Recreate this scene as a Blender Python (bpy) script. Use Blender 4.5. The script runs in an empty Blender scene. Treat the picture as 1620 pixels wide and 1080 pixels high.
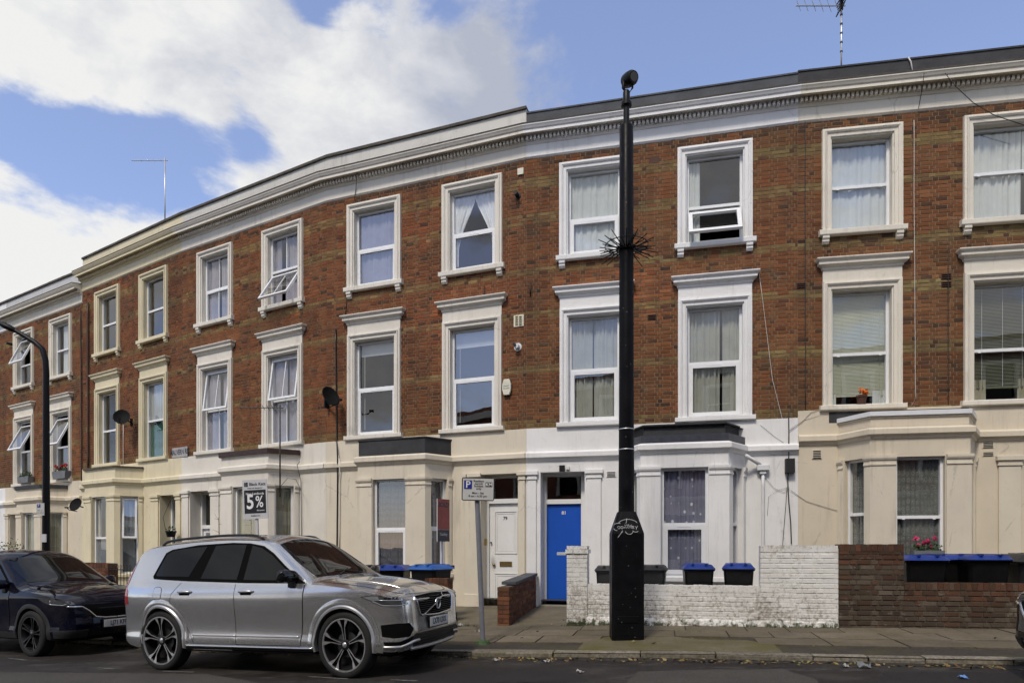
import bpy, bmesh, math, random
from mathutils import Vector, Matrix
from mathutils.bvhtree import BVHTree
from mathutils.geometry import delaunay_2d_cdt

random.seed(7)
SC = bpy.context.scene
COL = SC.collection

# ------------------------------------------------------------------ camera
EYE = 1.30                      # eye height above the kerb beside the big post
FPX, CX, YH = 1060.0, 810.0, 865.0   # focal length and horizon of the 1620x1080 photograph
cam_data = bpy.data.cameras.new('camera')
cam_data.sensor_width = 36.0
cam_data.lens = 36.0 * FPX / 1620.0
cam_data.shift_y = (YH - 540.0) / 1620.0
cam_data.clip_end = 3000.0
cam = bpy.data.objects.new('camera', cam_data)
cam.location = (0, 0, EYE)
cam.rotation_euler = (math.radians(90), 0, 0)
COL.objects.link(cam)
SC.camera = cam

# ------------------------------------------------------------------ light
SUN_ELEV, SUN_AZ = math.radians(52), math.radians(205)   # azimuth clockwise from +Y: behind the camera, to its left
sun_data = bpy.data.lights.new('sun', 'SUN')
sun_data.energy = 2.5
sun_data.angle = math.radians(11)
sun_data.color = (1.0, 0.91, 0.78)
sun = bpy.data.objects.new('sun', sun_data)
sd = Vector((math.sin(SUN_AZ) * math.cos(SUN_ELEV), math.cos(SUN_AZ) * math.cos(SUN_ELEV), math.sin(SUN_ELEV)))
sun.rotation_euler = sd.to_track_quat('Z', 'Y').to_euler()
sun.location = (0, -10, 30)
COL.objects.link(sun)

SC.view_settings.view_transform = 'Standard'
SC.view_settings.look = 'None'
SC.view_settings.gamma = 1.0
SC.view_settings.use_curve_mapping = False
SC.view_settings.exposure = 0.04

world = bpy.data.worlds.new('World')
SC.world = world
world.use_nodes = True

class NT:
    """tiny helper for node trees"""
    def __init__(s, tree):
        s.t = tree; s.t.nodes.clear()
    def n(s, typ, inputs=None, **props):
        nd = s.t.nodes.new(typ)
        for k, v in props.items(): setattr(nd, k, v)
        for k, v in (inputs or {}).items():
            if isinstance(v, bpy.types.NodeSocket): s.t.links.new(v, nd.inputs[k])
            else: nd.inputs[k].default_value = v
        return nd
    def math(s, op, a, b=0.0, clamp=False):
        nd = s.n('ShaderNodeMath', {0: a, 1: b}, operation=op); nd.use_clamp = clamp
        return nd.outputs[0]
    def ramp(s, fac, stops, interp='LINEAR'):
        nd = s.n('ShaderNodeValToRGB', {0: fac})
        cr = nd.color_ramp; cr.interpolation = interp
        while len(cr.elements) < len(stops): cr.elements.new(0.5)
        for e, (p, c) in zip(cr.elements, stops):
            e.position = p; e.color = (c, c, c, 1) if isinstance(c, (int, float)) else (*c[:3], 1)
        return nd.outputs[0]
    def mix(s, fac, a, b, blend='MIX'):
        nd = s.n('ShaderNodeMix', data_type='RGBA', blend_type=blend)
        for i, v in ((0, fac), (6, a), (7, b)):
            if isinstance(v, bpy.types.NodeSocket): s.t.links.new(v, nd.inputs[i])
            else: nd.inputs[i].default_value = v if i == 0 else (*v[:3], 1)
        return nd.outputs[2]
    def noise(s, vec, scale, detail=4.0, rough=0.55, dist=0.0, typ='3D'):
        nd = s.n('ShaderNodeTexNoise', {'Scale': scale, 'Detail': detail, 'Roughness': rough, 'Distortion': dist}, noise_dimensions=typ)
        if vec is not None: s.t.links.new(vec, nd.inputs['Vector'])
        return nd.outputs[0]
    def mapping(s, vec, scale=(1, 1, 1), loc=(0, 0, 0), rot=(0, 0, 0)):
        return s.n('ShaderNodeMapping', {'Vector': vec, 'Scale': scale, 'Location': loc, 'Rotation': rot}).outputs[0]

def pixdir(x, y):
    return Vector(((x - CX) / FPX, 1.0, (YH - y) / FPX)).normalized()

def build_world():
    w = NT(world.node_tree)
    sky = w.n('ShaderNodeTexSky', sky_type='NISHITA')
    sky.sun_disc = False
    sky.sun_elevation = SUN_ELEV
    sky.sun_rotation = SUN_AZ
    sky.air_density = 1.0; sky.dust_density = 0.6; sky.ozone_density = 2.0
    tc = w.n('ShaderNodeTexCoord')
    d = w.n('ShaderNodeVectorMath', {0: tc.outputs['Generated']}, operation='NORMALIZE').outputs[0]
    # clouds drift on a layer: flatten directions towards the horizon
    vec = w.mapping(d, scale=(1.0, 1.0, 1.9), loc=(3.1, 0.4, 1.7))
    n1 = w.noise(vec, 2.6, 10.0, 0.60, 0.25)
    big = w.noise(vec, 1.0, 3.0, 0.5, 0.0)
    cover = w.math('ADD', w.math('ADD', w.math('MULTIPLY', n1, 1.35), w.math('MULTIPLY', big, 0.25)), -0.25)
    # a few banks of cloud and clear gaps, placed where the sky has them
    for (px, py, r, amp) in ((720, 120, 0.36, 0.09), (200, 70, 0.26, 0.08), (20, 400, 0.30, 0.24), (290, 350, 0.13, 0.14), (480, 150, 0.16, 0.07),
                             (1390, 40, 0.46, -0.32), (1130, 0, 0.22, -0.12), (285, 285, 0.10, -0.34), (190, 262, 0.09, -0.30), (90, 225, 0.09, -0.30), (10, 190, 0.08, -0.22),
                             (430, 215, 0.06, -0.10), (480, 0, 0.07, -0.16), (700, 0, 0.05, -0.12), (20, 40, 0.16, 0.22), (375, 120, 0.055, -0.20), (385, 210, 0.05, -0.14)):
        c = pixdir(px, py)
        dist = w.n('ShaderNodeVectorMath', {0: d, 1: c}, operation='DISTANCE').outputs['Value']
        t = w.n('ShaderNodeMapRange', {0: dist, 1: 0.0, 2: r, 3: amp, 4: 0.0}, interpolation_type='SMOOTHSTEP').outputs[0]
        cover = w.math('ADD', cover, t)
    mask = w.n('ShaderNodeMapRange', {0: cover, 1: 0.48, 2: 0.62, 3: 0.0, 4: 1.0}, interpolation_type='SMOOTHSTEP').outputs[0]
    body = w.noise(w.mapping(d, scale=(1.0, 1.0, 1.6), loc=(0.3, 2.2, 0.9)), 4.2, 7.0, 0.58, 0.2)
    for (px, py, r, amp) in ((40, 380, 0.34, 0.26), (300, 340, 0.12, 0.14), (230, 120, 0.25, 0.06)):
        dist = w.n('ShaderNodeVectorMath', {0: d, 1: pixdir(px, py)}, operation='DISTANCE').outputs['Value']
        body = w.math('ADD', body, w.n('ShaderNodeMapRange', {0: dist, 1: 0.0, 2: r, 3: amp, 4: 0.0}, interpolation_type='SMOOTHSTEP').outputs[0])
    tone = w.ramp(body, [(0.36, (5.4, 5.8, 6.9)), (0.50, (7.9, 8.1, 8.7)), (0.62, (10.4, 10.4, 10.3))])
    blue = w.mix(1.0, sky.outputs[0], SKYTINT, 'MULTIPLY')
    blue = w.mix(1.0, blue, SKYHAZE, 'ADD')
    col = w.mix(mask, blue, tone)
    bg = w.n('ShaderNodeBackground', {'Color': col, 'Strength': 0.082})
    out = w.n('ShaderNodeOutputWorld')
    w.t.links.new(bg.outputs[0], out.inputs[0])
SKYTINT = (2.25, 2.05, 2.2)
SKYHAZE = (1.0, 1.15, 1.6)      # thin high haze that pales the blue
build_world()
SC.cycles.max_bounces = 4
SC.cycles.diffuse_bounces = 2
SC.cycles.glossy_bounces = 3
SC.cycles.transmission_bounces = 3
SC.cycles.transparent_max_bounces = 8
SC.cycles.caustics_reflective = False
SC.cycles.caustics_refractive = False
SC.cycles.use_adaptive_sampling = True
SC.cycles.adaptive_threshold = 0.03
# ------------------------------------------------------------------ materials
MATS = {}
def newmat(name):
    m = bpy.data.materials.new(name); m.use_nodes = True
    return m, NT(m.node_tree)
def finish(m, nt, shader):
    o = nt.n('ShaderNodeOutputMaterial')
    nt.t.links.new(shader, o.inputs[0])
    MATS[m.name] = m
    return m
def bsdf(nt, **k):
    names = {'base': 'Base Color', 'rough': 'Roughness', 'metal': 'Metallic', 'spec': 'Specular IOR Level', 'normal': 'Normal',
             'coat': 'Coat Weight', 'coatr': 'Coat Roughness', 'trans': 'Transmission Weight', 'ior': 'IOR', 'alpha': 'Alpha',
             'emit': 'Emission Color', 'estr': 'Emission Strength', 'sheen': 'Sheen Weight', 'sss': 'Subsurface Weight'}
    d = {}
    for a, v in k.items():
        if isinstance(v, tuple): v = (*v[:3], 1)
        d[names[a]] = v
    return nt.n('ShaderNodeBsdfPrincipled', d).outputs[0]
def bump(nt, h, strength=0.3, dist=0.01):
    return nt.n('ShaderNodeBump', {'Height': h, 'Strength': strength, 'Distance': dist}).outputs[0]
def pos(nt):
    return nt.n('ShaderNodeNewGeometry').outputs['Position']
def scl(c, k): return tuple(x * k for x in c)

def plain(name, col, rough=0.5, metal=0.0, var=0.12, scale=6.0, bmp=0.0, bscale=60.0, spec=0.5, coat=0.0):
    m, nt = newmat(name)
    p = pos(nt)
    n = nt.noise(p, scale, 5.0, 0.6)
    c = nt.ramp(n, [(0.3, scl(col, 1 - var)), (0.7, scl(col, 1 + var))])
    k = dict(base=c, rough=rough, metal=metal, spec=spec, coat=coat)
    if bmp: k['normal'] = bump(nt, nt.noise(p, bscale, 3.0, 0.6), bmp, 0.01)
    return finish(m, nt, bsdf(nt, **k))

def stucco(name, col, dirt=(0.18, 0.15, 0.11), amt=0.5, moss=0.0):
    """painted render: blotches, rain streaks under the mouldings, hairline cracks, fine grain"""
    m, nt = newmat(name)
    p = pos(nt)
    blot = nt.noise(p, 1.3, 6.0, 0.62)
    c = nt.ramp(blot, [(0.3, scl(col, 0.90)), (0.6, col), (0.8, scl(col, 1.04))])
    streak = nt.noise(nt.mapping(p, scale=(9.0, 9.0, 0.7)), 1.0, 5.0, 0.65)
    big = nt.noise(nt.mapping(p, loc=(4, 2, 9)), 0.8, 3.0, 0.5)
    sm = nt.math('MULTIPLY', nt.ramp(streak, [(0.52, 0.0), (0.74, 1.0)]), nt.ramp(big, [(0.42, 0.0), (0.68, 1.0)]))
    c = nt.mix(nt.math('MULTIPLY', sm, amt * 0.55), c, dirt)
    fine = nt.noise(p, 14.0, 6.0, 0.7)
    c = nt.mix(nt.math('MULTIPLY', nt.ramp(fine, [(0.60, 0.0), (0.78, 1.0)]), amt * 0.35), c, dirt)
    vo = nt.n('ShaderNodeTexVoronoi', {'Vector': nt.mapping(p, scale=(1, 1, 0.8)), 'Scale': 1.1}, feature='DISTANCE_TO_EDGE').outputs[0]
    wob = nt.math('ADD', vo, nt.math('MULTIPLY', nt.math('SUBTRACT', nt.noise(p, 7.0, 4.0, 0.7), 0.5), 0.10))
    crack = nt.math('MULTIPLY', nt.ramp(wob, [(0.0, 1.0), (0.008, 0.0)]), nt.ramp(nt.noise(p, 0.9, 2.0), [(0.55, 0.0), (0.62, 1.0)]))
    c = nt.mix(nt.math('MULTIPLY', crack, 0.28 * amt), c, scl(dirt, 0.6))
    nrm = bump(nt, nt.math('ADD', nt.noise(p, 70.0, 3.0, 0.6), nt.math('MULTIPLY', blot, 2.0)), 0.12, 0.006)
    return finish(m, nt, bsdf(nt, base=c, rough=0.62, spec=0.35, normal=nrm))

def brickmat(name, moss=0.0, soot=0.5, mosscol=(0.05, 0.055, 0.02), rough=0.88, grain=0.35, pale=0.0, ochre=0.0):
    """colour comes from the brick itself (corner colours x object colour); grain, soot and bloom on top"""
    m, nt = newmat(name)
    p = pos(nt)
    at = nt.n('ShaderNodeVertexColor', layer_name='tone').outputs[0]
    oc = nt.n('ShaderNodeObjectInfo').outputs['Color']
    c = nt.mix(1.0, at, oc, 'MULTIPLY')
    gr = nt.noise(p, 45.0, 4.0, 0.7)
    c = nt.mix(1.0, c, nt.ramp(gr, [(0.3, 1 - grain), (0.7, 1 + grain * 0.5)]), 'MULTIPLY')
    oc2 = nt.noise(nt.mapping(p, loc=(3, 3, 8), scale=(1, 1, 1.5)), 2.3, 5.0, 0.65)
    c = nt.mix(nt.math('MULTIPLY', nt.ramp(oc2, [(0.48, 0.0), (0.68, 1.0)]), ochre), c, (0.175, 0.110, 0.052))
    st = nt.noise(nt.mapping(p, scale=(1.0, 1.0, 0.55)), 1.6, 6.0, 0.65)
    c = nt.mix(nt.math('MULTIPLY', nt.ramp(st, [(0.48, 0.0), (0.75, 1.0)]), soot), c, (0.035, 0.026, 0.020))
    if pale:
        bl = nt.noise(nt.mapping(p, loc=(7, 1, 3)), 5.0, 5.0, 0.7)
        c = nt.mix(nt.math('MULTIPLY', nt.ramp(bl, [(0.60, 0.0), (0.75, 1.0)]), pale), c, (0.42, 0.36, 0.29))
    if moss:
        ms = nt.noise(nt.mapping(p, loc=(2, 5, 1)), 6.0, 6.0, 0.7)
        c = nt.mix(nt.math('MULTIPLY', nt.ramp(ms, [(0.50, 0.0), (0.66, 1.0)]), moss), c, mosscol)
    return finish(m, nt, bsdf(nt, base=c, rough=rough, spec=0.25, normal=bump(nt, gr, 0.5, 0.006)))

def paintbrick(name):
    """white masonry paint flaking off old brick, with moss low down in the joints"""
    m, nt = newmat(name)
    p = pos(nt)
    n = nt.noise(p, 3.0, 6.0, 0.65)
    c = nt.ramp(n, [(0.3, (0.62, 0.61, 0.58)), (0.7, (0.76, 0.755, 0.73))])
    fl = nt.noise(nt.mapping(p, loc=(1, 3, 2)), 19.0, 5.0, 0.75)
    reg = nt.noise(nt.mapping(p, loc=(5, 1, 0)), 1.1, 3.0, 0.5)
    ht = nt.n('ShaderNodeSeparateXYZ', {0: p}).outputs[2]
    low = nt.n('ShaderNodeMapRange', {0: ht, 1: 0.85, 2: 0.15, 3: 0.0, 4: 0.09}).outputs[0]
    s = nt.math('ADD', nt.math('ADD', fl, nt.math('MULTIPLY', nt.math('SUBTRACT', reg, 0.5), 0.5)), low)
    c = nt.mix(nt.math('MULTIPLY', nt.ramp(s, [(0.55, 0.0), (0.74, 1.0)]), 0.75), c, (0.19, 0.155, 0.105))
    s2 = nt.math('ADD', nt.noise(nt.mapping(p, loc=(9, 9, 1)), 9.0, 6.0, 0.7), nt.n('ShaderNodeMapRange', {0: ht, 1: 0.35, 2: 0.02, 3: -0.05, 4: 0.32}).outputs[0])
    c = nt.mix(nt.ramp(s2, [(0.66, 0.0), (0.80, 1.0)]), c, (0.055, 0.06, 0.03))
    return finish(m, nt, bsdf(nt, base=c, rough=0.7, spec=0.3, normal=bump(nt, nt.math('ADD', fl, nt.math('MULTIPLY', nt.noise(p, 9.0, 4.0, 0.6), 1.5)), 0.4, 0.009)))

def glassmat(name, tint=(0.95, 0.965, 0.96), f0=0.13, rough=0.0):
    """window glass: mirror by Fresnel (Schlick, the same from both sides), otherwise you look through it"""
    m, nt = newmat(name)
    p = pos(nt)
    wav = bump(nt, nt.noise(p, 1.7, 2.0, 0.5), 0.05, 0.02)
    fc = nt.n('ShaderNodeLayerWeight', {'Blend': 0.5}).outputs['Facing']
    fr = nt.math('ADD', nt.math('MULTIPLY', nt.math('POWER', fc, 5.0), 1 - f0), f0)
    gl = nt.n('ShaderNodeBsdfGlossy', {'Color': (1.0, 0.98, 0.95, 1), 'Roughness': rough, 'Normal': wav}).outputs[0]
    tr = nt.n('ShaderNodeBsdfTransparent', {'Color': (*tint, 1)}).outputs[0]
    mx = nt.n('ShaderNodeMixShader', {0: fr, 1: tr, 2: gl}).outputs[0]
    return finish(m, nt, mx)

def fabric(name, col, kind='plain', var=0.15):
    m, nt = newmat(name)
    tc = nt.n('ShaderNodeTexCoord').outputs['Object']
    p = pos(nt)
    n = nt.noise(p, 4.0, 4.0, 0.6)
    c = nt.ramp(n, [(0.3, scl(col, 1 - var)), (0.7, scl(col, 1 + var))])
    if kind == 'dots':
        v = nt.n('ShaderNodeTexVoronoi', {'Vector': nt.mapping(tc, scale=(1, 0.0, 0.8)), 'Scale': 7.5, 'Randomness': 0.35}).outputs[0]
        c = nt.mix(nt.ramp(v, [(0.14, 1.0), (0.22, 0.0)]), c, (0.75, 0.75, 0.78))
    if kind == 'lace':
        v = nt.n('ShaderNodeTexVoronoi', {'Vector': nt.mapping(tc, scale=(1, 0.0, 0.6)), 'Scale': 13.0, 'Randomness': 0.3}).outputs[0]
        w = nt.noise(nt.mapping(tc, scale=(1, 0, 1)), 40.0, 4.0, 0.7)
        s = nt.math('ADD', nt.ramp(v, [(0.12, 0.8), (0.22, 0.0), (0.34, 0.45), (0.5, 0.0)]), nt.math('MULTIPLY', nt.math('SUBTRACT', w, 0.5), 0.9))
        c = nt.mix(nt.ramp(s, [(0.1, 0.0), (0.6, 1.0)]), c, scl(col, 1.9))
    return finish(m, nt, bsdf(nt, base=c, rough=0.9, spec=0.1))

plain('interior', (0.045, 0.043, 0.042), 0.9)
plain('upvc', (0.80, 0.81, 0.82), 0.28, var=0.03)
plain('sash_white', (0.74, 0.74, 0.73), 0.4, var=0.05)
plain('felt_black', (0.030, 0.031, 0.034), 0.75, var=0.35, scale=3.0, bmp=0.5, bscale=25)
plain('felt_grey', (0.060, 0.064, 0.072), 0.8, var=0.3, scale=2.0, bmp=0.4, bscale=20)
plain('lead', (0.035, 0.037, 0.052), 0.45, var=0.3, scale=9.0, bmp=0.2)
plain('coping', (0.075, 0.066, 0.055), 0.9, var=0.4, scale=5.0, bmp=0.6, bscale=30)
plain('mortar', (0.20, 0.145, 0.083), 0.95, var=0.25, scale=8.0, bmp=0.4)
plain('mortar_dark', (0.085, 0.068, 0.052), 0.95, var=0.3, scale=8.0, bmp=0.4)
plain('brown_fascia', (0.035, 0.016, 0.012), 0.55, var=0.3)
plain('white_fascia', (0.72, 0.73, 0.75), 0.35, var=0.05)
plain('door_white', (0.76, 0.76, 0.75), 0.35, var=0.03)
plain('door_blue', (0.012, 0.085, 0.46), 0.32, var=0.06, scale=2.0)
plain('brass', (0.35, 0.24, 0.08), 0.35, 0.9)
plain('iron_black', (0.004, 0.004, 0.005), 0.42, var=0.25, scale=9.0, bmp=0.06, spec=0.2)
plain('grey_paint', (0.17, 0.175, 0.20), 0.5, var=0.12, scale=12.0)
plain('cable_black', (0.018, 0.017, 0.017), 0.6)
plain('cable_white', (0.62, 0.60, 0.56), 0.6)
plain('alu', (0.55, 0.56, 0.57), 0.4, 0.8)
plain('pvc_white', (0.68, 0.69, 0.70), 0.4, var=0.05)
plain('terracotta', (0.07, 0.028, 0.016), 0.8)
plain('orange', (0.85, 0.20, 0.01), 0.6)
plain('pink', (0.70, 0.03, 0.17), 0.6, var=0.3, scale=60)
plain('red_flower', (0.50, 0.03, 0.015), 0.6, var=0.3, scale=60)
plain('leaf', (0.035, 0.075, 0.018), 0.6, var=0.5, scale=30)
plain('dry_stem', (0.20, 0.15, 0.09), 0.8)
plain('bin_black', (0.005, 0.005, 0.0055), 0.45, var=0.4, scale=10.0, bmp=0.05, spec=0.3)
plain('bin_grey', (0.020, 0.021, 0.022), 0.5, var=0.3, scale=10.0, bmp=0.05)
plain('lid_blue', (0.006, 0.030, 0.20), 0.42, var=0.25, scale=8.0)
plain('lid_blue_faded', (0.016, 0.085, 0.31), 0.5, var=0.25, scale=8.0)
plain('planter_grey', (0.14, 0.15, 0.16), 0.7)
plain('sign_grey', (0.50, 0.50, 0.48), 0.45, var=0.06)
plain('sign_white', (0.52, 0.52, 0.53), 0.45, var=0.05)
plain('sign_black', (0.008, 0.008, 0.010), 0.45)
plain('sign_blue', (0.010, 0.022, 0.22), 0.4)
plain('sign_red', (0.26, 0.06, 0.05), 0.5, var=0.15)
plain('sign_navy', (0.030, 0.032, 0.045), 0.5)
plain('text_black', (0.012, 0.012, 0.014), 0.5)
plain('text_white', (0.75, 0.75, 0.75), 0.5)
plain('graffiti', (0.55, 0.55, 0.56), 0.6, var=0.4, scale=120.0)
plain('slate_sign', (0.36, 0.35, 0.36), 0.6, var=0.2)
plain('cctv_lens', (0.01, 0.01, 0.012), 0.08)
plain('alarm_cream', (0.68, 0.66, 0.54), 0.45)
plain('concrete', (0.20, 0.185, 0.155), 0.9, var=0.25, scale=3.0, bmp=0.4)
plain('litter_white', (0.30, 0.30, 0.29), 0.5, var=0.4, scale=20)
plain('litter_blue', (0.12, 0.25, 0.55), 0.3)

def airy(name, col):
    m, nt = newmat(name)
    return finish(m, nt, bsdf(nt, base=col, rough=0.5))

stucco('paint_white', (0.79, 0.785, 0.775), amt=0.6)
stucco('paint_cream', (0.67, 0.595, 0.465), amt=0.85)
stucco('paint_stone', (0.69, 0.625, 0.505), amt=0.85)
stucco('paint_trim_stone', (0.74, 0.69, 0.585), amt=0.85)
stucco('paint_offwhite', (0.73, 0.69, 0.61), amt=0.85)
stucco('paint_yellow', (0.70, 0.625, 0.435), amt=0.8)
stucco('paint_grey_white', (0.60, 0.585, 0.54), amt=1.1)
stucco('paint_peeling', (0.55, 0.55, 0.55), dirt=(0.10, 0.09, 0.07), amt=1.5)
brickmat('brick', moss=0.0, soot=0.7, pale=0.22, ochre=0.35)
brickmat('brick_old', moss=0.25, soot=0.75, pale=0.5)
brickmat('brick_side', moss=0.45, soot=0.55, mosscol=(0.03, 0.032, 0.015))
paintbrick('painted_brick')
glassmat('glass')
glassmat('glass_bright', tint=(0.85, 0.87, 0.88), f0=0.19)
glassmat('glass_dim', tint=(0.55, 0.57, 0.58))

fabric('net_white', (0.60, 0.63, 0.62), var=0.06)
fabric('drape_grey', (0.37, 0.38, 0.34), var=0.1)
fabric('drape_lilac', (0.34, 0.325, 0.38))
fabric('drape_cream', (0.34, 0.325, 0.24))
fabric('swag_white', (0.80, 0.82, 0.86), var=0.06)
fabric('dots', (0.23, 0.235, 0.32), 'dots')
fabric('lace_dark', (0.075, 0.075, 0.09), 'lace')
fabric('lace_grey', (0.13, 0.135, 0.125), 'lace')
fabric('blind_cream', (0.50, 0.52, 0.41), var=0.05)
fabric('blind_olive', (0.15, 0.16, 0.115), var=0.08)
fabric('roller', (0.62, 0.64, 0.66), var=0.05)
fabric('teal', (0.03, 0.16, 0.13), var=0.3)
fabric('frost', (0.20, 0.22, 0.24), var=0.1)

def roadmat():
    m, nt = newmat('asphalt')
    p = pos(nt)
    big = nt.noise(p, 0.35, 5.0, 0.6)
    patch = nt.noise(nt.mapping(p, scale=(0.7, 1.3, 1), loc=(3, 8, 0)), 0.9, 4.0, 0.55, 0.4)
    c = nt.ramp(big, [(0.3, (0.016, 0.014, 0.012)), (0.7, (0.029, 0.0255, 0.022))])
    c = nt.mix(nt.ramp(patch, [(0.46, 0.0), (0.52, 1.0)]), c, (0.015, 0.0105, 0.0085))
    sh = nt.noise(nt.mapping(p, scale=(1.0, 1.6, 1), loc=(11, 2, 0)), 2.2, 5.0, 0.65)
    c = nt.mix(nt.ramp(sh, [(0.54, 0.0), (0.60, 0.7)]), c, (0.050, 0.044, 0.038))
    grit = nt.n('ShaderNodeTexVoronoi', {'Vector': p, 'Scale': 130.0}).outputs['Color']
    g1 = nt.n('ShaderNodeSeparateColor', {0: grit}).outputs[0]
    c = nt.mix(1.0, c, nt.ramp(g1, [(0.0, 0.55), (0.8, 1.1), (1.0, 2.1)]), 'MULTIPLY')
    vo = nt.n('ShaderNodeTexVoronoi', {'Vector': p, 'Scale': 0.55}, feature='DISTANCE_TO_EDGE').outputs[0]
    wob = nt.math('ADD', vo, nt.math('MULTIPLY', nt.math('SUBTRACT', nt.noise(p, 4.0, 5.0, 0.7), 0.5), 0.16))
    c = nt.mix(nt.ramp(wob, [(0.0, 0.8), (0.012, 0.0)]), c, (0.012, 0.011, 0.010))
    rg = nt.ramp(nt.noise(p, 1.2, 4.0), [(0.35, 0.62), (0.7, 0.9)])
    nrm = bump(nt, nt.math('ADD', g1, nt.math('MULTIPLY', big, 3.0)), 0.55, 0.006)
    finish(m, nt, bsdf(nt, base=c, rough=rg, spec=0.35, normal=nrm))
roadmat()

def pavemat(name, a, b, moss=0.4, wear=0.5):
    m, nt = newmat(name)
    p = pos(nt)
    oi = nt.n('ShaderNodeObjectInfo').outputs['Random']
    n = nt.noise(p, 2.2, 6.0, 0.62)
    c = nt.ramp(n, [(0.3, a), (0.7, b)])
    c = nt.mix(1.0, c, nt.ramp(oi, [(0.0, 0.78), (1.0, 1.18)]), 'MULTIPLY')
    sp = nt.noise(p, 26.0, 4.0, 0.7)
    c = nt.mix(1.0, c, nt.ramp(sp, [(0.35, 1 - wear * 0.5), (0.65, 1.08)]), 'MULTIPLY')
    gum = nt.n('ShaderNodeTexVoronoi', {'Vector': p, 'Scale': 3.1}).outputs[0]
    c = nt.mix(nt.ramp(gum, [(0.06, 0.5), (0.09, 0.0)]), c, (0.05, 0.045, 0.04))
    if moss:
        ms = nt.noise(nt.mapping(p, loc=(2, 5, 1)), 1.4, 6.0, 0.68)
        c = nt.mix(nt.math('MULTIPLY', nt.ramp(ms, [(0.46, 0.0), (0.64, 1.0)]), moss), c, (0.085, 0.078, 0.020))
    finish(m, nt, bsdf(nt, base=c, rough=0.85, spec=0.3, normal=bump(nt, nt.math('ADD', sp, n), 0.35, 0.006)))
pavemat('paving', (0.105, 0.086, 0.060), (0.165, 0.137, 0.097), moss=0.22)
pavemat('paving_tarmac', (0.034, 0.028, 0.022), (0.056, 0.046, 0.036), moss=0.35, wear=1.0)
pavemat('mossy_concrete', (0.092, 0.078, 0.047), (0.135, 0.114, 0.072), moss=0.9)
pavemat('kerbstone', (0.16, 0.145, 0.115), (0.28, 0.25, 0.20), moss=0.35, wear=1.1)
pavemat('forecourt', (0.13, 0.112, 0.080), (0.21, 0.18, 0.13), moss=0.3)
plain('road_paint', (0.13, 0.125, 0.115), 0.8, var=0.6, scale=25.0)
def attrmat(name, rough=0.8):
    m, nt = newmat(name)
    at = nt.n('ShaderNodeVertexColor', layer_name='tone').outputs[0]
    c = nt.mix(1.0, at, nt.ramp(nt.noise(pos(nt), 60.0, 3.0), [(0.3, 0.6), (0.7, 1.2)]), 'MULTIPLY')
    finish(m, nt, bsdf(nt, base=c, rough=rough, spec=0.3))
attrmat('leaf_litter')
plain('silt', (0.022, 0.018, 0.013), 0.9, var=0.6, scale=18.0, bmp=0.8, bscale=50)
plain('opposite_brick', (0.20, 0.085, 0.05), 0.9, var=0.3, scale=4.0)
plain('dish_black', (0.004, 0.004, 0.0045), 0.75, var=0.3, spec=0.2)

def postmat():
    m, nt = newmat('post_black')
    p = pos(nt)
    n = nt.noise(p, 4.0, 5.0, 0.65)
    c = nt.ramp(n, [(0.3, (0.004, 0.004, 0.005)), (0.7, (0.008, 0.008, 0.0095))])
    v = nt.n('ShaderNodeTexVoronoi', {'Vector': p, 'Scale': 11.0}).outputs[0]
    keep = nt.ramp(nt.noise(nt.mapping(p, loc=(4, 4, 4)), 2.0, 3.0), [(0.52, 0.0), (0.56, 1.0)])
    c = nt.mix(nt.math('MULTIPLY', nt.ramp(v, [(0.07, 0.5), (0.11, 0.0)]), keep), c, (0.20, 0.20, 0.20))
    sc = nt.noise(nt.mapping(p, scale=(30, 30, 2.0)), 1.0, 4.0, 0.7)
    c = nt.mix(nt.ramp(sc, [(0.66, 0.0), (0.74, 0.25)]), c, (0.05, 0.047, 0.042))
    finish(m, nt, bsdf(nt, base=c, rough=nt.ramp(n, [(0.3, 0.30), (0.7, 0.5)]), spec=0.08, normal=bump(nt, nt.noise(p, 35.0, 3.0), 0.12, 0.01)))
postmat()

def patchmat(name, a, b):
    m, nt = newmat(name); p = pos(nt)
    c = nt.ramp(nt.noise(p, 1.5, 5.0, 0.6), [(0.3, a), (0.7, b)])
    g = nt.n('ShaderNodeSeparateColor', {0: nt.n('ShaderNodeTexVoronoi', {'Vector': p, 'Scale': 150.0}).outputs['Color']}).outputs[0]
    c = nt.mix(1.0, c, nt.ramp(g, [(0.0, 0.55), (0.8, 1.1), (1.0, 2.0)]), 'MULTIPLY')
    finish(m, nt, bsdf(nt, base=c, rough=0.8, spec=0.3, normal=bump(nt, g, 0.5, 0.005)))
patchmat('asphalt_new', (0.013, 0.012, 0.012), (0.021, 0.019, 0.018))
patchmat('asphalt_worn', (0.044, 0.040, 0.036), (0.064, 0.058, 0.051))
plain('old_metal', (0.06, 0.055, 0.05), 0.6, 0.3, var=0.4, scale=15)
def carpaint(name, col, metal=0.6, rough=0.32, coat=1.0):
    m, nt = newmat(name)
    p = pos(nt)
    fl = nt.noise(nt.n('ShaderNodeTexCoord').outputs['Object'], 900.0, 1.0)
    c = nt.ramp(fl, [(0.3, scl(col, 0.88)), (0.7, scl(col, 1.1))])
    dust = nt.noise(p, 3.0, 6.0, 0.65)
    c = nt.mix(nt.math('MULTIPLY', nt.ramp(dust, [(0.45, 0.0), (0.8, 1.0)]), 0.10), c, (0.20, 0.18, 0.15))
    b = bsdf(nt, base=c, rough=rough, metal=metal, coat=coat, coatr=0.03, spec=0.5 if coat else 0.3)
    if coat: b.node.inputs['Coat IOR'].default_value = 1.85
    finish(m, nt, b)
carpaint('paint_silver', (0.57, 0.575, 0.585), 0.85, 0.2)
carpaint('paint_navy', (0.0015, 0.0022, 0.010), 0.0, 0.05, 0.0)
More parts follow.
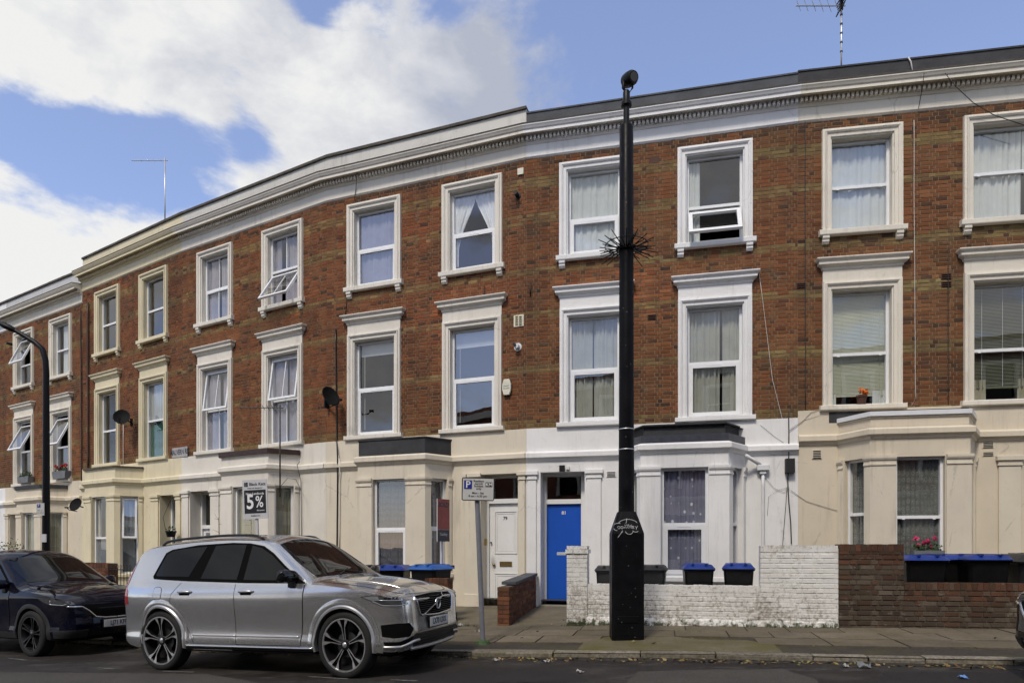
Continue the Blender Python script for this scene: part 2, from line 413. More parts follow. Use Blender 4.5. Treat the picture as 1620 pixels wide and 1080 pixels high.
carpaint('paint_dark', (0.006, 0.008, 0.011), 0.2, 0.3)
plain('car_glass', (0.0025, 0.003, 0.0035), 0.012, var=0.1, spec=0.32)
plain('windscreen_glass', (0.004, 0.005, 0.006), 0.012, var=0.1, spec=0.4)
plain('car_black', (0.006, 0.006, 0.0065), 0.4, var=0.15)
plain('car_gloss', (0.006, 0.006, 0.007), 0.08, var=0.1)
plain('car_plastic', (0.012, 0.012, 0.0125), 0.6, var=0.2)
plain('arch_dark', (0.0025, 0.0025, 0.0025), 0.9, spec=0.1)
plain('chrome', (0.62, 0.63, 0.64), 0.14, 1.0, var=0.03)
plain('satin_silver', (0.52, 0.525, 0.54), 0.36, 0.7, var=0.03)
plain('rim_polished', (0.62, 0.62, 0.63), 0.3, 0.85, var=0.05)
plain('rim_dark', (0.016, 0.016, 0.017), 0.3, 0.3, var=0.1)
plain('rim_grey', (0.10, 0.10, 0.105), 0.3, 0.8, var=0.05)
plain('tyre', (0.007, 0.007, 0.007), 0.8, var=0.25, bmp=0.1)
plain('red_lens', (0.30, 0.010, 0.012), 0.1, var=0.1, coat=1.0)
plain('headlight', (0.045, 0.048, 0.052), 0.06, var=0.1, spec=0.9, coat=1.0)
plain('headlight_bright', (0.42, 0.43, 0.45), 0.12, 0.6)
plain('plate_white', (0.55, 0.55, 0.54), 0.4, var=0.04)
# ------------------------------------------------------------------ geometry helpers
class MB:
    """collects faces, builds ONE mesh object"""
    def __init__(s): s.v, s.f, s.c = [], [], []
    def add(s, vs, fs, col=None):
        o = len(s.v); s.v += vs
        for f in fs:
            s.f.append([i + o for i in f]); s.c.append(col)
    def box(s, x0, x1, y0, y1, z0, z1, col=None, back=True):
        vs = [(x0, y0, z0), (x1, y0, z0), (x1, y1, z0), (x0, y1, z0), (x0, y0, z1), (x1, y0, z1), (x1, y1, z1), (x0, y1, z1)]
        fs = [(0, 1, 5, 4), (1, 2, 6, 5), (3, 0, 4, 7), (4, 5, 6, 7), (0, 3, 2, 1)]
        if back: fs.append((2, 3, 7, 6))
        s.add(vs, fs, col)
    def quad(s, a, b, c, d, col=None): s.add([a, b, c, d], [(0, 1, 2, 3)], col)
    def prism(s, poly, mp, d0, d1, col=None):
        n = len(poly)
        vs = [mp(a, b, d0) for a, b in poly] + [mp(a, b, d1) for a, b in poly]
        fs = [tuple(range(n - 1, -1, -1)), tuple(range(n, 2 * n))] + [(i, (i + 1) % n, n + (i + 1) % n, n + i) for i in range(n)]
        s.add(vs, fs, col)
    def sweep(s, path, prof, mp, closed=False, d0=None, d1=None, caps=True, pclosed=False, col=None):
        """profile (n, d) run along a plan path (a, b); n is measured to the left of the path"""
        P = [Vector((a, b)) for a, b in path]; n = len(P)
        offs = []
        def nrm(d): d = d.normalized(); return Vector((-d.y, d.x))
        for i in range(n):
            dp = (P[i] - P[i - 1]) if (i > 0 or closed) else (Vector(d0) if d0 else P[1] - P[0])
            dn = (P[(i + 1) % n] - P[i]) if (i < n - 1 or closed) else (Vector(d1) if d1 else P[-1] - P[-2])
            a, b = nrm(dp), nrm(dn)
            offs.append((a + b) / max(0.2, 1 + a.dot(b)))
        m = len(prof); vs = []; fs = []
        for p, o in zip(P, offs):
            for (k, d) in prof: vs.append(mp(p.x + o.x * k, p.y + o.y * k, d))
        for i in range(n if closed else n - 1):
            j = (i + 1) % n
            for k in range(m if pclosed else m - 1):
                l = (k + 1) % m
                fs.append((i * m + k, j * m + k, j * m + l, i * m + l))
        if caps and not closed:
            fs.append(tuple(range(m - 1, -1, -1))); fs.append(tuple((n - 1) * m + k for k in range(m)))
        s.add(vs, fs, col)
    def tube(s, pts, r, n=6, r2=None, caps=True, col=None):
        pts = [Vector(p) for p in pts]; vs = []; fs = []
        N = len(pts)
        up = Vector((0, 0, 1))
        for i, p in enumerate(pts):
            t = (pts[min(i + 1, N - 1)] - pts[max(i - 1, 0)]).normalized()
            a = t.cross(up if abs(t.z) < 0.9 else Vector((1, 0, 0))).normalized(); b = t.cross(a)
            rr = r if r2 is None else r + (r2 - r) * i / (N - 1)
            if isinstance(r, (list, tuple)): rr = r[i]
            for k in range(n):
                q = 2 * math.pi * k / n
                vs.append(tuple(p + a * (math.cos(q) * rr) + b * (math.sin(q) * rr)))
        for i in range(N - 1):
            for k in range(n):
                l = (k + 1) % n
                fs.append((i * n + k, i * n + l, (i + 1) * n + l, (i + 1) * n + k))
        if caps: fs.append(tuple(range(n - 1, -1, -1))); fs.append(tuple((N - 1) * n + k for k in range(n)))
        s.add(vs, fs, col)
    def lathe(s, prof, n=20, cx=0, cy=0, cz=0, axis='z', col=None):
        vs = []; fs = []; m = len(prof)
        for k in range(n):
            q = 2 * math.pi * k / n; c, si = math.cos(q), math.sin(q)
            for (r, h) in prof:
                if axis == 'z': vs.append((cx + r * c, cy + r * si, cz + h))
                elif axis == 'y': vs.append((cx + r * c, cy + h, cz + r * si))
                else: vs.append((cx + h, cy + r * c, cz + r * si))
        for k in range(n):
            l = (k + 1) % n
            for j in range(m - 1): fs.append((k * m + j, l * m + j, l * m + j + 1, k * m + j + 1))
        s.add(vs, fs, col)
    def build(s, name, mat, parent=None, recalc=True, smooth=False, bevel=0.0, segs=1, loc=None, rz=None, angle=None):
        me = bpy.data.meshes.new(name)
        me.from_pydata(s.v, [], s.f)
        if any(c is not None for c in s.c):
            ca = me.color_attributes.new('tone', 'FLOAT_COLOR', 'CORNER')
            arr = []
            for f, c in zip(s.f, s.c):
                c = c or (1, 1, 1)
                arr += [c[0], c[1], c[2], 1.0] * len(f)
            ca.data.foreach_set('color', arr)
        if recalc or bevel:
            bm = bmesh.new(); bm.from_mesh(me)
            if bevel:
                bmesh.ops.remove_doubles(bm, verts=bm.verts, dist=1e-5)
                es = [e for e in bm.edges if len(e.link_faces) == 2 and e.calc_face_angle(0) > 0.5]
                bmesh.ops.bevel(bm, geom=es, offset=bevel, segments=segs, profile=0.7, affect='EDGES', clamp_overlap=True)
            bmesh.ops.recalc_face_normals(bm, faces=bm.faces)
            bm.to_mesh(me); bm.free()
        if smooth:
            me.shade_smooth()
            if angle: smooth_angle(me, angle)
        return link(name, me, mat, parent, loc, rz)
def smooth_angle(me, deg):
    me.shade_smooth()
    lim = math.radians(deg)
    bm = bmesh.new(); bm.from_mesh(me)
    for e in bm.edges:
        e.smooth = not (len(e.link_faces) == 2 and e.calc_face_angle(0) > lim)
    bm.to_mesh(me); bm.free()
def link(name, me, mat, parent=None, loc=None, rz=None):
    o = bpy.data.objects.new(name, me)
    if mat:
        if not me.materials: me.materials.append(MATS[mat] if isinstance(mat, str) else mat)
    COL.objects.link(o)
    if parent is not None: o.parent = parent
    if loc is not None: o.location = loc
    if rz is not None: o.rotation_euler = (0, 0, rz)
    return o
def tag(o, label=None, cat=None, group=None, kind=None):
    if label: o['label'] = label
    if cat: o['category'] = cat
    if group: o['group'] = group
    if kind: o['kind'] = kind
    return o
def thing(name, label, cat, loc=(0, 0, 0), rz=0.0, group=None, kind=None):
    o = bpy.data.objects.new(name, None); o.empty_display_size = 0.2
    COL.objects.link(o); o.location = loc; o.rotation_euler = (0, 0, rz)
    return tag(o, label, cat, group, kind)
def copy_tree(o, parent=None):
    c = o.copy(); COL.objects.link(c); c.parent = parent
    for ch in list(o.children): copy_tree(ch, c)
    return c
def text_mesh(name, body, size, mat, parent, M, align='CENTER', bold=0.0, stretch=1.0, depth=0.0008):
    """flat lettering as a mesh; M places it (text lies in its local XY plane)"""
    cu = bpy.data.curves.new(name, 'FONT'); cu.body = body; cu.size = size; cu.align_x = align; cu.align_y = 'CENTER'
    cu.extrude = depth; cu.offset = bold; cu.resolution_u = 3
    tmp = bpy.data.objects.new('tmp_text', cu); COL.objects.link(tmp)
    dg = bpy.context.evaluated_depsgraph_get()
    me = bpy.data.meshes.new_from_object(tmp.evaluated_get(dg))
    bpy.data.objects.remove(tmp); bpy.data.curves.remove(cu)
    me.transform(M @ Matrix.Diagonal((stretch, 1, 1, 1)))
    me.materials.clear()
    return link(name, me, mat, parent)
def facing(x, y, z):
    """text standing upright and facing -Y at a spot"""
    return Matrix.Translation((x, y, z)) @ Matrix.Rotation(math.radians(90), 4, 'X')

def smoothstep(a, b, x):
    t = min(1.0, max(0.0, (x - a) / (b - a))); return t * t * (3 - 2 * t)
def lerp(a, b, t): return a + (b - a) * t
def interp(x, pts):
    if x <= pts[0][0]: return pts[0][1]
    for (a, va), (b, vb) in zip(pts, pts[1:]):
        if x <= b: return va + (vb - va) * (x - a) / (b - a)
    return pts[-1][1]
# ------------------------------------------------------------------ plan of the street (X right, Y away from the camera)
def fac(x, y, h=8.1):
    p = (YH - y) / h
    return Vector(((x - CX) / p, FPX / p))
PT = {'CB': fac(1262, 192.5), 'BA': fac(833, 249.4), 'AD': fac(517, 318), 'DE': fac(289, 397), 'EF': fac(131, 461)}
c_dir = (fac(1620, 156.6) - PT['CB']).normalized()
PT['C1'] = PT['CB'] + c_dir * 5.05
f_dir = Vector((math.cos(math.radians(31.5)), -math.sin(math.radians(31.5))))
PT['FG'] = PT['EF'] - f_dir * 5.3
PT['G0'] = PT['FG'] - f_dir * 5.3
ORDER = ['G0', 'FG', 'EF', 'DE', 'AD', 'BA', 'CB', 'C1']
FL = [PT[k] for k in ORDER]
FLX = [FL[0] - f_dir * 40] + FL + [FL[-1] + c_dir * 40]

def offset_line(v, pts=FLX, smooth=2):
    out = []
    n = len(pts)
    for i in range(n):
        a = (pts[max(i, 1)] - pts[max(i, 1) - 1]).normalized(); b = (pts[min(i, n - 2) + 1] - pts[min(i, n - 2)]).normalized()
        na, nb = Vector((a.y, -a.x)), Vector((b.y, -b.x))
        out.append(pts[i] + (na + nb) / (1 + na.dot(nb)) * v)
    for _ in range(smooth):
        q = [out[0]]
        for a, b in zip(out, out[1:]):
            q += [a.lerp(b, 0.25), a.lerp(b, 0.75)]
        q.append(out[-1]); out = q
    return out
def g0(X):
    """height of the kerb's top along the street: it climbs to the right"""
    if X > 2.2: return 0.012 * (X - 2.2) if X < 30 else 0.334
    if X > -7: return 0.03 * (X - 2.2)
    return -0.276 + 0.018 * (max(X, -40) + 7)
KERB_V, WALL_V, KERB_H = 5.2, 2.75, 0.075
KL = offset_line(KERB_V)
def kerb_dist(X, Y):
    """signed distance from the kerb line, positive on the road"""
    best = 1e9; sg = 1
    p = Vector((X, Y))
    for a, b in zip(KL, KL[1:]):
        d = b - a; t = max(0, min(1, (p - a).dot(d) / d.length_squared)); q = a + d * t
        L = (p - q).length
        if L < best: best = L; sg = 1 if d.x * (p - q).y - d.y * (p - q).x < 0 else -1
    return best * sg
def zroad(X, Y):
    d = max(0.0, kerb_dist(X, Y)) if abs(X) < 60 and Y < 60 else 3.0
    return g0(X) - KERB_H + 0.022 * min(d, 3.2)
def zpave(X, d): return g0(X) + 0.02 * max(0.0, min(d, 2.6))

# resample the kerb by arc length; station 0 where the kerb passes the big post
CUM = [0.0]
for a, b in zip(KL, KL[1:]): CUM.append(CUM[-1] + (b - a).length)
def kerb_at(s):
    s = max(0.0, min(CUM[-1] - 1e-4, s))
    for i in range(len(KL) - 1):
        if s <= CUM[i + 1]:
            t = (s - CUM[i]) / (CUM[i + 1] - CUM[i]); d = (KL[i + 1] - KL[i]).normalized()
            # blend direction across joints for a smooth normal
            d2 = (KL[min(i + 2, len(KL) - 1)] - KL[min(i + 1, len(KL) - 2)]).normalized(); d0 = (KL[i] - KL[max(i - 1, 0)]).normalized() if i else d
            dd = (d0.lerp(d, min(1, t + 0.5)) if t < 0.5 else d.lerp(d2, t - 0.5)).normalized()
            return KL[i].lerp(KL[i + 1], t), dd
def kp(s, d, dz=0.0):
    """point at arc length s, d metres in from the kerb edge towards the houses"""
    p, dd = kerb_at(s); n = Vector((-dd.y, dd.x))
    q = p + n * d
    return (q.x, q.y, zpave(q.x, d) + dz)
S0 = min(range(0, int(CUM[-1] * 10)), key=lambda i: abs(kerb_at(i / 10)[0].x - 1.5)) / 10

def build_ground():
    # road: one sheet to the horizon
    xs = [-900, -300, -120, -60] + [-40 + 2 * i for i in range(9)] + [-22 + 0.5 * i for i in range(77)] + [18, 22, 28, 40, 60, 120, 300, 900]
    ys = [-900, -300, -100, -40, -20, -10, -6, -3, -1, 1, 3, 4] + [5 + 0.5 * i for i in range(50)] + [31, 34, 40, 60, 120, 300, 1200]
    mb = MB()
    vs = [(x, y, zroad(x, y)) for y in ys for x in xs]
    nx = len(xs)
    fs = [(j * nx + i, j * nx + i + 1, (j + 1) * nx + i + 1, (j + 1) * nx + i) for j in range(len(ys) - 1) for i in range(nx - 1)]
    mb.add(vs, fs)
    tag(mb.build('road', 'asphalt', recalc=False, smooth=True), kind='structure')
    # pavement base (tarmac strip and bedding) behind the kerb stones
    ds = [0.0, 0.14, 0.5, 1.0, 1.6, 2.1, 2.45]
    ss = [S0 - 42 + 0.6 * i for i in range(150)]
    mb = MB()
    vs = [kp(s, d, -0.0) for s in ss for d in ds]; m = len(ds)
    fs = [(i * m + k, (i + 1) * m + k, (i + 1) * m + k + 1, i * m + k + 1) for i in range(len(ss) - 1) for k in range(m - 1)]
    mb.add(vs, fs)
    pave = tag(mb.build('pavement', 'paving_tarmac', recalc=False, smooth=True), kind='structure')
    # kerb
    mb = MB()
    ks = [S0 - 42 + 0.6 * i for i in range(150)]
    vs = []
    for s in ks:
        a = kp(s, 0.02, -0.05); b = kp(s, 0.02, -0.2); c = kp(s, 0.16, -0.05)
        vs += [b, a, c]
    fs = []
    for i in range(len(ks) - 1):
        fs += [(i * 3, i * 3 + 3, i * 3 + 4, i * 3 + 1), (i * 3 + 1, i * 3 + 4, i * 3 + 5, i * 3 + 2)]
    mb.add(vs, fs)
    kerb = tag(mb.build('kerb', 'mortar_dark', recalc=False), kind='structure')
    s = S0 - 28.0; rnd = random.Random(3)
    while s < S0 + 9.5:
        L = rnd.choice((0.9, 0.92, 0.6, 1.1)) if abs(s - S0) < 9 else 0.92
        g = 0.007; dz = rnd.uniform(0.001, 0.012); e = rnd.uniform(-0.012, 0.008)
        ch = 0.022
        prof = [(e, -0.22), (e, dz - ch), (e + ch, dz), (0.15, dz + 0.002), (0.15, -0.22)]
        pl = MB(); n = 4
        vs = [kp(s + g + (L - 2 * g) * i / n, d, z) for i in range(n + 1) for d, z in prof]; m = len(prof)
        fs = [(i * m + k, (i + 1) * m + k, (i + 1) * m + k + 1, i * m + k + 1) for i in range(n) for k in range(m - 1)]
        fs += [tuple(range(m)), tuple(n * m + k for k in range(m - 1, -1, -1))]
        pl.add(vs, fs)
        pl.build('kerb_stone', 'kerbstone', kerb, bevel=0.004)
        s += L
    # paving slabs: three courses, broken bond
    pad = (S0 - 0.75, S0 + 1.75)
    rows = ((0.74, 1.305), (1.325, 1.88), (1.90, 2.435))
    rnd = random.Random(11)
    for r, (d0, d1) in enumerate(rows):
        s = S0 - 22.0 + (0.31, 0.0, 0.47)[r]
        while s < S0 + 9.5:
            L = rnd.choice((0.9, 0.9, 0.75, 0.6)); a, b = s + 0.010, s + L - 0.010
            s += L
            if r == 0 and pad[0] - 0.3 < a and b < pad[1] + 0.4: continue
            pl = MB(); dz = rnd.uniform(0.008, 0.018); t = rnd.uniform(-0.003, 0.003)
            vs = [kp(a, d0, -0.03), kp(b, d0, -0.03), kp(b, d1, -0.03), kp(a, d1, -0.03),
                  kp(a, d0, dz + t), kp(b, d0, dz), kp(b, d1, dz - t), kp(a, d1, dz)]
            pl.add(vs, [(0, 1, 5, 4), (1, 2, 6, 5), (2, 3, 7, 6), (3, 0, 4, 7), (4, 5, 6, 7)])
            pl.build('paving_slab', 'paving', pave, recalc=False)
    # mossy concrete patch round the foot of the big post
    pl = MB(); n = 8
    vs = []
    for i in range(n + 1):
        s = lerp(pad[0], pad[1], i / n)
        vs += [kp(s, 0.155, 0.004), kp(s, 0.155, 0.012), kp(s, 0.72 + 0.55 * (0.0 if i in (0, n) else 1) * (1 if i < 5 else 0.6), 0.014), kp(s, 0.735 + 0.55 * (0.0 if i in (0, n) else 1) * (1 if i < 5 else 0.6), 0.0)]
    fs = [(i * 4 + k, (i + 1) * 4 + k, (i + 1) * 4 + k + 1, i * 4 + k + 1) for i in range(n) for k in range(3)]
    pl.add(vs, fs)
    pl.build('concrete_patch', 'mossy_concrete', pave, recalc=False)
    # forecourts between pavement and house fronts
    mb = MB()
    vs = []; n = 0
    for s in [S0 - 42 + 0.8 * i for i in range(112)]:
        for d in (2.44, 3.3, 4.2, 5.0, 6.2): vs.append(kp(s, d, 0.0) if d < 2.5 else (*kp(s, d)[:2], kp(s, d)[2] + 0.075 * min(1, (d - 2.44) / 2.4)))
        n += 1
    fs = [(i * 5 + k, (i + 1) * 5 + k, (i + 1) * 5 + k + 1, i * 5 + k + 1) for i in range(n - 1) for k in range(4)]
    mb.add(vs, fs)
    tag(mb.build('forecourt', 'forecourt', recalc=False, smooth=True), kind='structure')
build_ground()
def zfore(X, v):
    """ground height in the front gardens, v metres out from the house fronts"""
    d = max(0.0, 5.2 - v)
    return zpave(X, d) + 0.075 * max(0.0, min(1.0, (d - 2.44) / 2.4))
# ------------------------------------------------------------------ terrace houses
def mpF(a, b, d): return (a, -d, b)      # facade plane: along, up, out
def mpP(a, b, d): return (a, -b, d)      # plan: along, out, up

def cells(mb, u0, u1, z0, z1, holes, y):
    us = sorted({u0, u1, *[min(max(h[i], u0), u1) for h in holes for i in (0, 1)]})
    zs = sorted({z0, z1, *[min(max(h[i], z0), z1) for h in holes for i in (2, 3)]})
    for a, b in zip(us, us[1:]):
        for c, d in zip(zs, zs[1:]):
            m, n = (a + b) / 2, (c + d) / 2
            if any(h[0] < m < h[1] and h[2] < n < h[3] for h in holes): continue
            mb.quad((a, y, c), (b, y, c), (b, y, d), (a, y, d))

RED = [(0.240, 0.090, 0.038), (0.220, 0.082, 0.035), (0.262, 0.102, 0.043), (0.20, 0.074, 0.033), (0.27, 0.112, 0.050), (0.232, 0.086, 0.038), (0.185, 0.070, 0.034), (0.245, 0.096, 0.046)]
YEL = [(0.27, 0.185, 0.078), (0.24, 0.158, 0.068), (0.215, 0.135, 0.062), (0.30, 0.215, 0.098), (0.20, 0.12, 0.058)]
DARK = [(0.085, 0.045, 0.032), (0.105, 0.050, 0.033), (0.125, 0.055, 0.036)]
BANDS = ((7.44, 7.68), (6.72, 6.90), (5.62, 5.82), (4.74, 4.93), (3.60, 3.79), (2.40, 2.62))

def brick_tone(rnd, w, bands=BANDS, dark=0.07):
    inb = any(a < w < b for a, b in bands)
    r = rnd.random()
    if inb and r < 0.88: c = rnd.choice(YEL)
    elif r > 1 - dark: c = rnd.choice(DARK)
    else: c = rnd.choice(RED)
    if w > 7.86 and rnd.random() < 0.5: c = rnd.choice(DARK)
    k = rnd.uniform(0.85, 1.15) * 0.80
    return (c[0] * k, c[1] * k * 0.94, c[2] * k * 0.84)

def lay_bricks(u0, u1, z0, z1, holes, course=0.075, stretch=0.205, rnd=random, flemish=True, joint=0.014):
    """Flemish bond clipped by openings: yields (ua, ub, za, zb, whole)"""
    z = z0; k = 0
    while z < z1 - 0.02:
        zb = min(z + course - joint, z1)
        u = u0 - (0.0 if k % 2 == 0 else (0.155 if flemish else stretch / 2)); j = k
        while u < u1:
            L = (stretch if (j % 2 == 0) else stretch / 2) if flemish else stretch
            segs = [(max(u, u0), min(u + L - joint, u1))]
            zm = (z + zb) / 2
            for h in holes:
                if h[2] < zm < h[3]:
                    ns = []
                    for a, b in segs:
                        if b <= h[0] or a >= h[1]: ns.append((a, b)); continue
                        if a < h[0]: ns.append((a, h[0]))
                        if b > h[1]: ns.append((h[1], b))
                    segs = ns
            for a, b in segs:
                if b - a > 0.025: yield a, b, z, zb, abs((b - a) - (L - joint)) < 1e-4 and zb - z > course - joint - 1e-3, L
            u += L; j += 1
        z += course; k += 1

BRICK_ME = {}
def brick_mesh(L, h, mat, depth=0.03):
    key = (round(L, 4), round(h, 4), mat)
    if key not in BRICK_ME:
        mb = MB(); c = 0.003
        x0, x1, z0, z1 = 0, L, 0, h
        vs = [(x0, 0, z0), (x1, 0, z0), (x1, 0, z1), (x0, 0, z1),
              (x0 + c, -c, z0 + c), (x1 - c, -c, z0 + c), (x1 - c, -c, z1 - c), (x0 + c, -c, z1 - c),
              (x0, depth, z0), (x1, depth, z0), (x1, depth, z1), (x0, depth, z1)]
        fs = [(4, 5, 6, 7), (0, 1, 5, 4), (1, 2, 6, 5), (2, 3, 7, 6), (3, 0, 4, 7), (8, 9, 1, 0), (9, 10, 2, 1), (10, 11, 3, 2), (11, 8, 0, 3)]
        mb.add(vs, fs, (1, 1, 1))
        o = mb.build('brick', mat, recalc=False); me = o.data
        bpy.data.objects.remove(o); BRICK_ME[key] = me
    return BRICK_ME[key]
def put_bricks(parent, items, mat, singles, rank, y=0.0, rnd=random, depth=0.012, jit=0.002, name='brick'):
    """items: (ua, ub, za, zb, whole, L, tone).  The `singles` best-ranked whole bricks become objects, the rest one mesh"""
    order = sorted([i for i, it in enumerate(items) if it[4]], key=lambda i: rank(items[i]))[:singles]
    single = set(order)
    mb = MB()
    for i, (a, b, c, d, whole, L, tone) in enumerate(items):
        off = rnd.uniform(-jit, jit)
        if i in single:
            me = brick_mesh(b - a, d - c, mat)
            o = link(name, me, None, parent, (a, y + off, c)); o.color = (*tone, 1)
        else:
            mb.box(a, b, y - 0.002 + off, y + depth, c, d, tone, back=False)
    if mb.f:
        o = mb.build('brick_courses', mat, parent, recalc=False); o['kind'] = 'stuff'

def curtain(parent, mat, x0, x1, z0, z1, y=0.16, folds=7, amp=0.025, seed=0, gather=0.0, name='curtain', tie=None):
    rnd = random.Random(seed); n = max(12, int(folds * 6)); mb = MB(); ph = rnd.uniform(0, 6)
    m = 8
    vs = []
    for j in range(m + 1):
        z = lerp(z0, z1, j / m)
        for i in range(n + 1):
            t = i / n; x = lerp(x0, x1, t)
            if tie:   # swept aside: hem pulled towards tie side below mid height
                s, zt = tie
                k = math.sin(math.pi * 0.5 * min(1, max(0, (z1 - z) / (z1 - zt)))) if z > zt else 1.0
                xe = x0 if s < 0 else x1
                x = lerp(x, lerp(xe, x, 0.22), k ** 1.6)
            tw = t + 0.35 / folds * math.sin(2 * math.pi * (t * 1.3 + ph)) + 0.2 / folds * math.sin(2 * math.pi * (t * 3.1 + ph * 2))
            am = amp * (0.55 + 0.55 * math.sin(2 * math.pi * t * 1.7 + ph * 3) ** 2)
            yy = y + am * math.sin(folds * 2 * math.pi * tw + ph + 0.5 * math.sin(3 * t * math.pi + j * 0.15)) + amp * 0.5 * math.sin(folds * 4.7 * t * math.pi + ph * 2)
            vs.append((x, yy, z))
    fs = [(j * (n + 1) + i, j * (n + 1) + i + 1, (j + 1) * (n + 1) + i + 1, (j + 1) * (n + 1) + i) for j in range(m) for i in range(n)]
    mb.add(vs, fs)
    return mb.build(name, mat, parent, recalc=False, smooth=True)

def ring(mb, x0, x1, z0, z1, t, y0, y1, tb=None):
    tb = tb or t
    mb.box(x0, x0 + t, y0, y1, z0, z1); mb.box(x1 - t, x1, y0, y1, z0, z1)
    mb.box(x0 + t, x1 - t, y0, y1, z0, z0 + tb); mb.box(x0 + t, x1 - t, y0, y1, z1 - t, z1)

def rot_open(pts, zh, yh, ang):
    """swing points outwards about a horizontal hinge at height zh"""
    c, s = math.cos(ang), math.sin(ang); out = []
    for x, y, z in pts:
        dy, dz = y - yh, z - zh
        out.append((x, yh + dy * c + dz * s, zh - dy * s + dz * c))
    return out

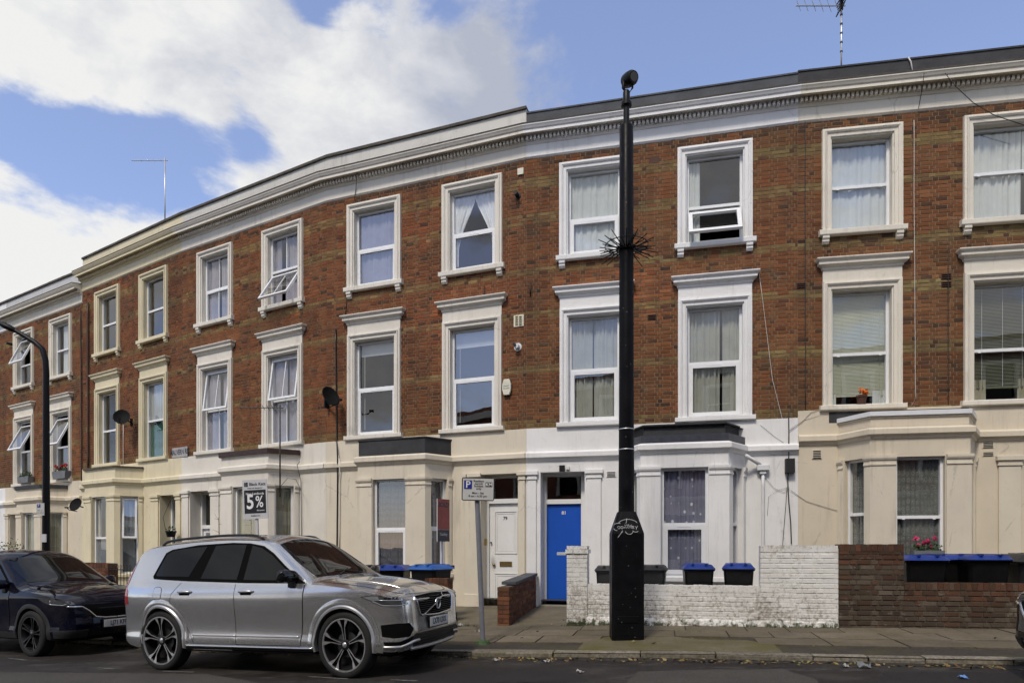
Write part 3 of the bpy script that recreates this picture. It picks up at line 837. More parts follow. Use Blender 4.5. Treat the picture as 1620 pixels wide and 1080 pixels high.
def window(parent, loc, rz, w, h, st, seed=0):
    """one window: frame mesh with panes, sashes and whatever hangs behind the glass.  Origin: middle of the sill line, wall plane"""
    fm = MB(); y = st.get('y', 0.11); t = st.get('t', 0.045); fmat = st.get('mat', 'upvc')
    hw = w / 2; sp = st.get('split', 0.5) * h
    ring(fm, -hw, hw, 0, h, t, y, y + 0.07)
    fm.box(-hw + t, hw - t, y - 0.004, y + 0.066, sp - 0.028, sp + 0.028)
    low, up = st.get('low', 'fixed'), st.get('up', 'fixed')
    glass = st.get('glass', 'glass')
    panes = []; sashes = []
    def region(kind, z0, z1, ang=0.0, gl=None):
        x0, x1 = -hw + t, hw - t
        if kind == 'fixed':
            panes.append(([(x0, y + 0.03, z0), (x1, y + 0.03, z0), (x1, y + 0.03, z1), (x0, y + 0.03, z1)], gl))
            if st.get('bar'): fm.box(-0.011, 0.011, y + 0.018, y + 0.042, z0, z1)
        else:
            e = 0.055; sm = MB(); tt = st.get('st', 0.055)
            ring(sm, x0 - 0.012, x1 + 0.012, z0 - 0.012, z1 + 0.012, tt, y - 0.018, y + 0.035)
            if st.get('bar'): sm.box(-0.011, 0.011, y + 0.002, y + 0.022, z0 + tt, z1 - tt)
            sm.box(-0.13, 0.13, y - 0.022, y - 0.016, z1 - 0.026, z1 - 0.012)
            pp = [(x0 + tt - 0.02, y + 0.01, z0 + tt - 0.02), (x1 - tt + 0.02, y + 0.01, z0 + tt - 0.02), (x1 - tt + 0.02, y + 0.01, z1 - tt + 0.02), (x0 + tt - 0.02, y + 0.01, z1 - tt + 0.02)]
            if ang:
                drop = 0.10 * (z1 - z0) if ang > 0.3 else 0.03
                sm.v = [(a, b, c - drop) for a, b, c in rot_open(sm.v, z1, y, ang)]
                pp = [(a, b, c - drop) for a, b, c in rot_open(pp, z1, y, ang)]
            panes.append((pp, gl)); sashes.append(sm)
    region(low, t, sp - 0.028, st.get('lowang', 0.0), st.get('lowglass'))
    region(up, sp + 0.028, h - t, st.get('upang', 0.0))
    if st.get('vent', True): fm.box(-0.15, 0.15, y - 0.010, y - 0.001, h - t * 0.72, h - t * 0.4)
    if st.get('horns'):
        for sx in (-1, 1): fm.box(sx * (hw - t - 0.10) - 0.02, sx * (hw - t - 0.10) + 0.02, y - 0.02, y, sp - 0.045, sp - 0.03)
    fo = fm.build('window', fmat, parent, loc=loc, rz=rz)
    for sm in sashes: sm.build('sash', fmat, fo)
    for pp, gl in panes:
        g = MB(); g.quad(*pp); g.build('pane', gl or glass, fo, recalc=False)
    # ---- behind the glass
    for cu in st.get('cur', ()):
        k = cu[0]
        if k == 'full': curtain(fo, cu[1], -hw - 0.02, hw + 0.02, 0.02, h, y=y + 0.085, folds=cu[2] if len(cu) > 2 else 9, amp=0.02, seed=seed)
        elif k == 'part': curtain(fo, cu[1], lerp(-hw, hw, cu[2]), lerp(-hw, hw, cu[3]), cu[4] * h if len(cu) > 4 else 0.02, cu[5] * h if len(cu) > 5 else h, y=y + 0.085, folds=max(2, 9 * (cu[3] - cu[2])), amp=0.03, seed=seed + int(cu[2] * 10))
        elif k == 'pair':
            g = cu[2]; gw = cu[3]
            curtain(fo, cu[1], -hw - 0.02, lerp(-hw, hw, g - gw), 0.02, h, y=y + 0.085, folds=4.5, amp=0.035, seed=seed)
            curtain(fo, cu[1], lerp(-hw, hw, g + gw), hw + 0.02, 0.02, h, y=y + 0.10, folds=3.5, amp=0.035, seed=seed + 5)
        elif k == 'swag':
            curtain(fo, cu[1], -hw, 0.03, 0.10 * h, h, y=y + 0.085, folds=5, amp=0.03, seed=seed, tie=(-1, 0.25 * h))
            curtain(fo, cu[1], -0.03, hw, 0.10 * h, h, y=y + 0.10, folds=5, amp=0.03, seed=seed + 3, tie=(1, 0.25 * h))
        elif k == 'roller':
            mb = MB(); mb.box(-hw + 0.03, hw - 0.03, y + 0.10, y + 0.105, h * cu[2], h); mb.box(-hw + 0.03, hw - 0.03, y + 0.095, y + 0.11, h * cu[2] - 0.02, h * cu[2]); mb.build('roller_blind', cu[1], fo)
            if len(cu) > 3:
                mb = MB(); mb.tube([(-hw * 0.72, y + 0.09, h * cu[2]), (-hw * 0.72, y + 0.09, h * 0.08)], 0.006, 5); mb.build('blind_cord', 'cable_white', fo)
        elif k == 'venetian':
            mb = MB(); zb = cu[2]; z = h - 0.03; tilt = cu[3]
            while z > zb:
                dy, dz = 0.014 * math.cos(tilt), 0.014 * math.sin(tilt)
                mb.quad((-hw + 0.02, y + 0.10 - dy, z - dz), (hw - 0.02, y + 0.10 - dy, z - dz), (hw - 0.02, y + 0.10 + dy, z + dz), (-hw + 0.02, y + 0.10 + dy, z + dz))
                z -= 0.026
            mb.box(-hw + 0.02, hw - 0.02, y + 0.085, y + 0.115, zb - 0.03, zb)
            o = mb.build('venetian_blind', cu[1], fo, recalc=False); o['kind'] = 'stuff'
            mb = MB()
            for fx in (-0.55, 0.12, 0.75): mb.tube([(fx * hw, y + 0.082, h), (fx * hw, y + 0.082, zb)], 0.004, 4)
            mb.build('blind_tapes', 'blind_cream' if cu[1] == 'blind_cream' else 'roller', fo)
        elif k == 'panel':
            mb = MB(); mb.box(-hw, hw, y + 0.06, y + 0.064, cu[2] * h, cu[3] * h); mb.build('frosted_film', cu[1], fo)
    return fo

ARCH = [(0.0, -0.24), (0.0, 0.012), (0.022, 0.020), (0.026, 0.045), (0.085, 0.048), (0.092, 0.068), (0.118, 0.085), (0.128, 0.085), (0.132, 0.062), (0.172, 0.058), (0.178, 0.0)]
def upper_window(house, u, z, kind, trim, st, seed):
    """kind 2: second floor (sill on brackets); kind 1: first floor (frieze and hood)"""
    if kind == 2: w, h, sill = 1.06, 1.73, 0.11
    else: w, h, sill = 1.04, 2.165, 0.10
    fo = window(house, (u, 0, z), 0, w, h, st, seed)
    hw = w / 2
    mb = MB()
    mb.sweep([(-hw, 0.0), (-hw, h), (hw, h), (hw, 0.0)], ARCH, mpF)
    mb.build('architrave', trim, fo, bevel=0.0)
    mb = MB(); rn = random.Random(seed)
    mb.sweep([(-hw - 0.235, 0), (hw + 0.235, 0)], [(-0.24, 0.012), (0.055, 0.0), (0.10, -0.006), (0.10, -sill + 0.015), (0.085, -sill), (0.0, -sill)], mpP)
    mb.build('sill', trim, fo, bevel=0.006)
    if kind == 2:
        for sx in (-1, 1):
            mb = MB(); x = sx * (hw + 0.115)
            prof = [(0.0, 0.0), (0.085, 0.0), (0.085, -0.045), (0.06, -0.075), (0.065, -0.10), (0.035, -0.14), (0.0, -0.145)]
            mb.prism([(d, zz - sill) for d, zz in prof], lambda a, b, d: (d, -a, b), x - 0.06, x + 0.06)
            mb.build('bracket', trim, fo)
    else:
        f0, f1 = h + 0.178, h + 0.40
        mb = MB(); mb.box(-hw - 0.172, hw + 0.172, -0.032, 0.0, f0, f1)
        mb.build('hood_frieze', trim, fo)
        mb = MB(); a = hw + 0.172
        mb.sweep([(-a, -0.012), (-a, 0.034), (a, 0.034), (a, -0.012)],
                 [(0.0, f1 - 0.02), (0.022, f1), (0.022, f1 + 0.03), (0.075, f1 + 0.065), (0.09, f1 + 0.075), (0.09, f1 + 0.125), (0.12, f1 + 0.15), (0.135, f1 + 0.17), (0.135, f1 + 0.19), (0.0, f1 + 0.225), (-0.03, f1 + 0.225)], mpP, caps=True)
        mb.quad((-a, -0.036, f1 + 0.2245), (a, -0.036, f1 + 0.2245), (a, 0.0, f1 + 0.2255), (-a, 0.0, f1 + 0.2255))
        mb.build('hood', trim, fo, bevel=0.004)
    return fo

CORN = [(0.0, 8.06), (0.030, 8.095), (0.030, 8.33), (0.045, 8.335), (0.065, 8.36), (0.065, 8.375), (0.085, 8.385), (0.085, 8.475), (0.23, 8.485), (0.255, 8.455), (0.262, 8.455),
        (0.262, 8.515), (0.272, 8.52), (0.285, 8.53), (0.31, 8.575), (0.318, 8.58), (0.318, 8.615), (0.0, 8.665)]

def make_house(name, P0, P1, sp, dprev, dnext):
    d = P1 - P0; W = d.length; ang = math.atan2(d.y, d.x)
    dz = sp.get('dz', 0.0)
    mid = (P0 + P1) / 2
    base = zfore(mid.x, 0.0) - 0.02
    root = thing(name, sp['label'], 'house', (P0.x, P0.y, base), ang, sp.get('group', 'houses of the brick terrace'))
    Z = lambda w: EYE + w + dz - base
    rnd = random.Random(sp['seed'])
    inv = Matrix.Rotation(-ang, 2)
    def ldir(v):    # neighbour's direction in this house's plan coordinates (u, v)
        q = inv @ Vector((v.x, v.y)); return (q.x, -q.y)
    d0, d1 = ldir(dprev) if dprev else None, ldir(dnext) if dnext else None
    trim, wallm = sp['trim'], sp['wall']
    wt = sp.get('stucco_top', 2.455)
    # ---------------- openings of the upper floors
    W2, W1 = [], []
    holes, skips = [], []
    for i, u in enumerate(sp['wins']):
        holes.append((u - 0.53, u + 0.53, Z(5.97), Z(7.70))); skips.append((u - 0.702, u + 0.702, Z(5.87), Z(7.872)))
        s1 = sp.get('sill1', 2.55)
        holes.append((u - 0.52, u + 0.52, Z(s1), Z(s1 + 2.165))); skips.append((u - 0.692, u + 0.692, Z(s1 - 0.1), Z(s1 + 2.765)))
    # ---------------- brickwork
    mb = MB(); cells(mb, 0, W, Z(wt) - 0.06, Z(8.12), holes, 0.0035)
    bw = mb.build('brick_wall', 'mortar', root, recalc=False)
    items = []
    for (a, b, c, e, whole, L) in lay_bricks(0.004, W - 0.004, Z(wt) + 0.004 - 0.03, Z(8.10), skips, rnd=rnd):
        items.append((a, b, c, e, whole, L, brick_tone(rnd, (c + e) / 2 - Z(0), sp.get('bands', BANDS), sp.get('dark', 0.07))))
    M = Matrix.Translation((P0.x, P0.y, base)) @ Matrix.Rotation(ang, 4, 'Z')
    # patches of repaired or weathered brick, different on every house
    pt_ = [(rnd.uniform(0, W), Z(rnd.uniform(2.6, 8.0)), rnd.uniform(0.25, 1.1), rnd.uniform(0.15, 0.8), rnd.uniform(0.68, 1.28), rnd.uniform(0.9, 1.12)) for _ in range(16)]
    hk = sp.get('brick_k', (1, 1, 1)); it2 = []
    for it in items:
        r_, g_, b_ = it[6][0] * hk[0], it[6][1] * hk[1], it[6][2] * hk[2]
        for (pu, pz, ru, rz_, k_, kg) in pt_:
            e = ((it[0] - pu) / ru) ** 2 + ((it[2] - pz) / rz_) ** 2 + rnd.uniform(-0.35, 0.35)
            if e < 1: r_, g_, b_ = r_ * k_, g_ * k_ * kg, b_ * k_ * kg
        it2.append((*it[:6], (r_, g_, b_)))
    items = it2
    camp = Vector((0, 0, EYE))
    def rank(it):
        p = M @ Vector(((it[0] + it[1]) / 2, 0, (it[2] + it[3]) / 2))
        return ((p - camp).length) / (it[1] - it[0])
    put_bricks(bw, items, 'brick', sp.get('singles', 0), rank, y=0.0, rnd=rnd)
    # ---------------- cornice and parapet
    prof = [(n, Z(w)) for n, w in CORN]
    cm = sp.get('cornice', trim)
    mb = MB(); mb.sweep([(0, 0), (W, 0)], prof, mpP, d0=d0, d1=d1, caps=True)
    co = mb.build('cornice', cm, root)
    mb = MB(); mb.sweep([(0, 0), (W, 0)], [(0.326, Z(8.606)), (0.326, Z(8.632)), (0.0, Z(8.685)), (-0.01, Z(8.66))], mpP, d0=d0, d1=d1, caps=False); mb.build('lead_capping', 'coping', co, recalc=False)
    mb = MB(); n = int(W / 0.081); px = W / n
    for i in range(n): mb.box((i + 0.22) * px, (i + 0.78) * px, -0.148, -0.080, Z(8.385), Z(8.475))
    o = mb.build('dentil_course', cm, co, recalc=False); o['kind'] = 'stuff'
    pt = sp.get('ptop', 9.15)
    mb = MB(); mb.sweep([(0, 0), (W, 0)], [(0.0, Z(8.60)), (0.0, Z(pt) - 0.07), (-0.24, Z(pt) - 0.07), (-0.24, Z(8.2))], mpP, d0=d0, d1=d1)
    pa = mb.build('parapet', sp.get('parapet', trim), root)
    cop = sp.get('coping', 'coping')
    if cop:
        # coping stones, each its own piece
        k = max(4, int(W / 0.92)); L = W / k
        for i in range(k):
            a, b = i * L + (0.004 if i else 0), (i + 1) * L - (0.004 if i < k - 1 else 0)
            mb = MB(); jz = rnd.uniform(-0.004, 0.004)
            pr = [(-0.27, Z(pt) - 0.069), (0.045, Z(pt) - 0.069), (0.045, Z(pt) - 0.012 + jz), (0.03, Z(pt) + jz), (-0.27, Z(pt) + 0.012 + jz)]
            mb.sweep([(a, 0), (b, 0)], pr, mpP, d0=d0 if i == 0 else None, d1=d1 if i == k - 1 else None, pclosed=True)
            mb.build('coping_stone', cop, pa)
    else:
        mb = MB(); mb.sweep([(0, 0), (W, 0)], [(0.012, Z(8.62)), (0.014, Z(pt) - 0.03), (0.03, Z(pt) - 0.03), (0.03, Z(pt)), (-0.25, Z(pt) + 0.01), (-0.25, Z(8.7))], mpP, d0=d0, d1=d1)
        mb.build('felt_flashing', sp['feltmat'], pa)
    # ---------------- windows
    for i, u in enumerate(sp['wins']):
        upper_window(root, u, Z(5.97), 2, trim, sp['w2'][i], sp['seed'] * 10 + i)
        upper_window(root, u, Z(sp.get('sill1', 2.55)), 1, trim, sp['w1'][i], sp['seed'] * 10 + 4 + i)
    # ---------------- ground floor
    zb = -0.35
    bl, br, cant, dep = sp['bay']; bl0, br0 = bl - cant, br + cant
    pl, pr_ = sp['porch']             # porch opening
    head = sp.get('head', 1.53)
    dl = sp['door_lift']              # door sill height (w)
    F = 0.03
    mb = MB()
    cells(mb, 0, W, zb, Z(wt), [(pl, pr_, zb - 1, Z(head)), (bl0 + 0.02, br0 - 0.02, zb - 1, Z(1.9))], -F)
    mb.quad((0, -F, Z(wt)), (W, -F, Z(wt)), (W, 0.02, Z(wt) + 0.012), (0, 0.02, Z(wt) + 0.012))
    for x, s in ((0, 1), (W, -1)): mb.quad((x, -F, zb), (x, 0.3, zb), (x, 0.3, Z(wt)), (x, -F, Z(wt)))
    D = 0.40
    mb.quad((pl, -F, zb), (pl, D, zb), (pl, D, Z(head)), (pl, -F, Z(head)))
    mb.quad((pr_, -F, zb), (pr_, -F, Z(head)), (pr_, D, Z(head)), (pr_, D, zb))
    mb.quad((pl, -F, Z(head)), (pl, D, Z(head)), (pr_, D, Z(head)), (pr_, -F, Z(head)))
    sw = mb.build('ground_floor_wall', wallm, root, recalc=False)
    # doorstep
    mb = MB(); mb.box(pl - 0.02, pr_ + 0.02, -0.10, D, zb, Z(dl) - 0.02); mb.build('doorstep', 'concrete', root, bevel=0.01)
    # pilasters beside the door
    for a, b in sp['pilasters']:
        mb = MB()
        for (n0, z0, z1) in ((0.035, Z(head) - 1e-3 - 2.75, Z(head) - 0.15), (0.055, Z(head) - 0.15, Z(head) - 0.115), (0.045, Z(head) - 0.115, Z(head) - 0.055), (0.075, Z(head) - 0.055, Z(head) + 0.03), (0.05, zb, Z(dl) + 0.28)):
            mb.box(a - (n0 - 0.035), b + (n0 - 0.035), -F - n0, -F, z0, z1)
        mb.build('pilaster', sp.get('pilmat', wallm), root, bevel=0.006)
    # string course running round the bay
    sc = sp.get('string', 1.78)
    s0, s1 = sp.get('string_span', (0, W))
    path = [(s0, F), (bl0, F), (bl, dep), (br, dep), (br0, F), (s1, F)]
    hgt = 0.175
    prof = [(0.0, Z(sc) - 0.02), (0.025, Z(sc)), (0.035, Z(sc) + 0.03), (0.075, Z(sc) + 0.06), (0.085, Z(sc) + 0.07), (0.085, Z(sc) + hgt - 0.02), (0.07, Z(sc) + hgt), (0.0, Z(sc) + hgt + 0.025)]
    mb = MB(); mb.sweep(path, prof, mpP); mb.build('string_course', wallm, root)
    # bay: plinth walls, piers, entablature
    pts = [(bl0, F), (bl, dep), (br, dep), (br0, F)]
    wb, wh = sp.get('bay_sill', -0.52), sp.get('bay_head', 1.50)
    fl, fr = sp['bay_win']            # front window, in u
    mb = MB()
    segs = []
    for i, (p, q) in enumerate(zip(pts, pts[1:])):
        p, q = Vector(p), Vector(q); dd = q - p; L = dd.length; dd.normalize(); nn = Vector((-dd.y, dd.x))
        if i == 1: ho = (fl - bl, fr - bl)
        else: ho = (0.15, L - 0.13)
        def mp(a, t, z, p=p, dd=dd, nn=nn): q2 = p + dd * a + nn * t; return (q2.x, -q2.y, z)
        us = [0, ho[0], ho[1], L]; zs = [zb, Z(wb), Z(wh), Z(sc) + 0.05]
        for a in range(3):
            for c in range(3):
                if a == 1 and c == 1: continue
                mb.quad(mp(us[a], 0, zs[c]), mp(us[a + 1], 0, zs[c]), mp(us[a + 1], 0, zs[c + 1]), mp(us[a], 0, zs[c + 1]))
        R = -0.16
        mb.quad(mp(ho[0], 0, zs[1]), mp(ho[0], R, zs[1]), mp(ho[0], R, zs[2]), mp(ho[0], 0, zs[2]))
        mb.quad(mp(ho[1], 0, zs[1]), mp(ho[1], 0, zs[2]), mp(ho[1], R, zs[2]), mp(ho[1], R, zs[1]))
        mb.quad(mp(ho[0], 0, zs[2]), mp(ho[0], R, zs[2]), mp(ho[1], R, zs[2]), mp(ho[1], 0, zs[2]))
        mb.quad(mp(ho[0], 0, zs[1]), mp(ho[1], 0, zs[1]), mp(ho[1], R, zs[1]), mp(ho[0], R, zs[1]))
        segs.append((p, dd, nn, L, ho))
    bay = mb.build('bay', wallm, root, recalc=False)
    # piers with capitals wrapped round the corners
    def pier(path):
        m2 = MB(); zc = Z(wh)
        pr2 = [(0.0, Z(wb)), (0.022, Z(wb)), (0.022, zc - 0.15), (0.04, zc - 0.145), (0.04, zc - 0.118), (0.03, zc - 0.112), (0.03, zc - 0.06), (0.05, zc - 0.05), (0.062, zc - 0.02), (0.062, zc + 0.025), (0.0, zc + 0.03)]
        m2.sweep(path, pr2, mpP); m2.build('pier', sp.get('pilmat', wallm), bay)
    s_l, s_f, s_r = segs
    on = lambda s, a: tuple(s[0] + s[1] * a)
    pier([on(s_l, s_l[4][1] + 0.01), (bl, dep), (fl - 0.012, dep)])
    pier([(fr + 0.012, dep), (br, dep), on(s_r, s_r[4][0] - 0.01)])
    pier([on(s_r, s_r[4][1] + 0.012), on(s_r, s_r[3] - 0.02)])
    pier([on(s_l, 0.02), on(s_l, s_l[4][0] - 0.012)])
    m2 = MB(); m2.sweep(pts, [(0.0, Z(wb) - 0.12), (0.03, Z(wb) - 0.115), (0.055, Z(wb) - 0.09), (0.055, Z(wb) - 0.02), (0.0, Z(wb) + 0.002)], mpP); m2.build('bay_sill', sp.get('pilmat', wallm), bay)
    for i, (p, dd, nn, L, ho) in enumerate(segs):
        st = dict(sp['bw'][i]); c = p + dd * (ho[0] + ho[1]) / 2
        st.setdefault('y', 0.09); st.setdefault('vent', False)
        window(root, (c.x, -c.y, Z(wb)), math.atan2(-dd.y, dd.x), ho[1] - ho[0], wh - wb, st, sp['seed'] * 10 + 7 + i)
    # bay roof
    rt = sp.get('bay_top', 2.30)
    zs0 = Z(sc) + hgt + 0.01
    rm = sp['bay_roof']
    inset = sp.get('bay_inset', -0.05)
    m2 = MB(); m2.sweep(pts, [(inset, zs0), (inset, Z(rt) - 0.03), (inset + 0.02, Z(rt) - 0.025), (inset + 0.02, Z(rt)), (inset - 0.16, Z(rt) + 0.008)], mpP)
    q = [(u, -v + 0.05, Z(rt) - 0.05) for u, v in pts]; m2.add(q, [(0, 1, 2, 3)])
    br_o = m2.build('bay_parapet', rm, bay)
    if sp.get('bay_fascia'):
        fmat, z0, z1, out = sp['bay_fascia']
        m2 = MB(); m2.sweep(pts, [(inset + 0.005, Z(z0)), (inset + out, Z(z0)), (inset + out, Z(z1)), (inset - 0.05, Z(z1) + 0.01)], mpP)
        m2.build('bay_fascia', fmat, bay)
    # ---------------- front door
    door(root, sp['door'], pl, pr_, Z, D, head, dl, sp['seed'])
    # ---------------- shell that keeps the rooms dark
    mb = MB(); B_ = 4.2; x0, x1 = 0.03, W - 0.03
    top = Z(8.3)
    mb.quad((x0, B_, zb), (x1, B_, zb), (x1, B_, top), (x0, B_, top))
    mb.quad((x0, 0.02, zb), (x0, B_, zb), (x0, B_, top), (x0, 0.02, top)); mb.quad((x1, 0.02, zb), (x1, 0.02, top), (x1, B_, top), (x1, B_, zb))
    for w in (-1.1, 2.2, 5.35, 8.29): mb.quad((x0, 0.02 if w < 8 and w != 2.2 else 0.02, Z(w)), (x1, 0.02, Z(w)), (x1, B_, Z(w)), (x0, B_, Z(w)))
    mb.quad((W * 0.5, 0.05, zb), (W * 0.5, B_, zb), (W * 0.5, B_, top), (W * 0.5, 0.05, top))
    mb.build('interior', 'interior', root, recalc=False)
    return root, Z, W

def door(root, ds, pl, pr_, Z, D, head, dl, seed):
    w0, w1 = ds['u']; y = D - 0.06
    top = ds.get('top', 0.92); fm = MB(); fmat = ds.get('frame', 'door_white')
    tr = 0.10
    # frame: jambs, transom, head
    fm.box(pl, w0, y - 0.05, y + 0.08, Z(dl) - 0.02, Z(head)); fm.box(w1, pr_, y - 0.05, y + 0.08, Z(dl) - 0.02, Z(head))
    fm.box(w0, w1, y - 0.055, y + 0.08, Z(top), Z(top) + tr); fm.box(w0, w1, y - 0.045, y + 0.08, Z(head) - 0.055, Z(head))
    fr = fm.build('door_frame', fmat, root, bevel=0.004)
    g = MB(); g.quad((w0, y + 0.01, Z(top) + tr), (w1, y + 0.01, Z(top) + tr), (w1, y + 0.01, Z(head) - 0.05), (w0, y + 0.01, Z(head) - 0.05)); g.build('fanlight', 'glass', fr, recalc=False)
    dm = MB()
    dm.box(w0 + 0.004, w1 - 0.004, y, y + 0.045, Z(dl), Z(top) - 0.003)
    dm.box(w0 + 0.004, w1 - 0.004, y - 0.025, y, Z(dl), Z(dl) + 0.07) if ds.get('bar') else None
    W = w1 - w0
    for (a, b, z0, z1) in ds.get('panels', ()):
        x0, x1 = w0 + W * a, w0 + W * b
        ring(dm, x0, x1, Z(z0), Z(z1), 0.022, y - 0.014, y)
        ring(dm, x0 + 0.05, x1 - 0.05, Z(z0) + 0.05, Z(z1) - 0.05, 0.012, y - 0.008, y)
    do = dm.build('door', ds['mat'], root, bevel=0.003)
    if ds.get('glazed'):
        a, b, z0, z1 = ds['glazed']; g = MB(); g.quad((w0 + W * a, y - 0.004, Z(z0)), (w0 + W * b, y - 0.004, Z(z0)), (w0 + W * b, y - 0.004, Z(z1)), (w0 + W * a, y - 0.004, Z(z1))); g.build('door_pane', 'glass_dim', do, recalc=False)
    if ds.get('num'):
        n, cx_, z, mt = ds['num']; text_mesh('house_number', n, 0.10, mt, do, facing(w0 + W * cx_, y - 0.004, Z(z)), bold=0.002)
    if ds.get('slot'):
        a, z = ds['slot']; mb = MB(); x = w0 + W * a; mb.box(x - 0.13, x + 0.13, y - 0.012, y, Z(z) - 0.04, Z(z) + 0.04); ring(mb, x - 0.14, x + 0.14, Z(z) - 0.05, Z(z) + 0.05, 0.012, y - 0.018, y); mb.build('letterbox', 'brass', do)
    for (a, z, r, mt) in ds.get('knobs', ()):
        mb = MB(); mb.lathe([(0.0, -0.055), (r * 0.7, -0.052), (r, -0.035), (r * 0.8, -0.018), (r * 0.4, -0.012), (r * 0.45, 0.0)], 14, w0 + W * a, y, Z(z), 'y'); mb.build('door_knob', mt, do, smooth=True)
    return do
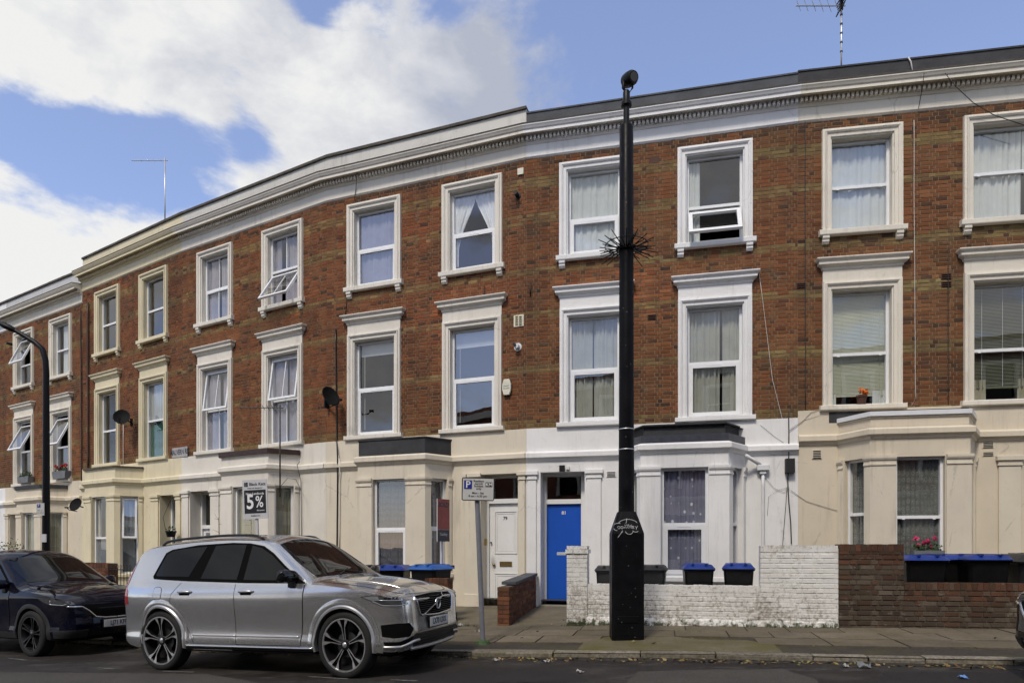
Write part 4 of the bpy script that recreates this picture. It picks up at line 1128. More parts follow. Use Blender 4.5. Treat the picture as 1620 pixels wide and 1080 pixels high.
# ------------------------------------------------------------------ the seven houses, left to right G F E D A B C
DIRS = {}
for a, b in zip(ORDER, ORDER[1:]): DIRS[(a, b)] = (PT[b] - PT[a]).normalized()
HOUSES = {}
def W_(**k): return k
B_lo = dict(low='sash', up='fixed', st=0.075, t=0.05, split=0.44)
sash = dict(mat='upvc', horns=True, t=0.05, low='fixed', up='fixed', y=0.14)
D_ = dict(t=0.05, bar=True, low='sash', up='fixed', st=0.05)
SPEC = {
 'C': dict(a='CB', b='C1', seed=3, brick_k=(0.97, 1.04, 1.05), label='brick terrace house with stone-coloured trim, blinds and geraniums at the far right', wall='paint_cream', trim='paint_trim_stone', cornice='paint_trim_stone', pilmat='paint_stone',
    wins=(1.135, 3.57), stucco_top=2.585, sill1=2.665, string=1.93, ptop=9.06, parapet='felt_black', coping=None, feltmat='felt_black', singles=290,
    bay=(1.07, 2.69, 0.36, 0.65), bay_win=(1.50, 2.29), bay_sill=-0.62, bay_head=1.60, bay_top=2.32, bay_roof='paint_cream', bay_inset=-0.02, bay_fascia=('white_fascia', 2.33, 2.41, 0.05),
    porch=(3.86, 4.74), head=1.62, door_lift=-1.08, pilasters=((3.43, 3.80), (4.80, 5.02)),
    door=dict(u=(3.93, 4.67), mat='door_white', top=0.98, panels=((0.1, 0.9, -0.2, 0.8), (0.1, 0.9, -0.95, -0.35)), knobs=((0.9, -0.1, 0.03, 'brass'),)),
    w2=[W_(**sash, split=0.50, cur=[('full', 'net_white', 6)]), W_(**sash, split=0.52, cur=[('part', 'net_white', 0.0, 0.86), ('part', 'net_white', 0.86, 1.0, 0.5, 1.0)])],
    w1=[W_(**sash, split=0.46, cur=[('venetian', 'blind_cream', 0.24, 1.25), ('part', 'net_white', -0.02, 0.12, 0, 0.12), ('part', 'net_white', 0.74, 1.0, 0, 0.14)]), W_(**sash, split=0.44, cur=[('venetian', 'blind_olive', 0.30, 0.9), ('part', 'drape_cream', 0.0, 0.28, 0, 0.2), ('part', 'drape_cream', 0.8, 1.0, 0, 0.2)])],
    bw=[W_(mat='upvc', split=0.55, cur=[('full', 'lace_grey', 5)]), W_(mat='upvc', horns=True, split=0.52, cur=[('full', 'lace_grey', 11)]), W_(mat='upvc', split=0.55, cur=[('full', 'lace_grey', 5)])]),
 'B': dict(a='BA', b='CB', seed=4, label='brick terrace house with bright white trim and a blue front door', wall='paint_white', trim='paint_white',
    wins=(1.395, 3.755), string=1.775, ptop=9.03, parapet='felt_grey', coping=None, feltmat='felt_grey', singles=290,
    bay=(2.36, 3.96, 0.36, 0.65), bay_win=(2.74, 3.60), bay_sill=-0.55, bay_head=1.50, bay_top=2.34, bay_roof='felt_black', bay_inset=-0.10, bay_fascia=('lead', 1.985, 2.12, 0.10),
    porch=(0.30, 1.215), head=1.545, door_lift=-1.17, pilasters=((0.035, 0.215), (1.26, 1.55)),
    door=dict(u=(0.37, 1.10), mat='door_blue', top=0.905, bar=True, num=('81', 0.5, 0.72, 'text_white'), knobs=((0.94, -0.02, 0.022, 'alu'),)),
    w2=[W_(**B_lo, cur=[('full', 'net_white', 8)]), W_(t=0.05, st=0.075, split=0.43, low='sash', lowang=0.62, up='fixed', cur=[('part', 'net_white', 0.0, 0.25)])],
    w1=[W_(**{**B_lo, 'split': 0.5}, cur=[('pair', 'drape_grey', 0.47, 0.012)]), W_(**{**B_lo, 'split': 0.5}, cur=[('pair', 'drape_grey', 0.63, 0.025)])],
    bw=[W_(t=0.04, split=0.40, cur=[('full', 'dots', 5)]), W_(t=0.05, st=0.085, low='sash', split=0.48, cur=[('full', 'dots', 12)]), W_(t=0.04, split=0.48, cur=[('full', 'dots', 5)])]),
 'A': dict(a='AD', b='BA', seed=5, brick_k=(1.03, 0.94, 0.95), label='brick terrace house with stone-coloured trim and a panelled white front door', wall='paint_stone', trim='paint_offwhite', cornice='paint_offwhite',
    wins=(1.285, 3.72), string=1.775, ptop=9.17, parapet='paint_grey_white', singles=290,
    bay=(1.28, 2.93, 0.33, 0.65), bay_win=(1.66, 2.46), bay_sill=-0.55, bay_head=1.46, bay_top=2.33, bay_roof='felt_black', bay_inset=-0.02,
    porch=(3.93, 4.78), head=1.545, door_lift=-1.28, pilasters=((3.57, 3.91), (4.81, 4.945)),
    door=dict(u=(3.99, 4.72), mat='door_white', top=0.94, num=('79', 0.5, 0.62, 'text_black'), slot=(0.52, -0.36), panels=((0.16, 0.88, -0.14, 0.78), (0.16, 0.88, -1.18, -0.56)), knobs=((0.15, -0.38, 0.035, 'brass'), (0.06, 0.1, 0.02, 'iron_black'))),
    w2=[W_(t=0.05, low='sash', up='fixed', st=0.06, split=0.5, glass='glass_bright', cur=[('full', 'drape_lilac', 8)]), W_(t=0.05, low='sash', up='fixed', st=0.06, split=0.48, cur=[('swag', 'swag_white')])],
    w1=[W_(t=0.05, low='sash', up='fixed', st=0.06, split=0.5, cur=[('roller', 'roller', 0.87, 1)]), W_(t=0.05, low='sash', up='fixed', st=0.06, split=0.5, glass='glass_bright', cur=[('roller', 'roller', 0.84, 1)])],
    bw=[W_(split=0.5, cur=[('full', 'lace_dark', 5)]), W_(low='sash', st=0.06, split=0.47, cur=[('full', 'lace_dark', 8)]), W_(low='sash', st=0.05, split=0.48, cur=[('full', 'lace_dark', 5)])]),
 'D': dict(a='DE', b='AD', seed=6, brick_k=(1.05, 0.98, 0.95), label='brick terrace house with off-white trim, lilac curtains and two windows tipped open above a bay', wall='paint_offwhite', trim='paint_offwhite', cornice='paint_offwhite',
    wins=(1.365, 3.905), string=1.775, ptop=9.17, parapet='paint_grey_white',
    bay=(2.48, 4.15, 0.36, 0.65), bay_win=(2.90, 3.75), bay_sill=-0.55, bay_head=1.46, bay_top=2.22, bay_roof='paint_offwhite', bay_inset=0.0, bay_fascia=('brown_fascia', 2.20, 2.32, 0.06),
    porch=(0.36, 1.2), head=1.5, door_lift=-1.4, pilasters=((0.06, 0.32), (1.24, 1.58)),
    door=dict(u=(0.42, 1.14), mat='door_white', top=0.5, glazed=(0.14, 0.8, -0.2, 0.4)),
    w2=[W_(**D_, cur=[('pair', 'drape_lilac', 0.45, 0.05)]), W_(**{**D_, 'lowang': 0.58}, split=0.5, cur=[('pair', 'drape_lilac', 0.3, 0.05)])],
    w1=[W_(t=0.05, bar=True, up='sash', low='fixed', st=0.05, upang=0.13, split=0.5, cur=[('pair', 'drape_lilac', 0.5, 0.04)]), W_(t=0.05, bar=True, up='sash', low='fixed', st=0.05, upang=0.14, split=0.5, cur=[('pair', 'drape_lilac', 0.5, 0.04)])],
    bw=[W_(split=0.3, cur=[('full', 'drape_cream', 5)]), W_(low='sash', split=0.24, cur=[('full', 'drape_cream', 10)]), W_(low='sash', split=0.26, cur=[('full', 'drape_cream', 6)])]),
 'E': dict(a='EF', b='DE', seed=7, brick_k=(1.0, 0.93, 0.93), label='brick terrace house with pale yellow trim and a yellow bay', wall='paint_yellow', trim='paint_yellow', cornice='paint_yellow', parapet='paint_yellow',
    wins=(1.52, 4.03), string=1.775, ptop=9.17,
    bay=(1.50, 3.18, 0.36, 0.65), bay_win=(1.92, 2.76), bay_sill=-0.75, bay_head=1.46, bay_top=2.26, bay_roof='paint_yellow', bay_inset=-0.01, bay_fascia=('coping', 2.26, 2.31, 0.05),
    porch=(4.38, 5.16), head=1.45, door_lift=-1.45, pilasters=((3.98, 4.34), (5.19, 5.41)),
    door=dict(u=(4.45, 5.10), mat='sign_navy', top=0.45),
    w2=[W_(t=0.045, glass='glass_bright'), W_(t=0.045, glass='glass_bright', split=0.48)],
    w1=[W_(t=0.045, split=0.47), W_(t=0.045, split=0.5, glass='glass_bright', cur=[('part', 'net_white', 0, 1, 0.5, 1.0), ('part', 'teal', 0, 1, 0.0, 0.5)])],
    bw=[W_(split=0.46), W_(split=0.46, cur=[('panel', 'frost', 0.0, 0.45), ('part', 'drape_cream', 0.5, 1.0, 0.45, 1.0)]), W_(up='sash', upang=0.12, split=0.46, st=0.05, glass='glass_bright', cur=[('panel', 'frost', 0.0, 0.45), ('full', 'net_white', 5)])]),
 'F': dict(a='FG', b='EF', seed=8, brick_k=(1.08, 1.08, 1.05), dz=-0.34, label='lower brick terrace house with peeling parapet and flower boxes behind the street lamp', wall='paint_cream', trim='paint_trim_stone', cornice='paint_trim_stone', parapet='paint_peeling',
    wins=(1.37, 3.93), string=1.775, ptop=9.17,
    bay=(2.40, 4.05, 0.36, 0.65), bay_win=(2.80, 3.65), bay_sill=-0.55, bay_head=1.46, bay_top=2.22, bay_roof='paint_cream', bay_inset=0.0, bay_fascia=('felt_black', 2.22, 2.34, 0.05),
    porch=(0.36, 1.2), head=1.5, door_lift=-1.3, pilasters=((0.06, 0.32), (1.24, 1.58)),
    door=dict(u=(0.42, 1.14), mat='door_white', top=0.6),
    w2=[W_(t=0.05, up='sash', low='fixed', upang=0.42, split=0.42), W_(t=0.05, split=0.5, cur=[('part', 'net_white', 0.3, 1.0)])],
    w1=[W_(t=0.05, up='sash', low='fixed', upang=0.45, split=0.52, glass='glass_bright'), W_(t=0.05, up='sash', low='fixed', upang=0.45, split=0.50, glass='glass_bright')],
    bw=[W_(split=0.3, cur=[('full', 'drape_grey', 5)]), W_(split=0.24, cur=[('full', 'drape_cream', 9)]), W_(split=0.24, cur=[('full', 'drape_cream', 5)])]),
 'G': dict(a='G0', b='FG', seed=9, dz=-0.34, label='white-painted sliver of a terrace house at the left edge', wall='paint_white', trim='paint_white', cornice='paint_white', parapet='paint_white',
    wins=(1.37, 3.93), string=1.775, ptop=9.17,
    bay=(2.40, 4.05, 0.36, 0.65), bay_win=(2.80, 3.65), bay_top=2.22, bay_roof='paint_white', bay_inset=0.0,
    porch=(0.36, 1.2), head=1.5, door_lift=-1.3, pilasters=((0.06, 0.32), (1.24, 1.58)),
    door=dict(u=(0.42, 1.14), mat='door_white', top=0.6),
    w2=[W_(t=0.05), W_(t=0.05)], w1=[W_(t=0.05), W_(t=0.05)], bw=[W_(), W_(), W_()]),
}
for k in 'GFEDABC':
    sp = SPEC[k]; i = ORDER.index(sp['a'])
    dp = DIRS.get((ORDER[i - 1], ORDER[i])) if i else None
    dn = DIRS.get((ORDER[i + 1], ORDER[i + 2])) if i + 2 < len(ORDER) else None
    if k == 'F': dn = None
    if k == 'E': dp = None
    HOUSES[k] = make_house('terrace_house', PT[sp['a']], PT[sp['b']], sp, dp, dn)
def on_house(k, u, v, w):
    """world point from house coordinates (along, out, height relative to the eye)"""
    root, Z, W = HOUSES[k]
    M = Matrix.Translation(root.location) @ Matrix.Rotation(root.rotation_euler.z, 4, 'Z')
    return M @ Vector((u, -v, Z(w) - 0))
def house_pt(k, u, v, w):
    root, Z, W = HOUSES[k]; return (u, -v, Z(w))
# ------------------------------------------------------------------ the other side of the street, behind the camera (seen in glass and paintwork)
def opposite():
    y = -5.6; root = thing('opposite_terrace', None, None, (0, y, 0), math.radians(180)); root['kind'] = 'structure'
    wm, sm, gm, tm = MB(), MB(), MB(), MB()
    n = 9; W = 5.2; x0 = -n * W / 2
    holes = []
    for i in range(n):
        a = x0 + i * W
        for u in (1.4, 3.8):
            for z0, z1 in ((4.0, 6.0), (7.2, 8.8)): holes.append((a + u - 0.5, a + u + 0.5, z0, z1))
        holes.append((a + 2.6, a + 4.4, 0.7, 2.8)); holes.append((a + 0.6, a + 1.5, 0.0, 2.7))
    cells(wm, x0, -x0, 3.6, 9.3, holes, 0.0); cells(sm, x0, -x0, -0.5, 3.6, holes, -0.05)
    for h in holes:
        gm.quad((h[0], 0.12, h[2]), (h[1], 0.12, h[2]), (h[1], 0.12, h[3]), (h[0], 0.12, h[3]))
        for (p, q) in (((h[0] - 0.15, h[2]), (h[0], h[3])), ((h[1], h[2]), (h[1] + 0.15, h[3])), ((h[0] - 0.15, h[3]), (h[1] + 0.15, h[3] + 0.15))): tm.box(p[0], q[0], -0.09, 0.12, p[1], q[1])
        tm.box(h[0], h[1], 0.06, 0.12, (h[2] + h[3]) / 2 - 0.03, (h[2] + h[3]) / 2 + 0.03)
    tm.box(x0, -x0, -0.3, 0.1, 9.3, 9.7); tm.box(x0, -x0, -0.15, 0.0, 3.4, 3.6)
    wm.box(x0, -x0, 0.0, 6.0, 9.7, 10.0)
    for x in (x0, -x0): wm.quad((x, 0, -0.5), (x, 6, -0.5), (x, 6, 9.7), (x, 0, 9.7))
    wm.build('brick_front', 'opposite_brick', root, recalc=False); sm.build('rendered_front', 'paint_cream', root, recalc=False); gm.build('dark_panes', 'car_glass', root, recalc=False); tm.build('trim', 'paint_offwhite', root)
opposite()
# ------------------------------------------------------------------ front walls, bins, posts and signs
def u_at(k, px, v):
    """distance along house k's front of the line of sight through column px, v metres out"""
    root, Z, W = HOUSES[k]; a = root.rotation_euler.z
    d = Vector((math.cos(a), math.sin(a))); n = Vector((math.sin(a), -math.cos(a)))
    o = Vector(root.location[:2]) + n * v
    r = (px - CX) / FPX
    return (o.y * r - o.x) / (d.x - d.y * r)
def xy_on(k, u, v):
    root, Z, W = HOUSES[k]; a = root.rotation_euler.z
    p = Vector(root.location[:2]) + Vector((math.cos(a), math.sin(a))) * u + Vector((math.sin(a), -math.cos(a))) * v
    return p
def z_px(p, py): return EYE + (YH - py) * p.y / FPX
OLD = [(0.080, 0.060, 0.043), (0.068, 0.050, 0.036), (0.096, 0.075, 0.055), (0.058, 0.040, 0.029), (0.110, 0.088, 0.066), (0.075, 0.050, 0.035), (0.088, 0.068, 0.05), (0.088, 0.048, 0.031)]
WARM = [(0.17, 0.066, 0.032), (0.14, 0.055, 0.029), (0.20, 0.085, 0.042), (0.11, 0.046, 0.028)]

def brick_front_wall(name, label, k, u0, u1, v, tops, mat, core, tones, group=None, plinth=None, singles=300, thick=0.215, top_tone=None, seed=1, ends=True, cope=True):
    """a garden wall along a house front; tops = [(ua, ub, height)] above its foot, brick on edge along the top"""
    p = xy_on(k, u0, v); q = xy_on(k, u1, v); a = HOUSES[k][0].rotation_euler.z
    zb = min(zpave(p.x, 2.45), zpave(q.x, 2.45)) - 0.02
    root = thing(name, label, 'wall', (p.x, p.y, zb), a, group, kind='thing')
    rnd = random.Random(seed)
    cm = MB(); items = []; edge = []
    for (a0, a1, h) in tops:
        a0 -= u0; a1 -= u0
        hc = h - (0.105 if cope else 0.0)
        cm.box(a0 + 0.002, a1 - 0.002, 0.003 if mat == 'painted_brick' else 0.008, thick - 0.008, -0.1, h - 0.008)
        for (x, y, c, d, whole, L) in lay_bricks(a0, a1, 0.0, hc, [], course=0.0755, stretch=0.203, rnd=rnd):
            t = rnd.choice(tones); f = rnd.uniform(0.75, 1.25)
            if top_tone and c > hc - 0.2: t = rnd.choice(top_tone)
            items.append((x, y, c, d, whole, L, (t[0] * f, t[1] * f, t[2] * f)))
        if cope:
            x = a0
            while x < a1 - 0.03:
                L = min(0.074, a1 - x)
                edge.append((x + 0.004, x + L - 0.004, hc + 0.002, h + rnd.uniform(-0.006, 0.004))); x += 0.076
    co = cm.build('wall_core', core, root)
    items_h = items
    # front bricks
    put_bricks(root, items_h, mat, singles, lambda it: -(it[1] - it[0]) + 0.0 * it[0], y=0.0, rnd=rnd, depth=0.03, jit=0.004)
    for (x0, x1, z0, z1) in edge:
        mb = MB(); t = rnd.choice(top_tone or tones); f = rnd.uniform(0.75, 1.25)
        mb.box(x0, x1, -0.004 + rnd.uniform(-0.003, 0.003), thick + 0.002, z0, z1, (1, 1, 1))
        o = mb.build('coping_brick', mat, root, recalc=False); o.color = (t[0] * f, t[1] * f, t[2] * f, 1)
    if ends:   # bricks seen on the end faces
        for xe, sgn, hh in ((tops[0][0] - u0, -1, tops[0][2]), (tops[-1][1] - u0, 1, tops[-1][2])):
            em = MB(); z = 0.0
            while z < hh - 0.1:
                t = rnd.choice(tones)
                em.box(xe - 0.004, xe + 0.004, 0.004, thick - 0.004, z, z + 0.0655, t); z += 0.0755
            o = em.build('end_bricks', mat, root, recalc=False); o['kind'] = 'stuff'
    if plinth:
        pm = MB(); n = 40; L = u1 - u0
        vs = []
        for i in range(n + 1):
            x = L * i / n; hh = plinth + rnd.uniform(-0.005, 0.005); o = rnd.uniform(-0.003, 0.003)
            vs += [(x, -0.035 + o, -0.1), (x, -0.032 + o, hh - 0.02), (x, -0.012, hh), (x, 0.01, hh + 0.004)]
        pm.add(vs, [(i * 4 + j, (i + 1) * 4 + j, (i + 1) * 4 + j + 1, i * 4 + j + 1) for i in range(n) for j in range(3)])
        pm.build('plinth', core, root, recalc=False, smooth=True)
    return root, zb

WHITE_T = [(1, 1, 1), (0.96, 0.96, 0.95), (1.0, 0.99, 0.97)]
V = WALL_V
ub = [u_at('B', x, V) for x in (897, 929, 1203, 1326)]
pL = xy_on('B', ub[1], V); pH = xy_on('B', ub[2], V)
zb0 = zpave(pL.x, 2.45) - 0.02
hl, hh = z_px(xy_on('B', u_at('B', 1060, V), V), 925) - zb0, z_px(xy_on('B', u_at('B', 1260, V), V), 862) - zb0
uc = [u_at('C', x, V) for x in (1326, 1430)]
brick_front_wall('garden_wall', 'low white-painted brick wall with flaking paint, stepping up to its right', 'B', ub[1], ub[3] - 0.0, V, [(ub[1], ub[2], hl), (ub[2], ub[3], hh)], 'painted_brick', 'painted_brick', WHITE_T, plinth=0.17, singles=300, seed=2, group='front garden walls')
# white pillar by the path
pp = xy_on('B', ub[0], V); hp = z_px(pp, 862) - zb0
root = thing('gate_pillar', 'white-painted brick pillar beside the path to the blue door', 'pillar', (pp.x, pp.y, zpave(pp.x, 2.45) - 0.02), HOUSES['B'][0].rotation_euler.z, kind='thing')
pw = ub[1] - ub[0]
cm = MB(); cm.box(0.006, pw - 0.006, -0.024, 0.30, -0.1, hp - 0.01); cm.build('pillar_core', 'painted_brick', root)
z = 0.0; kk = 0; rnd = random.Random(5)
while z < hp - 0.03:
    j = 0.22 if kk % 2 else 0.11
    pr = hp - 0.17 < z < hp - 0.05
    for x0, x1 in ((0, j - 0.01), (j, pw)):
        if x1 - x0 < 0.03: continue
        mb = MB(); e = 0.022 if pr else rnd.uniform(-0.002, 0.002)
        mb.box(x0 - (0.02 if pr and x0 == 0 else 0), x1 + (0.02 if pr and x1 == pw else 0), -0.03 - e, 0.306 + (e if pr else 0), z, min(z + 0.066, hp), (1, 1, 1)); o = mb.build('brick', 'painted_brick', root, recalc=False)
    z += 0.0755; kk += 1
# timber stub fixed to the pillar
mb = MB(); mb.box(-0.165, -0.002, -0.02, 0.02, hp - 0.155, hp - 0.105); mb.build('timber_stub', 'sign_grey', root, bevel=0.004)
# brown wall in front of the right-hand house
uC1 = u_at('C', 1326, V); uC2 = u_at('C', 1430, V); pC = xy_on('C', uC1, V)
zc0 = min(zpave(pC.x, 2.45), 9) - 0.02
hC1 = z_px(xy_on('C', u_at('C', 1380, V), V), 860.5) - zc0; hC2 = z_px(xy_on('C', u_at('C', 1520, V), V), 922) - zc0
brick_front_wall('garden_wall', 'dark weathered brown brick wall with a tall left end', 'C', uC1 + 0.012, 5.3, V, [(uC1 + 0.012, uC2, hC1), (uC2, 5.3, hC2)], 'brick_old', 'mortar_dark', OLD, singles=300, seed=6, top_tone=[(0.085, 0.042, 0.026), (0.07, 0.04, 0.027), (0.10, 0.065, 0.045), (0.115, 0.05, 0.03)], group='front garden walls')
# side wall between the white door and the blue door
a = HOUSES['B'][0].rotation_euler.z
sroot_xy = xy_on('B', -0.22, V - 0.02)
# its own frame: x runs from the pavement back to the house
pf = xy_on('B', u_at('B', 787, V), V); pb = xy_on('B', 0.02, 0.10)
dv = (pb - pf); Ls = dv.length; asd = math.atan2(dv.y, dv.x)
zs = zpave(pf.x, 2.45) - 0.02; hs = z_px(pf, 927) - zs; tk = 0.20
root = thing('side_wall', 'red brick path wall with a slate coping between white and blue doors', 'wall', (pf.x, pf.y, zs), asd, kind='thing')
items = []; rnd = random.Random(8)
def side_tone():
    t = rnd.choice(WARM); f = rnd.uniform(0.7, 1.2); return (t[0] * f, t[1] * f, t[2] * f)
cm = MB(); cm.box(0.004, Ls, -tk + 0.008, -0.008, -0.1, hs - 0.01); cm.build('wall_core', 'mortar_dark', root)
# visible long face is the one on the right, y = -tk
for (x, y, c, d, whole, L) in lay_bricks(0.0, Ls, 0.0, hs + 0.06, [(0.0, 0.45, hs, 9)], rnd=rnd): items.append((x, y, c, d, whole, L, side_tone()))
put_bricks(root, items, 'brick_side', 120, lambda it: it[0], y=-tk, rnd=rnd, depth=0.03, jit=0.003)
em = MB(); z = 0.0; kk = 0
while z < hs - 0.02:
    for y0, y1 in (((-tk, -0.105), (-0.095, 0.0)) if kk % 2 else ((-tk, 0.0),)):
        mb = MB(); mb.box(-0.006, 0.03, y0, y1, z, min(z + 0.0655, hs), (1, 1, 1)); o = mb.build('brick', 'brick_side', root, recalc=False); o.color = (*side_tone(), 1)
    z += 0.0755; kk += 1
mb = MB(); mb.prism([(0.44, hs + 0.005), (Ls + 0.02, hs + 0.07), (Ls + 0.02, hs + 0.125), (0.44, hs + 0.06)], lambda a_, b_, d_: (a_, d_, b_), -tk - 0.03, 0.03); mb.build('slate_coping', 'felt_grey', root, bevel=0.006)
# front wall of the next house, mostly behind the silver car
uA = [u_at('A', x, 2.55) for x in (672, 708)]
pA = xy_on('A', uA[0], 2.55); zA = zpave(pA.x, 2.45) - 0.02
brick_front_wall('garden_wall', 'dark brick wall end beside the blue-lidded bins behind the silver car', 'A', 0.3, uA[1], 2.55, [(0.3, uA[0], z_px(pA, 940) - zA), (uA[0], uA[1], z_px(pA, 905) - zA)], 'brick_side', 'mortar_dark', WARM, singles=120, seed=9, group='front garden walls')
# low wall and railing in front of the yellow house
uE = [u_at('E', x, 2.6) for x in (120, 171)]; pE = xy_on('E', uE[0], 2.6); zE = zpave(pE.x, 2.45)
brick_front_wall('garden_wall', 'short dark brick wall below the yellow bay, behind the navy car', 'E', uE[0], uE[1], 2.6, [(uE[0], uE[1], z_px(pE, 888) - zE)], 'brick_side', 'mortar_dark', WARM, singles=60, seed=10, group='front garden walls')
uR = (u_at('E', 172, 2.6), u_at('E', 206, 2.6)); pR = xy_on('E', uR[0], 2.6)
root = thing('railing', 'low black iron railing with scrolls below the yellow bay', 'railing', (pR.x, pR.y, zpave(pR.x, 2.45)), HOUSES['E'][0].rotation_euler.z, kind='thing')
hr = z_px(pR, 893) - zpave(pR.x, 2.45); L = uR[1] - uR[0]
mb = MB(); mb.tube([(0, 0, hr - 0.1), (L, 0, hr - 0.1)], 0.012, 6); mb.tube([(0, 0, 0.15), (L, 0, 0.15)], 0.012, 6); mb.build('rails', 'iron_black', root)
n = int(L / 0.13)
for i in range(n + 1):
    x = L * i / n; mb = MB(); mb.tube([(x, 0, -0.05), (x, 0, hr - 0.06)], 0.008, 5)
    mb.tube([(x + 0.035 * math.cos(t), 0, hr - 0.03 + 0.035 * math.sin(t)) for t in [j * 0.52 for j in range(13)]], 0.006, 4); mb.build('baluster', 'iron_black', root)

# ---------------- wheelie bins
def make_bin(h=1.0, w=0.50, dp=0.55, body='bin_black', lid='lid_blue', dome=0.05):
    root = bpy.data.objects.new('wheelie_bin', None); COL.objects.link(root)
    mb = MB(); lv = [(0.0, 0.74, 0.70), (0.05, 0.76, 0.72), (0.6, 0.90, 0.88), (0.86, 0.97, 0.96), (0.865, 1.05, 1.04), (0.91, 1.05, 1.04), (0.912, 0.96, 0.95)]
    vs = []; m = 12
    for t, a, b in lv:
        for x, y in ((-1, -0.8), (-0.85, -1), (-0.3, -1), (0.3, -1), (0.85, -1), (1, -0.8), (1, 0.8), (0.85, 1), (0.3, 1), (-0.3, 1), (-0.85, 1), (-1, 0.8)):
            vs.append((x * w / 2 * a, y * dp / 2 * b + (0.03 * (1 - t)), t * h))
    fs = [tuple(range(m - 1, -1, -1))] + [(i * m + k, i * m + (k + 1) % m, (i + 1) * m + (k + 1) % m, (i + 1) * m + k) for i in range(len(lv) - 1) for k in range(m)]
    mb.add(vs, fs)
    for x in (-0.28, 0.0, 0.28): mb.box(x * w - 0.012, x * w + 0.012, -dp / 2 * 0.93, -dp / 2 * 0.7, 0.12 * h, 0.58 * h)
    mb.build('bin_body', body, root, bevel=0.006)
    lm = MB(); nx, ny = 8, 8; vs = []
    for j in range(ny + 1):
        for i in range(nx + 1):
            x, y = -1 + 2 * i / nx, -1 + 2 * j / ny
            e = max(abs(x), abs(y)); zz = 0.918 * h + dome * (1 - e ** 3) + 0.02 + 0.015 * (y > 0.5)
            if e > 0.99: zz = 0.895 * h
            vs.append((x * w * 0.545, y * dp * 0.55 - 0.008, zz))
    lm.add(vs, [(j * (nx + 1) + i, j * (nx + 1) + i + 1, (j + 1) * (nx + 1) + i + 1, (j + 1) * (nx + 1) + i) for j in range(ny) for i in range(nx)])
    for x in (-0.22, 0.22): lm.box(x * w * 1.0 - 0.02, x * w + 0.02, -dp * 0.50, dp * 0.42, 0.93 * h + dome * 0.55, 0.95 * h + dome * 0.75)
    lm.build('bin_lid', lid, root, smooth=True, angle=40)
    hm = MB(); hm.tube([(-w * 0.42, dp * 0.60, h * 0.93), (w * 0.42, dp * 0.60, h * 0.93)], 0.016, 8)
    for x in (-0.42, 0.42): hm.box(x * w - 0.02, x * w + 0.02, dp * 0.48, dp * 0.63, h * 0.90, h * 0.955)
    hm.build('bin_handle', body, root)
    for sx in (-1, 1):
        wm = MB(); wm.lathe([(0.0, -0.02), (0.085, -0.02), (0.10, -0.012), (0.10, 0.012), (0.085, 0.02), (0.0, 0.02)], 16, sx * w * 0.46, dp * 0.42, 0.10, 'x'); wm.build('bin_wheel', 'bin_black', root)
    return root
def place_bin(proto, p, rz, label, group, z=None, first=False):
    o = proto if first else copy_tree(proto)
    o.location = (p.x, p.y, z if z is not None else zfore(p.x, 2.3)); o.rotation_euler = (0, 0, rz)
    tag(o, label, 'bin', group); return o
def relabel_mats(o, m):   # give a copied bin another lid colour: own mesh copy
    for ch in o.children:
        if ch.name.startswith('bin_lid'):
            ch.data = ch.data.copy(); ch.data.materials[0] = MATS[m]
aB, aC, aA = (HOUSES[k][0].rotation_euler.z for k in 'BCA')
small = make_bin(h=0.97, w=0.475, dp=0.53)
GB, GC, GA = 'bins behind the white wall', 'bins behind the brown wall', 'bins behind the silver car'
def bx(k, px, v): return xy_on(k, u_at(k, px, v), v)
place_bin(small, bx('B', 1104, 2.15), aB + 0.06, 'blue-lidded black wheelie bin nearer the big post, behind white wall', GB, first=True)
place_bin(small, bx('B', 1168, 2.15), aB - 0.08, 'blue-lidded black wheelie bin beside the tall end of the white wall', GB)
gbin = make_bin(h=0.96, w=0.50, dp=0.55, body='bin_grey', lid='bin_grey', dome=0.035)
place_bin(gbin, bx('B', 966, 2.2), aB + 0.1, 'grey wheelie bin left of the big post, half hidden', GB, first=True)
place_bin(gbin, bx('B', 1030, 2.2), aB - 0.05, 'grey wheelie bin right of the big post', GB)
big = make_bin(h=1.10, w=0.60, dp=0.72, dome=0.035)
place_bin(big, bx('C', 1452, 2.1), aC + 0.05, 'first blue-lidded bin from the tall end of the brown wall', GC, first=True)
place_bin(big, bx('C', 1492, 1.75), aC - 0.03, 'middle blue-lidded bin of three behind the brown wall', GC)
place_bin(big, bx('C', 1549, 2.1), aC + 0.02, 'blue-lidded bin next to the big grey bin behind brown wall', GC)
cbin = make_bin(h=1.06, w=0.66, dp=0.74, body='bin_grey', lid='bin_grey', dome=0.09)
place_bin(cbin, bx('C', 1632, 2.1), aC, 'large dome-lidded grey bin cut off by the right edge', GC, first=True)
abin = make_bin(h=1.05, w=0.56, dp=0.66)
b1 = place_bin(abin, bx('A', 622, 2.0), aA + 0.25, 'darker blue-lidded bin behind the silver car bonnet', GA, first=True)
b2 = place_bin(abin, bx('A', 682, 2.05), aA - 0.1, 'paler blue-lidded bin behind the brick wall end', GA); relabel_mats(b2, 'lid_blue_faded')
b3 = place_bin(abin, bx('A', 586, 1.8), aA + 0.1, 'black-lidded bin just showing over the silver car windscreen', GA); relabel_mats(b3, 'bin_black')

